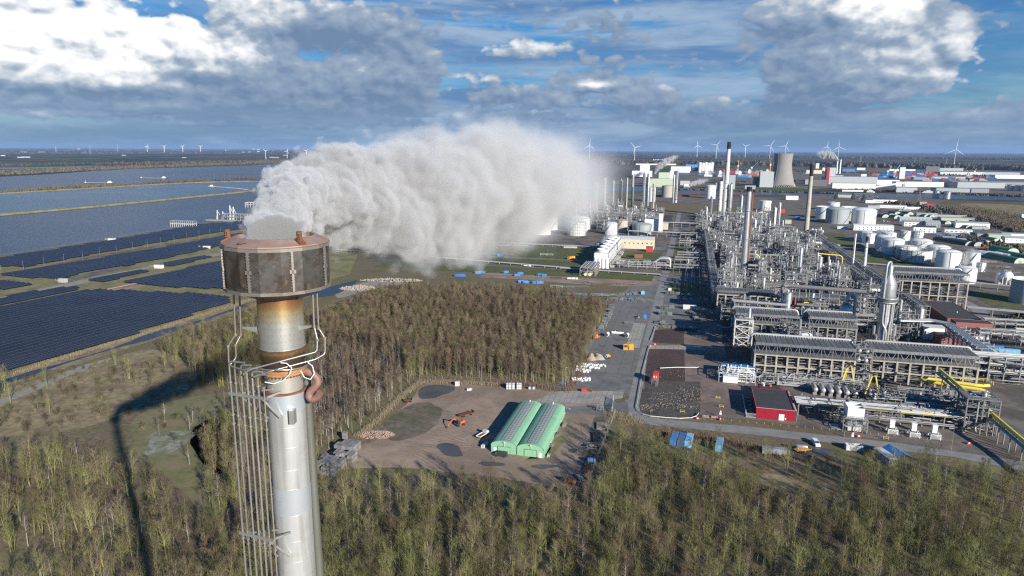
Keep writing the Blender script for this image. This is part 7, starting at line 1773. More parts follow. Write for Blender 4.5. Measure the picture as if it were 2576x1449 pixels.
# ------------------------------------------------------------ the mass of process units
BL=[block_proto(600+i,(22,24,20,26,18,23,22,25)[i],(15,16,14,16,15,13,16,14)[i],(14,11,17,9,20,13,15,12)[i],'dark' if i in(2,6)else '')for i in range(8)]
RK=[rack_proto(700,40,7,[5.5,8.5,11.5],20),rack_proto(701,30,6,[5,7.5],16)]
BU=set()
def put(protos,k,e,n,rz,label,group,s=1.0,used=BU):
 p=protos[k];x,y=W(e,n)
 if p.name not in used:
  used.add(p.name);p.location=(x,y,0);p.rotation_euler=(0,0,RZ+rz);tag(p,label,'process frame' if p in BL else 'pipe rack',group)
 else:dup(p,(x,y,0),RZ+rz,label,group,s)
def fill_units():
 r=random.Random(99)
 rows=[(n,e0,e1,lb,gr)for n,e0,e1,lb,gr in(
  (397,44,108,'behind the front air-cooler banks','frames behind the front coolers'),(412,50,106,'behind the front air-cooler banks','frames behind the front coolers'),
  (455,40,60,'between the shaded cooler bank and the grey duct','frames behind the shaded cooler'),(462,72,138,'behind the fat silver vessel','frames behind the silver vessel'),(480,24,140,'under the fat grey duct','frames under the grey duct'),
  (525,22,140,'behind the long pump gallery','frames behind the pump gallery'),(543,22,140,'behind the long pump gallery','frames behind the pump gallery'),(562,24,142,'in front of the tall twin silver stack','frames before the twin stack'),(582,26,142,'in front of the tall twin silver stack','frames before the twin stack'),(604,30,140,'in front of the tall twin silver stack','frames before the twin stack'),(624,32,140,'round the foot of the tall twin silver stack','frames round the twin stack'),(645,66,140,'round the foot of the tall twin silver stack','frames round the twin stack'),(668,36,140,'round the middle bright columns','frames round the bright columns'),(690,34,136,'round the middle bright columns','frames round the bright columns'),(712,34,136,'behind the middle bright columns','frames behind the bright columns'),
  (738,30,130,'in front of the long white wall','frames before the white wall'),(762,30,136,'in front of the long white wall','frames before the white wall'),(790,28,150,'behind the long white wall','frames behind the white wall'),(805,20,150,'behind the long white wall','frames behind the white wall'),(825,20,150,'behind the long white wall','frames behind the white wall'),(850,20,150,'left of the buff concrete chimney','frames left of the buff chimney'),(868,15,148,'left of the buff concrete chimney','frames left of the buff chimney'),(890,15,148,'left of the buff concrete chimney','frames left of the buff chimney'),(920,15,140,'left of the buff concrete chimney','frames left of the buff chimney'),(940,12,140,'left of the buff concrete chimney','frames left of the buff chimney'),(965,12,140,'left of the buff concrete chimney','frames left of the buff chimney'),(1000,12,112,'round the silver upper columns','frames round the upper columns'),(1022,12,112,'round the silver upper columns','frames round the upper columns'),(1048,12,112,'round the silver upper columns','frames round the upper columns'),(1090,12,112,'round the beige gabled building','frames round the beige building'),(1140,10,118,'round the beige gabled building','frames round the beige building'),(1190,10,120,'round the tallest chimney','frames round the tallest chimney'),(1240,8,125,'round the tallest chimney','frames round the tallest chimney'),
  (1000,-130,-40,'in the far units behind the steam','frames behind the steam'),(1040,-170,-36,'in the far units behind the steam','frames behind the steam'),(1085,-190,-36,'in the far units behind the steam','frames behind the steam'),(1130,-200,-36,'in the far units behind the steam','frames behind the steam'),(1180,-200,-36,'in the far units behind the steam','frames behind the steam'),(1230,-190,-36,'in the far units behind the steam','frames behind the steam'))]
 for n,e0,e1,lb,gr in rows:
  e=e0+11
  while e<e1-6:
   if r.random()<0.90:k=r.randrange(8);put(BL,k,e,n+r.uniform(-2,2),r.choice((0,math.pi,math.pi,0,math.pi/2)),'grey frame packed with pipes and drums '+lb,gr,(r.uniform(.95,1.12),r.uniform(.95,1.1),r.uniform(.8,1.35)*(1 if n<900 else 1.15)))
   e+=r.uniform(22,27)
 for n,lb in((388,'between the front coolers and the frames behind'),(470,'under the fat grey duct'),(515,'behind the long pump gallery'),(653,'past the foot of the twin silver stack'),(655,'past the bright columns'),(725,'before the long white wall'),(775,'behind the long white wall'),(905,'left of the buff chimney'),(985,'before the silver upper columns'),(1115,'behind the beige gabled building'),(1215,'round the tallest chimney'),(1015,'over the road behind the steam'),(1160,'deep behind the steam')):
  for e in((60,100)if n<1010 or n>1100 and n<1150 or n>1200 else(-150,-110,-70)):put(RK,0,e,n,0,'pipe rack running across the plant '+lb,'racks '+lb)
 for e,lb in((22,'along the left edge of the process rows'),(145,'along the right edge of the process rows'),(158,'beside the access road to the buff chimney')):
  for n in range(530,960,42):put(RK,0,e,n,math.pi/2,'pipe rack running away '+lb,'racks '+lb)
 for n in(664,712):put(RK,1,2,n,0,'low pipe rack beside the main road at the shaded lawn','racks at the shaded lawn')
 for n in(748,846,930):put(RK,1,4,n,0,'low pipe rack beside the main road past the shaded lawn','racks past the shaded lawn')
 for e,n in((2,690),(8,760),(6,785),(2,815),(8,870),(4,900),(8,960),(14,1000)):put(BL,r.randrange(8),e,n,r.choice((0,math.pi)),'low steel frame with pipes on the strip beside the main road','frames beside the main road',(.7,.9,.55))
 for i,(e,n)in enumerate(((192,470),(208,455),(205,500),(222,480),(215,440),(240,500))):put(RK,1,e,n,0,'low rack with loose valves right of the brick buildings','racks right of the brick buildings')
fill_units()
for p in BL+RK:
 if p.name not in BU:p.location=(*W(60,1270),0);tag(p,'steel frame standing alone behind the tallest chimney','process frame')
for i in range(4):
 e,n=L(2041+8*i,603+1.2*i);drum(e,n,13,9,1.9,'white arched drum in the group of four right of the buff chimney','white','y','arched drums by the buff chimney')
put(BL,0,*L(2055,607),0,'steel frame under the four white drums right of the buff chimney','frame under the four drums')
o=TP('lattice_crane','dark red lattice crane half lost in the steam','crane',1475,552);m=MB();hh=26
for k in range(8):
 z0,z1=hh*k/8,hh*(k+1)/8
 for a,b in((-6,-6),(6,-6)):m.bar((a,b,z0),(a,b,z1),.7);
 m.bar((-6,-6,z0),(6,-6,z1),.55);m.bar((6,-6,z0),(-6,-6,z1),.55);m.bar((-6,-6,z1),(6,-6,z1),.5)
m.build('mast',M['red_bright'],o);m=MB();m.bar((-6,-6,hh),(22,-4,hh+4),.8);m.bar((-6,-6,hh-3),(22,-4,hh+2),.6);m.build('boom',M['red_bright'],o)
# ------------------------------------------------------------ solar farm
def make_solar_mat():
 m,nt,b=nm('solar_glass');oc=tco(nt,'Object');x,y,z=sep(nt,oc)
 u=(x*(1/1.05))._m('FRACT');v=(y*(1/1.9)+0.5)._m('FRACT')
 l1=(u-0.5)._m('ABSOLUTE').smooth(0.455,0.485);l2=(v-0.5)._m('ABSOLUTE').smooth(0.46,0.49)
 n=noise(nt,wpos(nt),0.03,4,.6)
 col=mixc(nt,n.smooth(.3,.7),(0.010,0.013,0.022),(0.017,0.021,0.034));col=mixc(nt,l1.max(l2)*0.8,col,(0.28,0.30,0.33))
 nt.links.new(col,b.inputs['Base Color']);b.inputs['Roughness'].default_value=0.25;b.inputs['Specular IOR Level'].default_value=0.22;return m
M['solar']=make_solar_mat()
def solar_block(poly,label,group,pitch,seed,az=R(21.5),depth=5.1,maxrow=200):
 """rows of tables filling the outline: rows run along az (clockwise from straight ahead), stepped at the ends"""
 P=[G(*q)for q in poly];dx,dy=math.sin(az),math.cos(az);nx,ny=-dy,dx
 A=[(p[0]*dx+p[1]*dy,p[0]*nx+p[1]*ny)for p in P];lo=min(a[1]for a in A);hi=max(a[1]for a in A);v=lo+pitch*.6;n=0
 while v<hi and n<maxrow:
  xs=[]
  for i in range(len(A)):
   (a,b),(c,d)=A[i],A[(i+1)%len(A)]
   if(b>v)!=(d>v):xs.append(a+(c-a)*(v-b)/(d-b))
  xs.sort()
  for a,c in zip(xs[::2],xs[1::2]):
   a=round(a/6)*6;c=round(c/6)*6
   if c-a<9:continue
   L_=c-a;cx,cy=(a+c)/2*dx+v*nx,(a+c)/2*dy+v*ny
   o=thing('solar_row',label,'solar row',(cx,cy,0),math.atan2(dy,dx),group)
   m=MB();t=R(14);hy=depth/2*math.cos(t);hz=depth/2*math.sin(t);m.add([(-L_/2,-hy,1.6-hz*SG),(L_/2,-hy,1.6-hz*SG),(L_/2,hy,1.6+hz*SG),(-L_/2,hy,1.6+hz*SG)],[(0,1,2,3)])
   m.add([(-L_/2,-hy,1.55-hz*SG),(L_/2,-hy,1.55-hz*SG),(L_/2,hy,1.55+hz*SG),(-L_/2,hy,1.55+hz*SG)],[(3,2,1,0)]);m.build('panel',M['solar'],o)
   m=MB();k=max(2,int(L_/8))
   for i in range(k+1):x=-L_/2+L_*i/k;m.bar((x,-hy*.6,0),(x,-hy*.6,1.6-hz*SG*.6),.14);m.bar((x,hy*.6,0),(x,hy*.6,1.6+hz*SG*.6),.14)
   m.build('post_frame',M['steel_dark'],o);n+=1
  v+=pitch
SG=1
solar_block([(-260,905),(0,780),(118,752),(240,732),(330,735),(420,740),(500,742),(560,748),(583,760),(330,845),(0,942),(-260,1028)],'long dark solar row in the largest field beside the ditch','solar rows of the large near field',6.3,1)
solar_block([(310,712),(420,690),(560,658),(640,640),(660,660),(600,716),(585,730),(420,724)],'dark solar row in the field left of the steel stack','solar rows left of the stack',6.3,2)
solar_block([(-200,775),(0,755),(60,742),(150,728),(205,725),(180,735),(60,757),(0,771),(-200,806)],'dark solar row in the narrow strip beside the red-brown pipe track','solar rows beside the pipe track',6.3,3)
solar_block([(228,707),(300,694),(350,681),(372,685),(300,702),(250,714)],'dark solar row in the short strip below the white transformer box','solar rows below the white box',6.3,4)
solar_block([(410,666),(470,654),(520,646),(528,650),(470,663),(430,672)],'dark solar row in the small strip nearest the steel stack','solar rows in the small strip',6.3,5)
solar_block([(-120,722),(0,711),(40,711),(75,718),(30,728),(-120,745)],'dark solar row in the small block at the left picture edge','solar rows at the left edge',6.3,6)
solar_block([(3,694),(120,675),(300,644),(450,618),(570,595),(640,585),(640,612),(560,618),(500,632),(420,650),(330,668),(200,690),(150,705),(100,702),(40,697)],'dark solar row in the long band inland of the lamp-lit road','solar rows inland of the road',6.3,7)
solar_block([(-200,690),(0,652),(141,630),(254,611),(300,604),(423,582),(494,568),(564,562),(640,556),(640,572),(560,583),(420,607),(240,640),(60,674),(0,671),(-200,718)],'dark solar row in the band along the river bank','solar rows along the river bank',6.3,8)
for i,px in enumerate((4,60,112,162,209,252,294,335,372,405,439,471,502,529,556)):
 py=692-(px-4)*.1835+(px-4)**2*.00002;lamp_post(px,py,hgt(px,py,py-24),'tall grey lamp post in the line along the road through the solar farm',group='lamp posts through the solar farm')
for px,py,w_,lb in((279,606,9,'white transformer cabin on the river bank among the solar rows'),(518,626,8,'white transformer cabin near the far end of the solar bands'),(397,675,9,'white transformer cabin beside the gravel path'),(155,711,7,'pale concrete kiosk beside the gravel path')):
 o=TP('transformer_cabin',lb,'cabin',px,py);hall(o,-w_/2,0,w_/2,3,3,'white' if px!=155 else 'concrete','white_dull')
 m=MB();clutter(m,-w_/2-7,0,-w_/2-1,3,.3,1.6,14,random.Random(px),.1,.25,1);m.build('switchgear',M['steel'],o)
m=MB();P=[G(*q)for q in((-60,795),(0,782),(250,733),(600,661))]
for k in range(4):
 m.path([(x+k*1.1,y+k*.5,.7)for x,y in P],.22,6)
tag(m.build('pipe_track',M['rust_pale']if 'rust_pale' in M else M['rust']),'red-brown pipe track crossing the solar farm on low supports','pipeline')
# ------------------------------------------------------------ river craft, jetties, far bank
def barge(px,py,L_,rz,label,loaded=True):
 o=TP('river_barge',label,'barge',px,py,0.2,None,rz);m=MB();w=5.4;m.prism([(-L_/2,-w*.8),(L_/2-7,-w),(L_/2,-w*.2),(L_/2,w*.2),(L_/2-7,w),(-L_/2,w*.8)],0,2.2);m.build('hull',M['steel_dark'],o)
 m=MB();m.box(-L_/2+16,-w*.8,2.2,L_/2-10,w*.8,3.4);m.build('hold_cover',M['grey_mid'],o);m=MB();m.box(-L_/2+2,-w*.75,2.2,-L_/2+14,w*.75,5.5);m.box(-L_/2+5,-w*.55,5.5,-L_/2+11,w*.55,8.5);m.build('wheelhouse',M['white'],o)
 m=MB();m.box(L_/2-8,-w*.5,2.2,L_/2-3,w*.5,4.0);m.tube((L_/2-5,0,4),(L_/2-5,0,9),.3,6);m.build('bow_house',M['white'],o)
barge(247,461.5,95,R(170)-RZ+R(5),'barge with a white wheelhouse passing the bushy upper dyke');barge(385,449.5,100,R(172)-RZ+R(5),'second barge farther off in the main river');barge(757,417.5,100,R(172)-RZ,'distant pale barge near the far bank and the turbines')
def work_boat(px,py,label):
 o=TP('work_boat',label,'boat',px,py,.4);m=MB();m.prism([(-9,-3),(7,-3),(11,0),(7,3),(-9,3)],0,1.6);m.build('hull',M['white_dull'],o);m=MB();m.box(-4,-2,1.6,2,2,4.5);m.build('cabin',M['white'],o);m=MB();m.tube((0,0,4.5),(0,0,9),.25,6);m.build('mast',M['steel'],o)
work_boat(533,469,'small white work boat in the lagoon at the end of the floating line');
m=MB();P=[G(*q,.5)for q in((540,469.5),(570,471.5),(600,474),(625,477.5))]
for a,b in zip(P[:-1],P[1:]):
 for i in range(14):x,y=a[0]+(b[0]-a[0])*i/14,a[1]+(b[1]-a[1])*i/14;m.box(x-5,y-1.2,.4,x+2.5,y+1.2,1.6)
tag(m.build('floating_pipe',M['sand']),'pale floating pipeline curving across the lagoon','pipeline')
def jetty():
 o=TP('jetty','white steel jetty deck standing in the river beyond the solar bank','jetty',462,571);m=MB();k=mpp(462,571);w_=66*k
 for i in range(12):
  x=-w_/2+w_*i/11
  for y in(-4,4):m.tube((x,y,0),(x,y,5),.35,6)
  for y in(-4,4):m.bar((x,y,5),(x,y,9),.3)
 m.build('pile',M['white_dull'],o);m=MB();m.box(-w_/2,-4.6,4.6,w_/2,4.6,5.2);m.rail([(-w_/2,-4.6,5.2),(w_/2,-4.6,5.2)],1.2,.14,step=4);m.build('deck',M['white_dull'],o);m=MB();m.box(-w_/2,-4,9,w_/2,4,9.4);m.build('roof_frame',M['grey_sheet'],o)
 o=TP('jetty','brown jetty head with loading arms behind the left of the steam','jetty',572,556);m=MB();k=mpp(572,556);w_=110*k;m.box(-w_/2,-7,0,w_/2,5,2.2);m.build('deck',M['concrete_dark'],o)
 m=MB();frame_mb(m,-5,-3,w_/2,4,[7,12],5,1,.7);m.build('frame',M['steel'],o)
 for x,h in((-18,17),(-8,15),(6,25),(12,23)):m=MB();m.bar((x,0,2),(x+.6,0,h),1.2);m.bar((x,0,h),(x+5,0,h*.55),.6);m.bar((x-2,0,2),(x,0,h*.7),.5);m.build('loading_arm',M['white_dull'],o)
 o=TP('jetty','small white jetty platform at the very edge of the steam','jetty',634,522);m=MB();frame_mb(m,-12,-4,12,4,[6,10],4,1,.6);m.build('frame',M['white_dull'],o)
jetty()
for px,py,c in((310,440.5,'red_bright'),(530,443,'green_dark'),(660,490,'green_dark')):
 o=TP('buoy',{310:'red buoy in the main river',530:'green buoy far out in the main river',660:'green buoy near the edge of the steam'}[px],'buoy',px,py,.2);m=MB();m.lathe([(1.6,0),(1.6,1),(.6,2.2),(.5,5),(0,5.6)],10);m.build('float',M[c],o)
def leafage(name,label,pts,n,h,w_,mats,seed,kind='stuff',cat='trees',spread=8):
 """a bare belt of bushes or trees seen from afar: many twiggy clumps along a line"""
 r=random.Random(seed);P=[G(*q)for q in pts];lens=[math.hypot(b[0]-a[0],b[1]-a[1])for a,b in zip(P[:-1],P[1:])];tot=sum(lens);m=MB()
 for i in range(n):
  t=r.random()*tot;k=0
  while k<len(lens)-1 and t>lens[k]:t-=lens[k];k+=1
  a,b=P[k],P[k+1];f=t/max(1,lens[k]);x=a[0]+(b[0]-a[0])*f+r.gauss(0,spread);y=a[1]+(b[1]-a[1])*f+r.gauss(0,spread)
  hh=h*r.uniform(.35,1.15)*(0.75+.35*math.sin(x*.05+seed));mi=r.randrange(len(mats))
  for j in range(9):
   an=r.uniform(0,6.28);z=hh*r.uniform(.15,1);rr=w_*r.uniform(.2,1)*(1.15-.5*z/h);cx,cy=x+math.cos(an)*rr,y+math.sin(an)*rr;s=w_*r.uniform(.25,.6);ux,uy=math.cos(an+1.5)*s,math.sin(an+1.5)*s
   m.add([(cx-ux,cy-uy,max(0,z-s*1.2)),(cx+ux,cy+uy,max(0,z-s*.8)),(cx+r.uniform(-s,s),cy+r.uniform(-s,s),z+s*1.3)],[(0,1,2)],mi)
 o=m.build(name,[M[q]for q in mats]);tag(o,label,cat,None,kind);return o
M['far_twig']=plain('far_bare_wood',(0.115,0.09,0.065),.95,0,.3,.02,rand=0);M['far_twig2']=plain('far_olive_wood',(0.13,0.115,0.07),.95,0,.3,.02,rand=0);M['marsh']=plain('marsh_twigs',(0.19,0.145,0.105),.95,0,.3,.05,rand=0);M['far_dark']=plain('far_dark_wood',(0.055,0.05,0.042),.95,0,.3,.01,rand=0);M['ever']=plain('evergreen',(0.035,0.06,0.03),.95,0,.3,.1)
leafage('dyke_bushes','brown bushes along the upper river dyke',[(-60,489),(60,481),(200,473),(366,463)],900,9,4,['far_twig','far_twig2'],1,spread=5);leafage('dyke_bushes','thin brown bushes toward the tip of the upper dyke',[(366,463),(488,456),(629,450),(740,445)],420,8,4,['far_twig'],2,spread=6)
leafage('bank_trees','bare willow belt along the far river bank',[(-200,442),(0,439),(98,434),(180,429),(330,423),(488,417),(629,412),(740,406),(860,401)],2600,15,9,['far_twig','far_twig2'],3,spread=30)
leafage('bank_trees','second belt of trees behind the far river bank',[(280,414),(480,411),(629,408),(860,397)],1500,16,10,['far_twig','far_dark'],4,spread=60)
leafage('dyke_bushes','few low bushes on the lower dyke',[(0,541),(240,519),(430,500),(600,483)],40,4,2,['far_twig'],5,spread=3)
for k,(pts,n,h)in enumerate(([[(-200,388),(400,386),(900,388)],900,26],[[(-200,380),(500,379),(1100,381)],900,34],[[(900,392),(1500,392),(2000,396),(2700,404)],1500,24],[[(1500,413),(1800,414),(2000,417),(2300,423),(2600,430)],1700,18],[[(1500,385),(2000,387),(2700,392)],1000,40])):
 leafage('tree_belt','distant belt of dark bare trees %s'%('beyond the far river bank','on the left horizon','on the plain behind the harbour','just behind the harbour sheds','on the right horizon')[k],pts,n,h,26+10*k%20,['far_dark','far_twig'],20+k,spread=(60,90,80,40,120)[k])
leafage('marsh_scrub','brown scrub on the marsh right of the sheds',[(2400,520),(2500,545),(2600,580)],2600,2.6,1.5,['marsh','far_twig2'],31,spread=32);leafage('tree_row','row of bare trees along the marsh edge road',[(2385,530),(2480,562),(2576,590),(2650,612)],700,9,2.2,['far_twig'],32,spread=4)
leafage('hedge','dark hedge right of the brick buildings',[(2560,800),(2576,815),(2640,850)],200,4,2.5,['far_twig','ever'],33,spread=4)
for px,py,h,lb in((2102,504,16,'dark evergreen left of the white offices'),(2145,505,18,'broad dark evergreen beside the white offices'),(2172,508,18,'dark evergreen right of the brown round tree'),(2309,523,14,'pointed dark evergreen beyond the green huts')):
 o=TP('evergreen_tree',lb,'tree',px,py);r=random.Random(px);m=MB();m.tube((0,0,0),(0,0,h*.4),.4,6);m.build('trunk',T_BROWN,o);m=MB()
 for i in range(260):
  z=h*r.uniform(.12,1);rr=h*.36*(1.05-z/h)**.7*math.sqrt(r.random());a=r.uniform(0,6.28);s=r.uniform(.6,1.4);c=(rr*math.cos(a),rr*math.sin(a),z);m.add([(c[0]-s,c[1],c[2]-s*.5),(c[0]+s,c[1],c[2]-s*.5),(c[0],c[1]+s*.6,c[2]+s*.6)],[(0,1,2)])
 m.build('crown',M['ever'],o)
# ------------------------------------------------------------ left middle: tanks behind the steam, cooling cells, skips
for a in((1265,1303,589,556,'white tank nearest the left end of the row behind the steam','white','cone'),(1290,1323,578,549,'white tank behind the leftmost one in the steam','white','cone'),(1340,1386,592,560,'broad white tank half veiled by steam','white','cone'),(1353,1403,580,549,'tall white tank behind the half veiled one','white','cone'),(1431,1484,583,551,'domed ribbed tank behind the scaffolded one','white','dome'),(1427,1473,594,561,'white tank wrapped in scaffolding beside the lawns','white_dull','cone'),(1521,1552,591,563,'white tank behind the fan cells, crossed by their vapour','white','dome'),(1549,1578,584,556,'dull concrete tank behind the fan cells','concrete','dome'),(1591,1638,593,567,'weathered grey tank with a white roof behind the beige warehouse','grey_sheet','dome')):
 tank(*a[:4],a[4],a[5],a[6],scaf='scaffold' in a[4])
house(1621,1664,583,552,16,'white process building beside the main road behind the grey tank','white','white_dull');house(1656,1666,585,538,7,'narrow tall white lift tower beside the main road','white','white_dull');house(1664,1680,578,562,10,'low pinkish shed right of the white lift tower','beige','white_dull')
house(1544,1643,626,602,24,'long beige warehouse with a grey roof behind the fan cells','beige','white_dull',gable=2.2,win=((6.2,),9,1.6,1.2));house(1625,1641,634,622,7,'small bright red hut in front of the beige warehouse','red_bright','felt');house(1596,1615,650,639,9,'small brown brick hut on the lawn by the fan cells','brick','felt')
house(1192,1227,606,594,13,'larger orange building at the edge of the steam','orange','felt',doors=((-6,2.5,3,'white'),));house(1164,1179,612,599,10,'smaller orange building half lost in the steam','orange','felt',doors=((-1,2,3,'white'),))
house(1180,1189,587,583,10,'tiny white hut above the orange buildings','white','white_dull');house(1470,1560,560,552,10,'beige long shed behind the ribbed tank','beige','felt')
def fan_cells():
 e,n=L(1494,672);e1,n1=L(1528,668);w_=14.5;L_=128;h=hgt(1500,672,637);o=T('cooling_cells','white row of six cooling cells with round fan stacks venting vapour','cooling tower',e,n);m=MB();m.box(0,0,2.5,w_,L_,h);m.build('casing',M['white'],o);m=MB()
 for i in range(14):
  y=L_*i/13
  for x in(0,w_):m.bar((x,y,0),(x,y,h),.5)
  m.bar((w_,y,h*.7),(w_+4,y,0),.4)
 m.rail([(0,0,h),(w_,0,h),(w_,L_,h)],1.2,.15,step=4);m.build('frame',M['steel'],o)
 for i in range(6):
  y=L_*(i+.5)/6;m=MB();m.lathe([(6.2,h),(5.7,h+1.5),(5.9,h+3.2),(5.5,h+3.2),(5.3,h+1.0)],24,w_/2,y,0);f=m.build('fan_stack',M['white_dull'],o,smooth=True)
  m=MB()
  for b in range(6):a=b*math.pi/3;m.bar((w_/2,y,h+1.2),(w_/2+5.2*math.cos(a),y+5.2*math.sin(a),h+1.2),.9,h=.15)
  m.build('fan_blade',M['steel_dark'],f)
 m=MB();m.box(w_+.6,2,0,w_+5,L_*.8,2.2);m.build('basin',M['concrete'],o)
 for i in range(4):m=MB();m.lathe([(1.9,0),(1.9,9),(1.3,10),(0,10.3)],12,2+3.8*i,-4,0);m.build('silo',M['white'],o,smooth=True)
fan_cells()
o=TP('piping_manifold','maze of pale pipes with four hooped lines beside the fan cells','piping',1530,672);m=MB();r=random.Random(77);clutter(m,2,0,60,14,.8,6,150,r,.2,.5);frame_mb(m,2,0,56,12,[4,7],6,1,.4);m.build('piping',[M['pipe'],M['pipe_dull']],o)
for k in range(4):m=MB();m.path([(34,2+k*2.2,6),(44,2+k*2.2,6),(50,2+k*2.2,11),(60,2+k*2.2,11),(60,2+k*2.2,0)],.9,8);m.build('hooped_pipe',M['pipe'],o,smooth=True)
o=TP('pipe_bridge','dark pipe bridge on bundled legs at the corner of the lawns','pipe rack',1480,690);m=MB();frame_mb(m,-6,-12,8,22,[5,8],2,4,.6);m.build('rack_frame',M['steel'],o);m=MB()
for k in range(8):m.tube((-5+1.7*k,-12,8.7),(-5+1.7*k,22,8.7),.6,6,mi=k%2)
m.build('pipe_bank',[M['pipe'],M['pipe_dull']],o);m=MB()
for k in range(2):m.tube((-1+4*k,-12,2),(-1+4*k,-4,2),1.6,10)
m.build('culvert_pipe',M['beige'],o)
def long_rack(label,e0,n0,e1,n1,h,wd,npipe,seed):
 L_=math.hypot(e1-e0,n1-n0);a=math.atan2(n1-n0,e1-e0);o=T('pipeline',label,'pipeline',e0,n0,0,None,a);m=MB();k=max(2,int(L_/12));
 for i in range(k+1):x=L_*i/k;m.bar((x,-wd/2,0),(x,-wd/2,h),.35);m.bar((x,wd/2,0),(x,wd/2,h),.35);m.bar((x,-wd/2-.3,h),(x,wd/2+.3,h),.4)
 m.build('support',M['concrete'],o);m=MB();r=random.Random(seed)
 for i in range(npipe):y=-wd/2+wd*(i+.5)/npipe;rr=r.uniform(.25,.5);m.tube((0,y,h+.2+rr),(L_,y,h+.2+rr),rr,6)
 m.build('pipe',M['pipe'],o)
long_rack('low pale pipeline along the lawns in front of the steam',-430,705,-112,650,1.2,3,3,1);long_rack('low pale pipeline beside the storage strip',-120,648,-24,640,1.0,3,3,2);long_rack('low pipeline crossing from the tanks behind the steam',-330,806,-110,806,1.2,4,4,3);long_rack('low pipeline behind the lawns near the tanks',-108,830,-80,900,1.2,3,3,4)
long_rack('raised pipe rack over the main road behind the steam',-80,935,60,935,6.5,6,6,5);long_rack('raised yellow-lit pipe rack far behind the steam',-60,1060,60,1060,7,6,6,6)
long_rack('long double pipeline running beside the road to the tank farm',118,700,158,905,1.5,10,9,7);long_rack('pipeline across the tank farm lawn',160,770,235,745,1.2,4,4,8);long_rack('pipeline from the tank farm past the white sphere',232,660,290,640,4,4,4,9);long_rack('pipeline along the right brick buildings road',196,545,240,535,5,6,6,10)
skip=None
for i,(px,py,lb,rz)in enumerate(((1152,695,'left blue skip of the pair nearest the steam',0),(1162,695,'right blue skip of the pair nearest the steam',0),(1203,688,'left blue skip of the second pair on the grass',R(10)),(1213,687,'right blue skip of the second pair on the grass',R(10)),(1272,687,'lone blue and red skip above the square wood',R(60)),(1300,694,'lower pale blue skip of the slanting pair',R(40)),(1308,690,'upper pale blue skip of the slanting pair',R(40)),(1357,694,'dark blue skip of the pair right of the slanting ones',R(60)),(1367,695,'bright blue skip of the pair right of the slanting ones',R(60)),(1311,711,'left skip of the pale lower pair by the wood edge',R(30)),(1322,712,'right skip of the pale lower pair by the wood edge',R(30)),(1348,713,'dark blue skip of the lower right pair by the wood edge',R(10)),(1358,713,'pale skip of the lower right pair by the wood edge',R(30)))):
 if skip is None:
  skip=container(px,py,rz,lb,'blue',5.8,2.4,2.0,open_top=True,name='waste_skip',group='blue waste skips',cat='skip')
 else:dup(skip,(*G(px,py),0),RZ+rz,lb,'blue waste skips')
flat_truck(1327,671,R(0),'white flat truck driving on the lawn road above the skips','white','grey_mid',7.5)
container(1437,652,R(60),'amber mobile machine parked on the lawn track','amber',9,3,3,name='mobile_machine',cat='machine');container(1256,645,0,'blue box container on the lawn hardstanding','blue',4,3,3.4)
for i,(px,py,kind,mt,lb,w_)in enumerate(((1115,638,'rack','rust','rust-red trailer load at the edge of the steam',14),(1180,637,'rack','rust','low rusty trailer frame on the lawn road',16),(1210,641,'rack','pipe_dull','pale trailer frame on the lawn road',12),(1228,640,'rack','blue','blue-edged trailer frame on the lawn road',14),(1275,643,'rack','rust','dark trailer frame left of the blue container',14),(1298,638,'rack','rust','red trailer frame behind the blue container',12),(1375,643,'rack','white_dull','white machine parts on the lawn hardstanding',14),(1275,614,'rack','steel_dark','dark loading frame on the upper lawn',12),(1320,615,'rack','steel_dark','second dark loading frame on the upper lawn',12),(1435,624,'slabs','white','white sacks laid out on the upper lawn',16),(1400,700,'pipes','steel_dark','dark pipes fanned out beside the skips',10),(1440,704,'exchanger','white_dull','white machine halves in the storage strip',10),(1470,712,'rack','steel_dark','black container of parts in the storage strip',14),(1420,722,'pipes','steel','bundled steel beams along the storage strip',18),(1455,722,'pipes','steel','second bundle of steel beams along the storage strip',18),(1515,716,'pipes','timber','jumble of brown poles in the storage strip',18),(1560,716,'rack','rust','rust-brown beams on a long trailer in the storage strip',26),(1400,724,'rack','green_pale','pale green flat truck in the storage strip',10),(1520,746,'rack','scaf','grey-green racks in the wet storage corner',22),(1490,745,'rack','scaf','grey racks standing in the flooded corner behind the wood',24),(1455,744,'rack','scaf','dim racks in the flooded corner farther left',24))):
 store(px,py,R(8),lb,kind,'yard_store',w_,3,2.0,mt,40+i)
sheet('pool_water',[(1340,735),(1500,735),(1560,742),(1480,750),(1380,748)],.09,M['puddle']);sheet('pool_water',[(1590,622),(1660,621),(1690,628),(1640,632)],.09,M['puddle'])
for e0,n0,lb in((-240,760,'long rubble line on the lawn edge'),(-200,770,'pale rubble beside the orange buildings')):heap('rubble_heap','low '+lb,*(lambda v:v)((1290 if 'long' in lb else 1240,618 if 'long' in lb else 608)),18,3,1.2,160,.4,1.2,'stone',int(-e0))
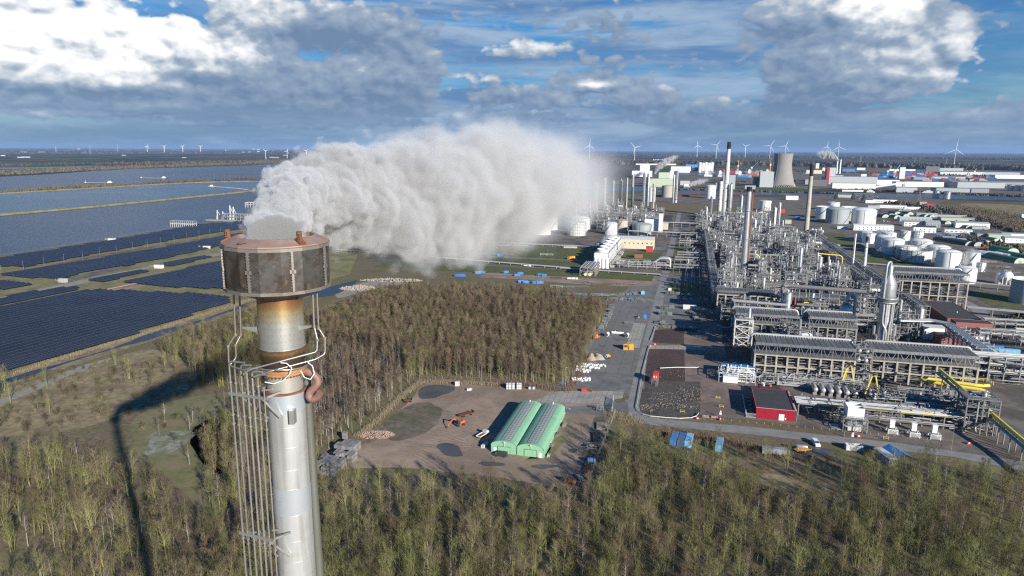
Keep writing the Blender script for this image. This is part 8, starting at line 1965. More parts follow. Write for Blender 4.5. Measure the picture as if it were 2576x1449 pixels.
# ------------------------------------------------------------ white tank farm on the right
for a in((2158,2190,607,583,'white tank at the back left corner of the tank farm','cone'),(2169,2203,613,588,'white tank at the front left corner of the tank farm','cone'),(2204,2237,609,582,'white tank second along the back row of the tank farm','cone'),(2216,2250,617,588,'white tank just in front of the second back-row one','dome'),(2264,2287,606,582,'slim left tank of the white trio at the back','cone'),(2286,2300,603,582,'slimmest middle tank of the white trio at the back','cone'),(2299,2320,606,583,'slim right tank of the white trio at the back','cone'),
 (2202,2249,633,598,'broad white tank with a stair and frame on its roof','dome'),(2217,2268,643,606,'broad white tank with a plain round front in the farm','dome'),(2289,2340,631,608,'low white domed tank behind the scaffolded one','dome'),(2254,2301,652,622,'cone-roofed white tank left of the scaffolded one','cone'),(2330,2383,655,624,'domed white tank right of the scaffolded one','dome'),(2267,2338,661,632,'big white tank wrapped in scaffolding in the tank farm','float'),(2354,2410,678,637,'large domed white tank behind the tall cooler rack','dome'),(2412,2429,664,637,'slim white tank left of the tall front one','cone'),(2425,2459,678,637,'tall white tank with a slanting stair','cone'),(2401,2450,714,677,'white tank at the front right end of the tall cooler rack','dome'),(2455,2475,684,662,'small slim white tank beyond the front one','cone'),
 (2543,2622,768,708,'huge grey-white tank cut off by the right picture edge','float'),
 (2115,2170,556,523,'white floating-roof tank behind the two front ones of the upper group','float'),(2052,2097,551,521,'left tank of the upper white group','float'),(2077,2132,564,528,'grey-white front tank of the upper group','dome'),(2142,2199,566,530,'bright white front right tank of the upper group','dome'),(2080,2110,530,510,'white tank farthest back in the upper group','cone'),
 (2346,2361,499,481,'left of two silver tanks on the canal bank','cone'),(2374,2389,501,482,'right of two silver tanks on the canal bank','cone'),(2532,2548,480,465,'left silver tank of the group at the right edge','cone'),(2553,2566,481,466,'silver tank second from the right edge','cone'),(2569,2582,482,466,'silver tank at the right edge','cone')):
 tank(*a[:4],a[4],'clad' if 'silver' in a[4]else('grey_sheet' if 'grey' in a[4]else 'white'),a[5],scaf='scaffold' in a[4])
def sphere_tank():
 k=mpp(2530,714);r_=14.2*k;o=TP('sphere_tank','white sphere tank on legs with a stair at the right edge','tank',2530,716);m=MB();m.sphere((0,0,r_*1.42),r_,24,14);m.build('sphere',M['white'],o,smooth=True);m=MB()
 for i in range(10):a=2*math.pi*i/10;m.tube((r_*.97*math.cos(a),r_*.97*math.sin(a),0),(r_*.97*math.cos(a),r_*.97*math.sin(a),r_*1.4),.5,6)
 m.build('leg',M['white_dull'],o);m=MB();m.rail([(r_*.5*math.cos(a),r_*.5*math.sin(a),r_*2.3)for a in[2*math.pi*i/14 for i in range(15)]],1.2,.15);
 for i in range(16):a=R(-30+i*7);z=r_*2.4*i/16;m.bar((r_*1.05*math.cos(a),r_*1.05*math.sin(a),z),(r_*1.05*math.cos(a+R(7)),r_*1.05*math.sin(a+R(7)),z+r_*.15),.9,h=.3)
 m.build('stair',M['white_dull'],o);e,n=L(2510,714);column(e,n,hgt(2510,714,686),6.5*k,'white upright vessel beside the sphere tank','white',(.95,),False)
sphere_tank()
pts=[L(2160,618),L(2225,646),L(2265,664)]
o=T('earth_bund','green earth bund round the front of the white tank farm','bank',*pts[0]);m=MB()
for a,b in zip(pts[:-1],pts[1:]):
 p=Vector((a[0]-pts[0][0],a[1]-pts[0][1],0));q=Vector((b[0]-pts[0][0],b[1]-pts[0][1],0));t=(q-p).normalized();s=Vector((-t.y,t.x,0));m.add([tuple(v)for v in(p-s*5,p-s*1+Vector((0,0,2.6)),p+s*1+Vector((0,0,2.6)),p+s*5,q-s*5,q-s*1+Vector((0,0,2.6)),q+s*1+Vector((0,0,2.6)),q+s*5)],[(0,4,5,1),(1,5,6,2),(2,6,7,3)])
m.build('bund',M['meadow'],o)
# ------------------------------------------------------------ houses, huts and yards beyond the tank farm
for a in((2151,2243,581,568,12,'long white two-storey office row behind the tank farm','white','white_dull',1.5,((1.4,4.4),10,1.6,1.1)),(2107,2129,576,570,8,'small low white cabin left of the long office row','white','white_dull',0,((1.2,),5,1.2,1)),(2300,2351,586,572,12,'white house block with a black roof right of the office row','white','felt',2.0,((1.4,4.2),5,1.6,1.2)),(2380,2442,586,579,10,'low white hall with dark windows right of the black-roofed block','white','white_dull',1.0,((1.2,),6,3.4,1.1)),
 (2267,2340,558,549,16,'pale grey shed above the dark-roofed houses','grey_sheet','white_dull',1.5,((3.5,),9,1.6,.9)),(2276,2320,570,559,14,'dark-roofed white house block in the middle of the sheds','white','grey_mid',2.5,((1.4,3.9),5,2.2,1.0)),(2330,2363,573,560,14,'dark grey gabled house with an orange sign','grey_mid','grey_sheet',2.5,((1.4,4.0),4,1.4,1.0)),
 (2308,2356,545,537,10,'blue-grey long cabin behind the green huts','grey_mid','white_dull',0,((1.5,),9,3,1.2)),(2352,2428,548,543,12,'light grey low warehouse right of the green huts','grey_sheet','white_dull',1.0,None),(2372,2450,556,549,20,'greenish grey low warehouse below the light one','green_pale','grey_sheet',.8,None),(2408,2484,574,562,14,'white-grey warehouse with a ridge at the marsh side','white','grey_sheet',2.0,((3.6,),12,1.3,1.0)),(2448,2484,577,571,12,'blue-grey lean-to in front of the ridge warehouse','grey_sheet','grey_sheet',0,None),(2415,2430,556,550,8,'small beige hut by the grey warehouses','beige','beige',0,None),
 (2198,2254,511,503,10,'white glazed office strip beside the evergreens','white','white',0,((2.0,),10,3.8,1.4)),(2178,2198,511,504,10,'small white office left of the glazed strip','white','white',0,None),(2209,2277,524,517,9,'white single-storey strip with dark windows','white','white_dull',0,((1.8,),14,2.6,1.2)),(2184,2212,525,517,9,'grey end block of the single-storey strip','grey_sheet','grey_mid',0,None),(2277,2313,527,521,8,'lower right end of the single-storey strip','white','white_dull',0,None),(2314,2330,516,508,9,'concrete cube building on the canal side','concrete','concrete_dark',0,None),(2332,2346,519,513,8,'rust-red sheds on the canal side','red_bright','red_bright',0,None),
 (2200,2220,544,537,10,'orange-red shed beside the upper tanks','orange','rust',0,None),(2375,2403,609,601,12,'white gabled shed with a grey roof in the lower yards','white','grey_mid',3.0,None),(2410,2430,611,604,10,'small buff gabled shed in the lower yards','beige','grey_mid',2.0,None),(2532,2590,612,600,14,'white hall at the right edge above the green huts','white','grey_sheet',2.0,((3.5,),6,1.6,1)),(2490,2540,600,591,12,'low pale green hut by the right edge','green_pale','green_pale',1.0,None),(2512,2524,598,589,6,'amber cabin by the right edge','amber','amber',0,None),(2460,2490,597,589,8,'dark window-fronted cabin among the right yards','grey_mid','grey_mid',0,None),(2524,2576,595,588,10,'long low white hut at the far right','white','grey_mid',1.0,None),(2572,2600,548,540,10,'white shed at the marsh edge','white','white',0,None),
 (1978,2007,503,493,13,'white long shed at the canal left of the offices','white','white_dull',0,None),(2109,2140,497,491,10,'pale green long hut behind the car park','green_pale','grey_sheet',1.0,None),(1960,1974,536,528,9,'rust red cabin by the upper road','red_bright','grey_sheet',0,None),(1975,1990,563,554,9,'pale green double hut by the upper road','green_pale','green_pale',0,None),(2000,2012,552,545,8,'blue cabin by the upper road','blue','blue',0,None)):
 house(a[0],a[1],a[2],a[3],a[4],a[5],a[6],a[7],gable=a[8],win=a[9],along='x')
def hut(px,py,w_,d_,h_,rz,label,mat):
 o=TP('arched_hut',label,'hut',px,py,0,None,rz);m=MB();N=10;pr=[(-w_/2*math.cos(math.pi*i/N),h_*math.sin(math.pi*i/N)**.8)for i in range(N+1)];m.add([(x,y,z)for y in(0,d_)for x,z in pr],[(i,i+1,N+2+i,N+1+i)for i in range(N)]);m.build('roof',M[mat],o,smooth=True);m=MB()
 for y in(0,d_):m.add([(x,y,z)for x,z in pr],[tuple(range(N+1))if y else tuple(range(N,-1,-1))])
 m.build('end_wall',M['green_pale' if 'green' in mat else 'grey_sheet'],o);m=MB();m.box(-1.5,-.12,0,1.5,-.02,min(3,h_*.6));m.build('door',M['grey_mid'],o)
for i,(px,py,w_,d_,lb)in enumerate(((2228,548,22,30,'leftmost green arched hut'),(2243,545,20,26,'green arched hut second from the left'),(2258,550,22,24,'low green arched hut in front of the left group'),(2258,540,20,30,'green arched hut at the back of the left group'),(2280,546,20,24,'green arched hut in the middle of the left group'),(2290,541,20,26,'green arched hut at the right of the left group'),(2332,546,18,20,'green arched hut near the blue-grey cabin'),(2345,547,16,22,'green arched hut right of the blue-grey cabin'),(2385,564,18,24,'green arched hut behind the ridge warehouse'),(2414,572,26,14,'green arched hut below the greenish warehouse'),(2438,575,18,24,'green arched hut beside the blue-grey lean-to'),(2462,592,12,18,'small green arched hut in the right yards'),(2510,612,24,26,'green arched hut among the black ones'),(2548,640,26,40,'big green arched hut at the right edge'),(2566,663,22,60,'long dark green arched hut nearest the right edge'),(2590,655,22,60,'second long dark green arched hut at the right edge'))):
 hut(px,py,w_*.6,d_*.7,w_*.27,R(20),lb,'green_dark')
for i,(px,py,lb)in enumerate(((2440,618,'left of the three black arched sheds'),(2462,620,'middle of the three black arched sheds'),(2482,616,'right of the three black arched sheds'))):hut(px,py,15,50,5.5,R(28),lb,'roof_black')
for i,(px,py)in enumerate(((2498,646),(2518,646),(2540,648),(2560,650))):hut(px,py,9,26,4,R(30),('first','second','third','fourth')[i]+' white arched tunnel from the left beside the dark green huts','white')
for i,(px,py)in enumerate(((2276,530),(2287,530),(2265,531))):hut(px,py,7,10,3.4,0,('middle','right','left')[i]+' small white dome beside the green arched huts','white')
CARM=[plain('car_paint_%s'%n,c,.3,.1,.05,1,spec=.5)for n,c in(('white',(.75,.75,.75)),('silver',(.42,.44,.46)),('black',(.03,.03,.035)),('blue',(.06,.12,.3)),('red',(.4,.04,.03)))]
CARP=[]
def car_proto(i):
 o=thing('parked_car','x','car');m=MB();y=.9;pr=[(-2.1,.35),(-2.15,.8),(-1.7,.95),(-1.3,1.45),(.5,1.45),(1.1,.95),(2.0,.8),(2.1,.35)];k=len(pr);m.add([(x,s*y*(1 if z<1 else .85),z)for s in(-1,1)for x,z in pr],[tuple(range(k)),tuple(range(2*k-1,k-1,-1))]+[(j,k+j,k+(j+1)%k,(j+1)%k)for j in range(k)]);m.build('body',CARM[i],o)
 m=MB();m.quad((.55,-.7,1.44),(1.08,-.75,1.0),(1.08,.75,1.0),(.55,.7,1.44));m.quad((-1.35,.7,1.44),(-1.68,.75,1.0),(-1.68,-.75,1.0),(-1.35,-.7,1.44));m.v=[(a+.02*(1 if a>0 else-1),b,c+.02)for a,b,c in m.v];m.build('window',M['glass'],o);m=MB();wheelset(m,(-1.3,1.35),(-.85,.85),.32,.2);m.build('wheel',M['rubber'],o);return o
for i in range(5):CARP.append(car_proto(i))
CU=set()
def cars(xa,ya,xb,yb,rows,cols,label,group,seed,dy=2.0):
 r=random.Random(seed)
 for a in range(rows):
  for b in range(cols):
   if r.random()<.25:continue
   t=(b+.5)/cols;px=xa+(xb-xa)*t+a*1.5;py=ya+(yb-ya)*t+a*dy;i=r.choice((0,0,1,1,2,2,3,4));p=CARP[i];nm_=('white','silver','black','blue','red')[i]
   l=nm_+' parked car '+label
   if p.name not in CU:CU.add(p.name);p.location=(*G(px,py),0);p.rotation_euler=(0,0,RZ+R(88));tag(p,l,'car',nm_+' '+group)
   else:dup(p,(*G(px,py),0),RZ+R(88)+r.uniform(-.05,.05),l,nm_+' '+group)
cars(2100,489,2230,497,5,20,'in the big car park by the canal','cars in the canal car park',1);cars(2195,529,2300,533,2,14,'between the green huts and the office strip','cars by the green huts',2);cars(2200,553,2262,560,2,7,'on the road below the green huts','cars below the green huts',3);cars(2390,580,2440,590,1,8,'beside the low white hall','cars by the low white hall',4);cars(2455,563,2520,575,2,7,'along the marsh road','cars on the marsh road',5);cars(2050,521,2060,560,1,3,'on the upper plant road','cars on the upper plant road',6);cars(2540,685,2560,689,1,2,'on the road by the sphere tank','cars near the sphere tank',7);cars(1698,596,1720,604,2,3,'in the bay beside the main road','cars beside the main road',8)
for i,(px,py,mt,w_,lb)in enumerate(((2383,588,'blue_pale',16,'left heap of bright blue machine parts below the low white hall'),(2396,592,'blue_pale',16,'middle heap of bright blue machine parts below the low white hall'),(2409,595,'blue_pale',14,'right heap of bright blue machine parts below the low white hall'),(2350,590,'blue',14,'dark blue stored parts left of the bright blue heaps'),(2362,593,'blue',12,'dark blue stored parts touching the bright blue heaps'),(2338,585,'steel',10,'grey parts under the black-roofed white house block'),(2470,626,'orange',18,'leftmost orange pipe sections behind the white tunnels'),(2484,628,'orange',18,'second orange pipe sections behind the white tunnels'),(2498,630,'orange',16,'right orange pipe sections behind the white tunnels'),(2512,632,'rust',14,'rusty pipe sections beside the orange ones'),(2450,640,'steel',20,'grey steel parts left of the white tunnels'),(2470,645,'steel',18,'grey steel parts touching the first white tunnel'),(2490,662,'steel',24,'grey scrap strip between the white tunnels and the slim white tank'),(2520,676,'steel_dark',22,'dark scrap strip behind the sphere tank'),(2440,632,'steel',14,'grey parts between the black sheds and the tall stair tank'),(2550,690,'steel_dark',20,'dark parts right of the sphere tank'),(2280,590,'steel',10,'grey parts behind the white tank trio'),(2100,560,'pipe_dull',10,'dull pipes in front of the upper white tanks'))):
 store(px,py,R(25),lb,'rack','yard_store',w_,6,2.6,mt,60+i)
for px,py,ty in((2300,580,560),(2322,559,540),(2278,575,555),(2237,571,557),(2250,560,545),(2412,644,626),(2330,610,592),(2450,583,570),(2505,712,690),(2483,641,622),(2540,826,800),(2520,800,776),(2560,600,585),(2200,690,668),(1600,648,626),(1378,645,628),(1215,652,638),(1500,620,605),(1455,598,588)):
 lamp_post(px,py,hgt(px,py,ty),'thin grey lamp post among the far lawns, sheds and tank yards',group='far lamp posts')
# ------------------------------------------------------------ across the canal
def cooling_tower():
 b=dist(1965,470);X_,Y_=G(1965,470);h=hgt(1965,470,386);k=b/FPX;o=TP('cooling_tower','big flaring grey concrete cooling tower beyond the canal','cooling tower',1965,469);prof=[(32*k,h*.07),(29.5*k,h*.14),(25.5*k,h*.32),(22.6*k,h*.52),(21.2*k,h*.70),(21.4*k,h*.84),(22.4*k,h*.985),(22.6*k,h),(21.6*k,h),(20.6*k,h*.8)];m=MB();m.lathe(prof,48);m.build('shell',M['tower'],o,smooth=True);m=MB()
 for i in range(36):a=2*math.pi*i/36;c=2*math.pi*(i+.5)/36;d=2*math.pi*(i-.5)/36;m.bar((33.5*k*math.cos(c),33.5*k*math.sin(c),0),(31.8*k*math.cos(a),31.8*k*math.sin(a),h*.075),1.0);m.bar((33.5*k*math.cos(d),33.5*k*math.sin(d),0),(31.8*k*math.cos(a),31.8*k*math.sin(a),h*.075),1.0)
 m.build('leg_ring',M['concrete'],o);m=MB();m.path([((r_+.8)*math.cos(R(-130)),(r_+.8)*math.sin(R(-130)),z)for r_,z in prof[:8]],.9,5);m.build('ladder',M['steel_dark'],o)
cooling_tower()
for a in((1818,1848,476,441,18,'pale slab building half behind the tallest chimney','grey_sheet','white_dull'),(1896,1912,470,446,16,'dark green block left of the cooling tower','green_dark','grey_mid'),(1911,1944,471,432,20,'pale stepped block beside the cooling tower','grey_sheet','white_dull'),(1800,1820,475,460,14,'dark low block left of the pale slab','grey_mid','grey_mid'),(1874,1900,476,467,10,'low dark pipe house left of the cooling tower','grey_mid','grey_sheet'),
 (2078,2202,464,445,45,'large pale grey power plant hall beyond the canal','grey_sheet','grey_sheet'),(2096,2199,476,461,18,'white front block of the power plant hall with dark slots','white_dull','felt'),(2083,2099,462,422,22,'tall pale tower block on the power plant hall','grey_sheet','grey_sheet'),(2077,2084,464,421,22,'tall red slab on the left end of the power plant hall','red','red'),(2099,2120,450,441,16,'low grey roof box on the power plant hall','grey_sheet','grey_mid'),(2165,2178,456,438,14,'white stair tower on the power plant hall','white_dull','white_dull'),(2040,2078,468,452,30,'dark boiler block left of the power plant hall','steel_dark','felt'),(2136,2180,462,457,12,'upper white strip of the power plant front','white_dull','felt'),
 (1656,1684,466,434,25,'pale green process building beyond the steam','green_pale','green_pale'),(1630,1697,470,450,30,'long pale green hall beyond the steam','green_pale','green_pale'),(1684,1694,462,430,15,'white tower block beyond the steam','white','white'),(1711,1735,466,455,16,'grey sheds right of the pale green hall','grey_sheet','grey_mid'),(1720,1736,472,463,12,'small white blocks at the canal head','white','white'),(1590,1640,445,430,30,'white-roofed sheds at the edge of the steam','white','white'),(1610,1634,430,416,22,'white gabled shed at the edge of the steam','white','white'),(1688,1740,430,419,16,'low white sheds beyond the small plume','white','grey_sheet'),(1708,1735,434,425,12,'white block beside the blue sheds','white','white_dull'),(1725,1755,422,414,14,'blue shed row beyond the small plume','blue','blue'),(1748,1760,430,421,9,'red box stack left of the white silos','red_bright','red_bright'),
 (2021,2066,437,428,25,'buff louvred shed right of the cooling tower','beige','white_dull'),(2026,2070,464,452,22,'mid grey shed right of the cooling tower','grey_mid','grey_sheet'),(2052,2060,424,411,12,'pale silo house behind the buff shed','white_dull','white_dull'),(2069,2080,432,422,12,'white block behind the red boiler slab','white','white'),(2160,2180,470,462,10,'grey canal quay shed','grey_mid','grey_mid'),
 (2202,2260,465,453,40,'white left half of the long white warehouse','white','grey_sheet'),(2258,2368,470,458,40,'long white warehouse beyond the canal','white','grey_sheet'),(2360,2460,484,474,40,'grey shed row on the far canal bank','grey_sheet','grey_mid'),(2445,2485,485,475,20,'low grey shed behind the coal heaps','grey_mid','grey_mid'),(2414,2520,473,459,90,'wide pale blue-grey warehouse','grey_sheet','grey_mid'),(2500,2600,472,459,90,'dark grey warehouse at the right edge','grey_mid','grey_mid'),(2350,2440,450,445,60,'greenish flat warehouse behind the containers','green_pale','grey_sheet'),(2300,2345,452,446,30,'grey shed behind the red ship','grey_mid','grey_mid'),(2370,2470,440,433,70,'row of white-arched warehouses','white_dull','white_dull'),(2470,2560,440,434,70,'farther row of white-arched warehouses','grey_sheet','white_dull'),(2510,2620,450,441,60,'long white warehouse at the far right','white','white'),(2330,2362,432,419,14,'striped dark slatted warehouse','steel_dark','white_dull'),(2365,2420,430,423,30,'flat grey warehouse left of the big turbine','grey_sheet','grey_sheet'),(2415,2425,425,418,8,'small striped tower block right of the turbine','grey_mid','white_dull'),(2240,2300,430,426,20,'low white sheds in the harbour','white','white'),(2120,2150,432,425,30,'blue-roofed shed beyond the power plant','blue','blue'),(2156,2176,428,422,14,'white box beyond the power plant','white_dull','white_dull'),(2262,2275,450,421,12,'tall white slab by the red ship','white_dull','white_dull'),(2560,2600,424,420,20,'far white shed at the right edge','white','white'),(2256,2296,484,472,16,'pale conveyor house by the canal','grey_sheet','grey_sheet'),(2276,2306,480,472,14,'buff shed under the conveyor','concrete','grey_sheet'),(2280,2302,484,479,8,'small green quay hut by the canal','green_dark','green_dark'),(2120,2170,482,478,6,'bright container strip along the power plant quay','white','blue_pale'),(1600,1700,415,412,14,'distant white sheds behind the small plume','white','white'),(1680,1740,412,409,20,'pale strip of greenhouses on the plain','white','white')):
 house(a[0],a[1],a[2],a[3],a[4],a[5],a[6],a[7],rz=AZ-math.atan2(*G((a[0]+a[1])/2,a[2]))*0.35)
o=TP('conveyor_bridge','pale covered conveyor sloping from the power plant to the quay','conveyor',2200,476);m=MB();k=mpp(2200,476);m.bar((0,0,7),(70*k,0,22),9*k*.5,h=4.5*k);m.bar((70*k,0,22),(105*k,0,22),9*k*.5,h=4.5*k);m.build('gallery',M['white_dull'],o);m=MB();m.box(62*k,-4,0,68*k,4,18);m.build('support',M['grey_sheet'],o)
for i in range(9):tank(1756+(i%5)*7.6,1763.5+(i%5)*7.6,431+(i//5)*3,409+(i//5)*4+(i%2),'white silo in the cluster left of the tallest chimney','white','dome','white silos left of the tallest chimney',stair=False,name='silo')
for i in range(6):tank(1641+i*5.5,1645.5+i*5.5,411,401,'far white silo in the row behind the small plume','white_dull','cone','row of far silos',stair=False,name='silo')
for i in range(2):stack(*L(2104+8*i,437),hgt(2104+8*i,440,402),4,3.2,('left','right')[i]+' slim white chimney on the power plant','white',1,False)
def ship(px0,px1,py,label,hull,stack_=False,seed=1):
 px=(px0+px1)/2;k=mpp(px,py);w_=(px1-px0)*k;r=random.Random(seed);o=TP('cargo_ship',label,'ship',px,py,.2,None,AZ-math.atan2(*G(px,py)));m=MB();m.prism([(-w_/2,-6),(w_/2-14,-8),(w_/2,0),(w_/2-14,8),(-w_/2,8)],0,9);m.build('hull',M[hull],o);m=MB();m.box(-w_/2+4,-6,9,-w_/2+16,6,24);m.box(-w_/2+6,-5,24,-w_/2+13,5,28);m.build('bridge',M['white'],o)
 for i in range(9 if stack_ else 3):
  x=-w_/2+22+(w_-45)*(i+.5)/(9 if stack_ else 3);h=r.uniform(5,15)if stack_ else r.uniform(2,5);m=MB();m.box(x-5.5,-6,9,x+5.5,6,9+h);m.build('cargo',M[r.choice(('blue','orange','grey_mid','blue')if stack_ else('white_dull','orange','steel'))],o)
ship(2252,2350,441,'red container ship with blue boxes in the harbour','red_bright',True,1);ship(1772,1800,444,'white and red ship at the left of the dock','white',False,2);ship(1806,1826,445,'small white ship beside the tallest chimney','white_dull',False,3);ship(1856,1890,446,'blue ship at the dock','blue',False,4);ship(1880,1912,441,'orange and white ship at the dock','orange',False,5);ship(1925,1945,441,'white ship left of the cooling tower','white',False,6)
for(px,py,L_,lb)in((2337,486,34,'white passenger boat on the canal'),(2190,484,22,'small white tug at the canal quay')):
 o=TP('canal_boat',lb,'boat',px,py,.3,None,AZ-math.atan2(*G(px,py)));m=MB();m.prism([(-L_/2,-4),(L_/2-5,-4),(L_/2,0),(L_/2-5,4),(-L_/2,4)],0,2.5);m.build('hull',M['white_dull'],o);m=MB();m.box(-L_*.4,-3,2.5,L_*.3,3,5.5);m.box(-L_*.2,-2.5,5.5,L_*.1,2.5,8);m.build('cabin',M['white'],o)
CT=[]
for i,mt in enumerate(('blue','orange','grey_mid','red_bright','white_dull')):
 o=thing('container_stack','x','container stack');m=MB();m.box(-14,-6,0,14,6,8);m.box(-14,-6,8,4,6,12.5);m.build('container_body',M[mt],o);m=MB()
 for k in range(3):m.box(-14.2,-6.2,2.5*k+2.4,14.2,6.2,2.5*k+2.6)
 m.build('rim',M['steel_dark'],o);CT.append(o)
def boxes():
 r=random.Random(44);used=set();nms=('blue','orange','grey','red','white')
 for i in range(120):
  zone=r.random()
  px,py,w=(r.uniform(2200,2330),r.uniform(441,450),'by the red ship')if zone<.45 else((r.uniform(2330,2500),r.uniform(447,457),'before the white-arched warehouses')if zone<.8 else(r.uniform(1760,1950),r.uniform(432,439),'behind the dock ships'))
  k=r.choice((0,0,0,1,2,2,3,4));lb=nms[k]+' stacked containers in the harbour '+w;gr=nms[k]+' container stacks '+w;rz=AZ-math.atan2(*G(px,py))+r.uniform(-.1,.1)
  if k not in used:used.add(k);CT[k].location=(*G(px,py),0);CT[k].rotation_euler=(0,0,RZ+rz);tag(CT[k],lb,'container stack',gr)
  else:dup(CT[k],(*G(px,py),0),RZ+rz,lb,gr,(r.uniform(.5,1.1),1,r.uniform(.5,1.1)))
boxes()
for i,(px,py,ty,dx,mt,lb)in enumerate(((1856,432,404,0,'amber','yellow harbour crane left of the tallest chimney'),(1890,438,407,14,'steel','grey slewing crane left of the cooling tower'),(1937,433,398,0,'amber','thin amber crane mast left of the cooling tower'),(2250,448,414,10,'blue_pale','pale blue harbour crane in the container yard'),(2232,446,417,8,'blue_pale','second pale blue harbour crane in the container yard'),(2440,452,428,-10,'steel','grey harbour crane by the white warehouses'),(1855,436,420,-6,'blue','blue crane base under the yellow boom'),(2450,440,424,4,'blue_pale','far crane behind the white warehouses'))):
 k=mpp(px,py);h=hgt(px,py,ty);o=TP('harbour_crane',lb,'crane',px,py);m=MB();m.bar((0,0,0),(0,0,h*.55),3.2);m.box(-5,-5,0,5,5,6);m.build('tower',M[mt],o);m=MB();m.bar((0,0,h*.5),(dx*k,0,h),2.0);m.build('jib',M[mt],o);m=MB();m.box(-4,-4,h*.45,4,4,h*.6);m.build('cab',M['white_dull'],o)
for i,(px,py,ty)in enumerate(((2310,512,471),(2036,463,436),(2400,470,440),(142,386,368),(297,382,364),(2164,412,392),(2300,410,396),(2380,412,398),(228,388,366))):
 o=TP('pylon',('lattice pylon on the near canal bank','lattice pylon behind the buff chimney','lattice pylon behind the silver canal tanks','far pylon over the left fields','far pylon left of the four turbines','far pylon on the plain behind the power plant','far pylon on the plain right of the power plant','far pylon left of the big turbine','near pylon over the left fields')[i],'pylon',px,py);h=hgt(px,py,ty);m=MB();s=h*.09;w=max(.5,mpp(px,py)*.35)
 for a,b in((-s,-s),(s,-s),(s,s),(-s,s)):m.bar((a,b,0),(a*.12,b*.12,h),w)
 for k in range(5):t0,t1=k/5,(k+1)/5;f0,f1=1-.88*t0,1-.88*t1;m.bar((-s*f0,-s*f0,h*t0),(s*f1,-s*f1,h*t1),w*.7);m.bar((s*f0,-s*f0,h*t0),(-s*f1,-s*f1,h*t1),w*.7)
 m.build('lattice',M['steel'],o);m=MB()
 for z in(.68,.82,.94):m.bar((-h*.17,0,h*z),(h*.17,0,h*z),w)
 m.build('cross_arm',M['steel'],o)
def turbine(px,pyb,pyh,blade,phase,label,yaw=0.0):
 k=dist(px,pyb)/FPX;h=hgt(px,pyb,pyh);X_,Y_=G(px,pyb);o=thing('wind_turbine',label,'wind turbine',(X_,Y_,0),-math.atan2(X_,Y_)+yaw);rt=max(1.9,k*.6);m=MB();m.tube((0,0,0),(0,0,h),rt,12,r2=rt*.6);m.build('tower',M['white'],o,smooth=True);m=MB();m.box(-2,-5,h-1.5,2,6,h+2.2);m.build('nacelle',M['white'],o);m=MB();m.sphere((0,-6,h),2.3,10,6);m.build('hub',M['white'],o,smooth=True)
 for b in range(3):
  a=R(phase+120*b);L_=blade*k;c,s=math.sin(a),math.cos(a);wd=max(2.4,k*.85);m=MB();P=lambda r_,o_:(r_*c+o_*s,-6.4,h+r_*s-o_*c);Q=lambda r_,o_:(r_*c+o_*s,-5.8,h+r_*s-o_*c);pr=((1.5,-.3),(L_*.2,-.5),(L_,-.06),(L_,.06),(L_*.2,.5),(1.5,.3));vs=[P(r_,o_*wd)for r_,o_ in pr]+[Q(r_,o_*wd)for r_,o_ in pr];m.add(vs,[tuple(range(6)),tuple(range(11,5,-1))]+[(i,6+i,6+(i+1)%6,(i+1)%6)for i in range(6)]);m.build('blade',M['white'],o)
for a in((371,382.5,368.5,7,20,'first from the left of the four distant turbines'),(414,382.5,368.5,7,50,'second from the left of the four distant turbines'),(460,382.5,368.5,7,45,'third from the left of the four distant turbines'),(505,382.5,368.5,7,70,'fourth from the left of the four distant turbines'),(669,402.5,380,8,65,'left turbine of the nearer three on the far bank'),(723,401.5,380,8,25,'middle turbine of the nearer three on the far bank'),(771,400.5,379.5,8,48,'right turbine of the nearer three on the far bank'),(810,399,381,7,10,'left turbine of the tight group beside the steam'),(818,399,379,7,40,'middle turbine of the tight group beside the steam'),(825,399,381,7,0,'right turbine of the tight group beside the steam'),
 (1482,400,366,18,5,'turbine seen faintly through the top of the steam'),(1596,404,371,18,75,'turbine at the right fringe of the steam'),(1753,395,366,14,-5,'faint grey turbine left of the tallest chimney'),(1801,399,365,18,40,'white turbine just left of the tallest chimney'),(1874,396,368,12,65,'small faint turbine right of the tallest chimney'),(1936,399,367,20,30,'left turbine of the pair above the cooling tower'),(1974,398,367,18,25,'turbine directly behind the cooling tower'),(2078,398,369,14,10,'faint turbine hidden in the power plant plume'),(2107,404,369,20,-5,'turbine right above the power plant chimneys'),(2399,421,376,28,5,'nearest big turbine on the right plain')):
 turbine(*a[:5],a[5],R(15))
for i in range(46):
 r=random.Random(900+i);px=r.uniform(0,1000);py=r.choice((375.5,377,379,383,392,397))+r.uniform(-.6,.6)
 if i<30:house(px,px+r.uniform(4,16),py,py-r.uniform(1.0,2.6),40,'tiny pale building far off on the left plain',('white','grey_sheet','white_dull')[i%3],'white_dull');o=sc.objects[-1]
for o in list(sc.objects):
 if o.get('label')=='tiny pale building far off on the left plain':o['group']='far buildings on the left plain'
def mini(name,label,pts,dens,seed):
 st=[]
 for(x,y,w,rp)in pts:d=ray(x,y);st.append((d[0]*w,d[1]*w,CAM_H+d[2]*w,rp/FPX*w))
 steam_cloud(name,label,st,dens,1.3,seed,step=PS*2,edge=.6,fade=(.5,1.0))
w1=dist(2107,440);mini('vapour_plume','small white plume drifting left from the power plant chimneys',[(2109,404,w1,3),(2103,398,w1+5,6),(2090,391,w1+10,11),(2072,389,w1+15,13),(2050,386,w1+20,9)],1.0,9.0)
w2=dist(1650,450);mini('vapour_plume','small white plume rising right beside the edge of the steam',[(1647,438,w2,4),(1653,424,w2+5,8),(1668,412,w2+10,11),(1690,400,w2+20,10),(1712,390,w2+30,6)],0.6,12.0)
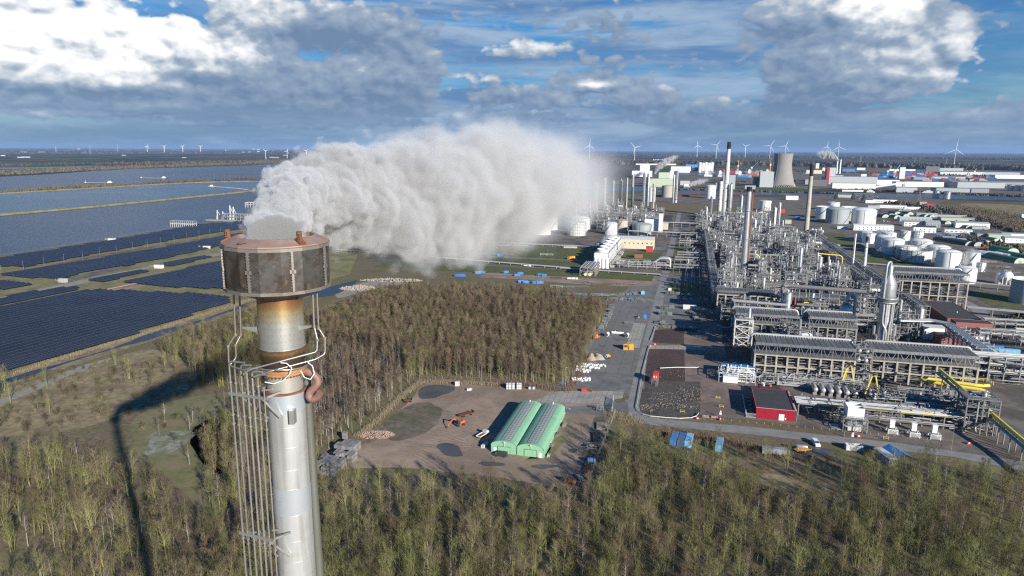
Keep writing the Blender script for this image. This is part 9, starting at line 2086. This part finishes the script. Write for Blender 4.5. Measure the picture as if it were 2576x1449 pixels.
w3=dist(1740,475);mini('vapour_plume','thin vapour low over the canal head',[(1735,466,w3,4),(1745,461,w3+5,7),(1765,457,w3+10,9),(1790,452,w3+20,6)],0.22,15.0)
w4=dist(1530,640);mini('vapour_plume','thin bluish vapour rising from the cooling cells',[(1512,634,w4-15,8),(1524,612,w4+5,15),(1540,590,w4+20,18),(1545,565,w4+40,16),(1530,540,w4+60,12)],0.16,18.0)
for k,(pts,n,h)in enumerate(([[(2210,505),(2310,520),(2380,538)],160,6],[[(1640,476),(1900,482),(2100,488)],200,5],[[(2100,478),(2300,484),(2560,495)],260,6],[[(1760,455),(1900,458),(2030,455)],200,8],[[(2200,460),(2400,466),(2560,474)],260,8],[[(1620,425),(1800,428),(2000,431),(2560,446)],500,9],[[(2420,600),(2576,640)],120,4],[[(-40,418),(300,410),(700,404)],500,9])):
 leafage('tree_belt','bare trees and scrub '+('between the huts and offices','along the near canal bank','along the far canal bank','left of the cooling tower','behind the white warehouse','among the harbour sheds','among the right-hand yards','on the far river plain')[k],pts,n,h,5,['far_twig','far_dark','far_twig2'],60+k,spread=(12,6,8,25,25,60,10,90)[k])
WG=None
for j,(xa,xb,py)in enumerate(((1690,1775,489),(1800,1905,490.5),(1640,1760,494))):
 for i in range(8):
  px=xa+(xb-xa)*(i+.5)/8;lb='rail wagon in the '+('left','right','nearer')[j]+' string on the sidings by the canal';gr='wagons of the '+('left','right','nearer')[j]+' string'
  if WG is None:WG=container(px,py,R(-9),lb,'rust',15,3,3.4,name='rail_wagon',group=gr,cat='wagon')
  else:dup(WG,(*G(px,py),0),RZ+R(-9),lb,gr)
def worker():
 o=TP('person','person in a yellow vest and dark trousers standing beside the white pipe skid','person',1885,960);me=bpy.data.meshes.new('body');V=[(0,0,.95,.15),(0,0,1.2,.16),(0,0,1.42,.15),(0,0,1.55,.06),(0,.02,1.68,.10),(-.1,0,.85,.09),(-.12,.05,.48,.07),(-.13,0,.06,.05),(-.13,-.12,.03,.04),(.1,0,.85,.09),(.13,-.06,.48,.07),(.14,-.02,.06,.05),(.14,-.14,.03,.04),(-.2,0,1.42,.06),(-.27,.02,1.15,.045),(-.25,-.15,.95,.035),(.2,0,1.42,.06),(.27,.02,1.15,.045),(.22,-.18,1.0,.035)]
 me.from_pydata([v[:3]for v in V],[(0,1),(1,2),(2,3),(3,4),(0,5),(5,6),(6,7),(7,8),(0,9),(9,10),(10,11),(11,12),(2,13),(13,14),(14,15),(2,16),(16,17),(17,18)],[]);b=bpy.data.objects.new('body',me);COL.objects.link(b);b.parent=o;me.materials.append(M['van_grey'])
 b.modifiers.new('skin','SKIN');b.modifiers.new('smooth','SUBSURF').levels=1
 for i,v in enumerate(V):me.skin_vertices[0].data[i].radius=(v[3],v[3]*.8)
 m=MB();m.lathe([(.21,.92),(.22,1.2),(.23,1.38),(.12,1.5)],12);m.build('vest',M['hi_yellow'],o);m=MB();m.sphere((0,.02,1.76),.13,10,6);m.build('helmet',M['white'],o)
worker()
# ------------------------------------------------------------ the air
def haze():
 mb=MB();mb.box(-60500,-3100,-1.0,60500,60500,262.0)
 m=bpy.data.materials.new('haze_air');m.use_nodes=True;nt=m.node_tree;nt.nodes.clear();out=nt.nodes.new('ShaderNodeOutputMaterial');pv=nt.nodes.new('ShaderNodeVolumePrincipled')
 pv.inputs['Color'].default_value=(0.36,0.56,0.92,1);pv.inputs['Density'].default_value=HAZE;pv.inputs['Anisotropy'].default_value=0.0
 nt.links.new(pv.outputs[0],out.inputs['Volume']);o=mb.build('haze',m);tag(o,'thin blue haze over the far land','haze',None,'stuff')
haze()
make_sky()
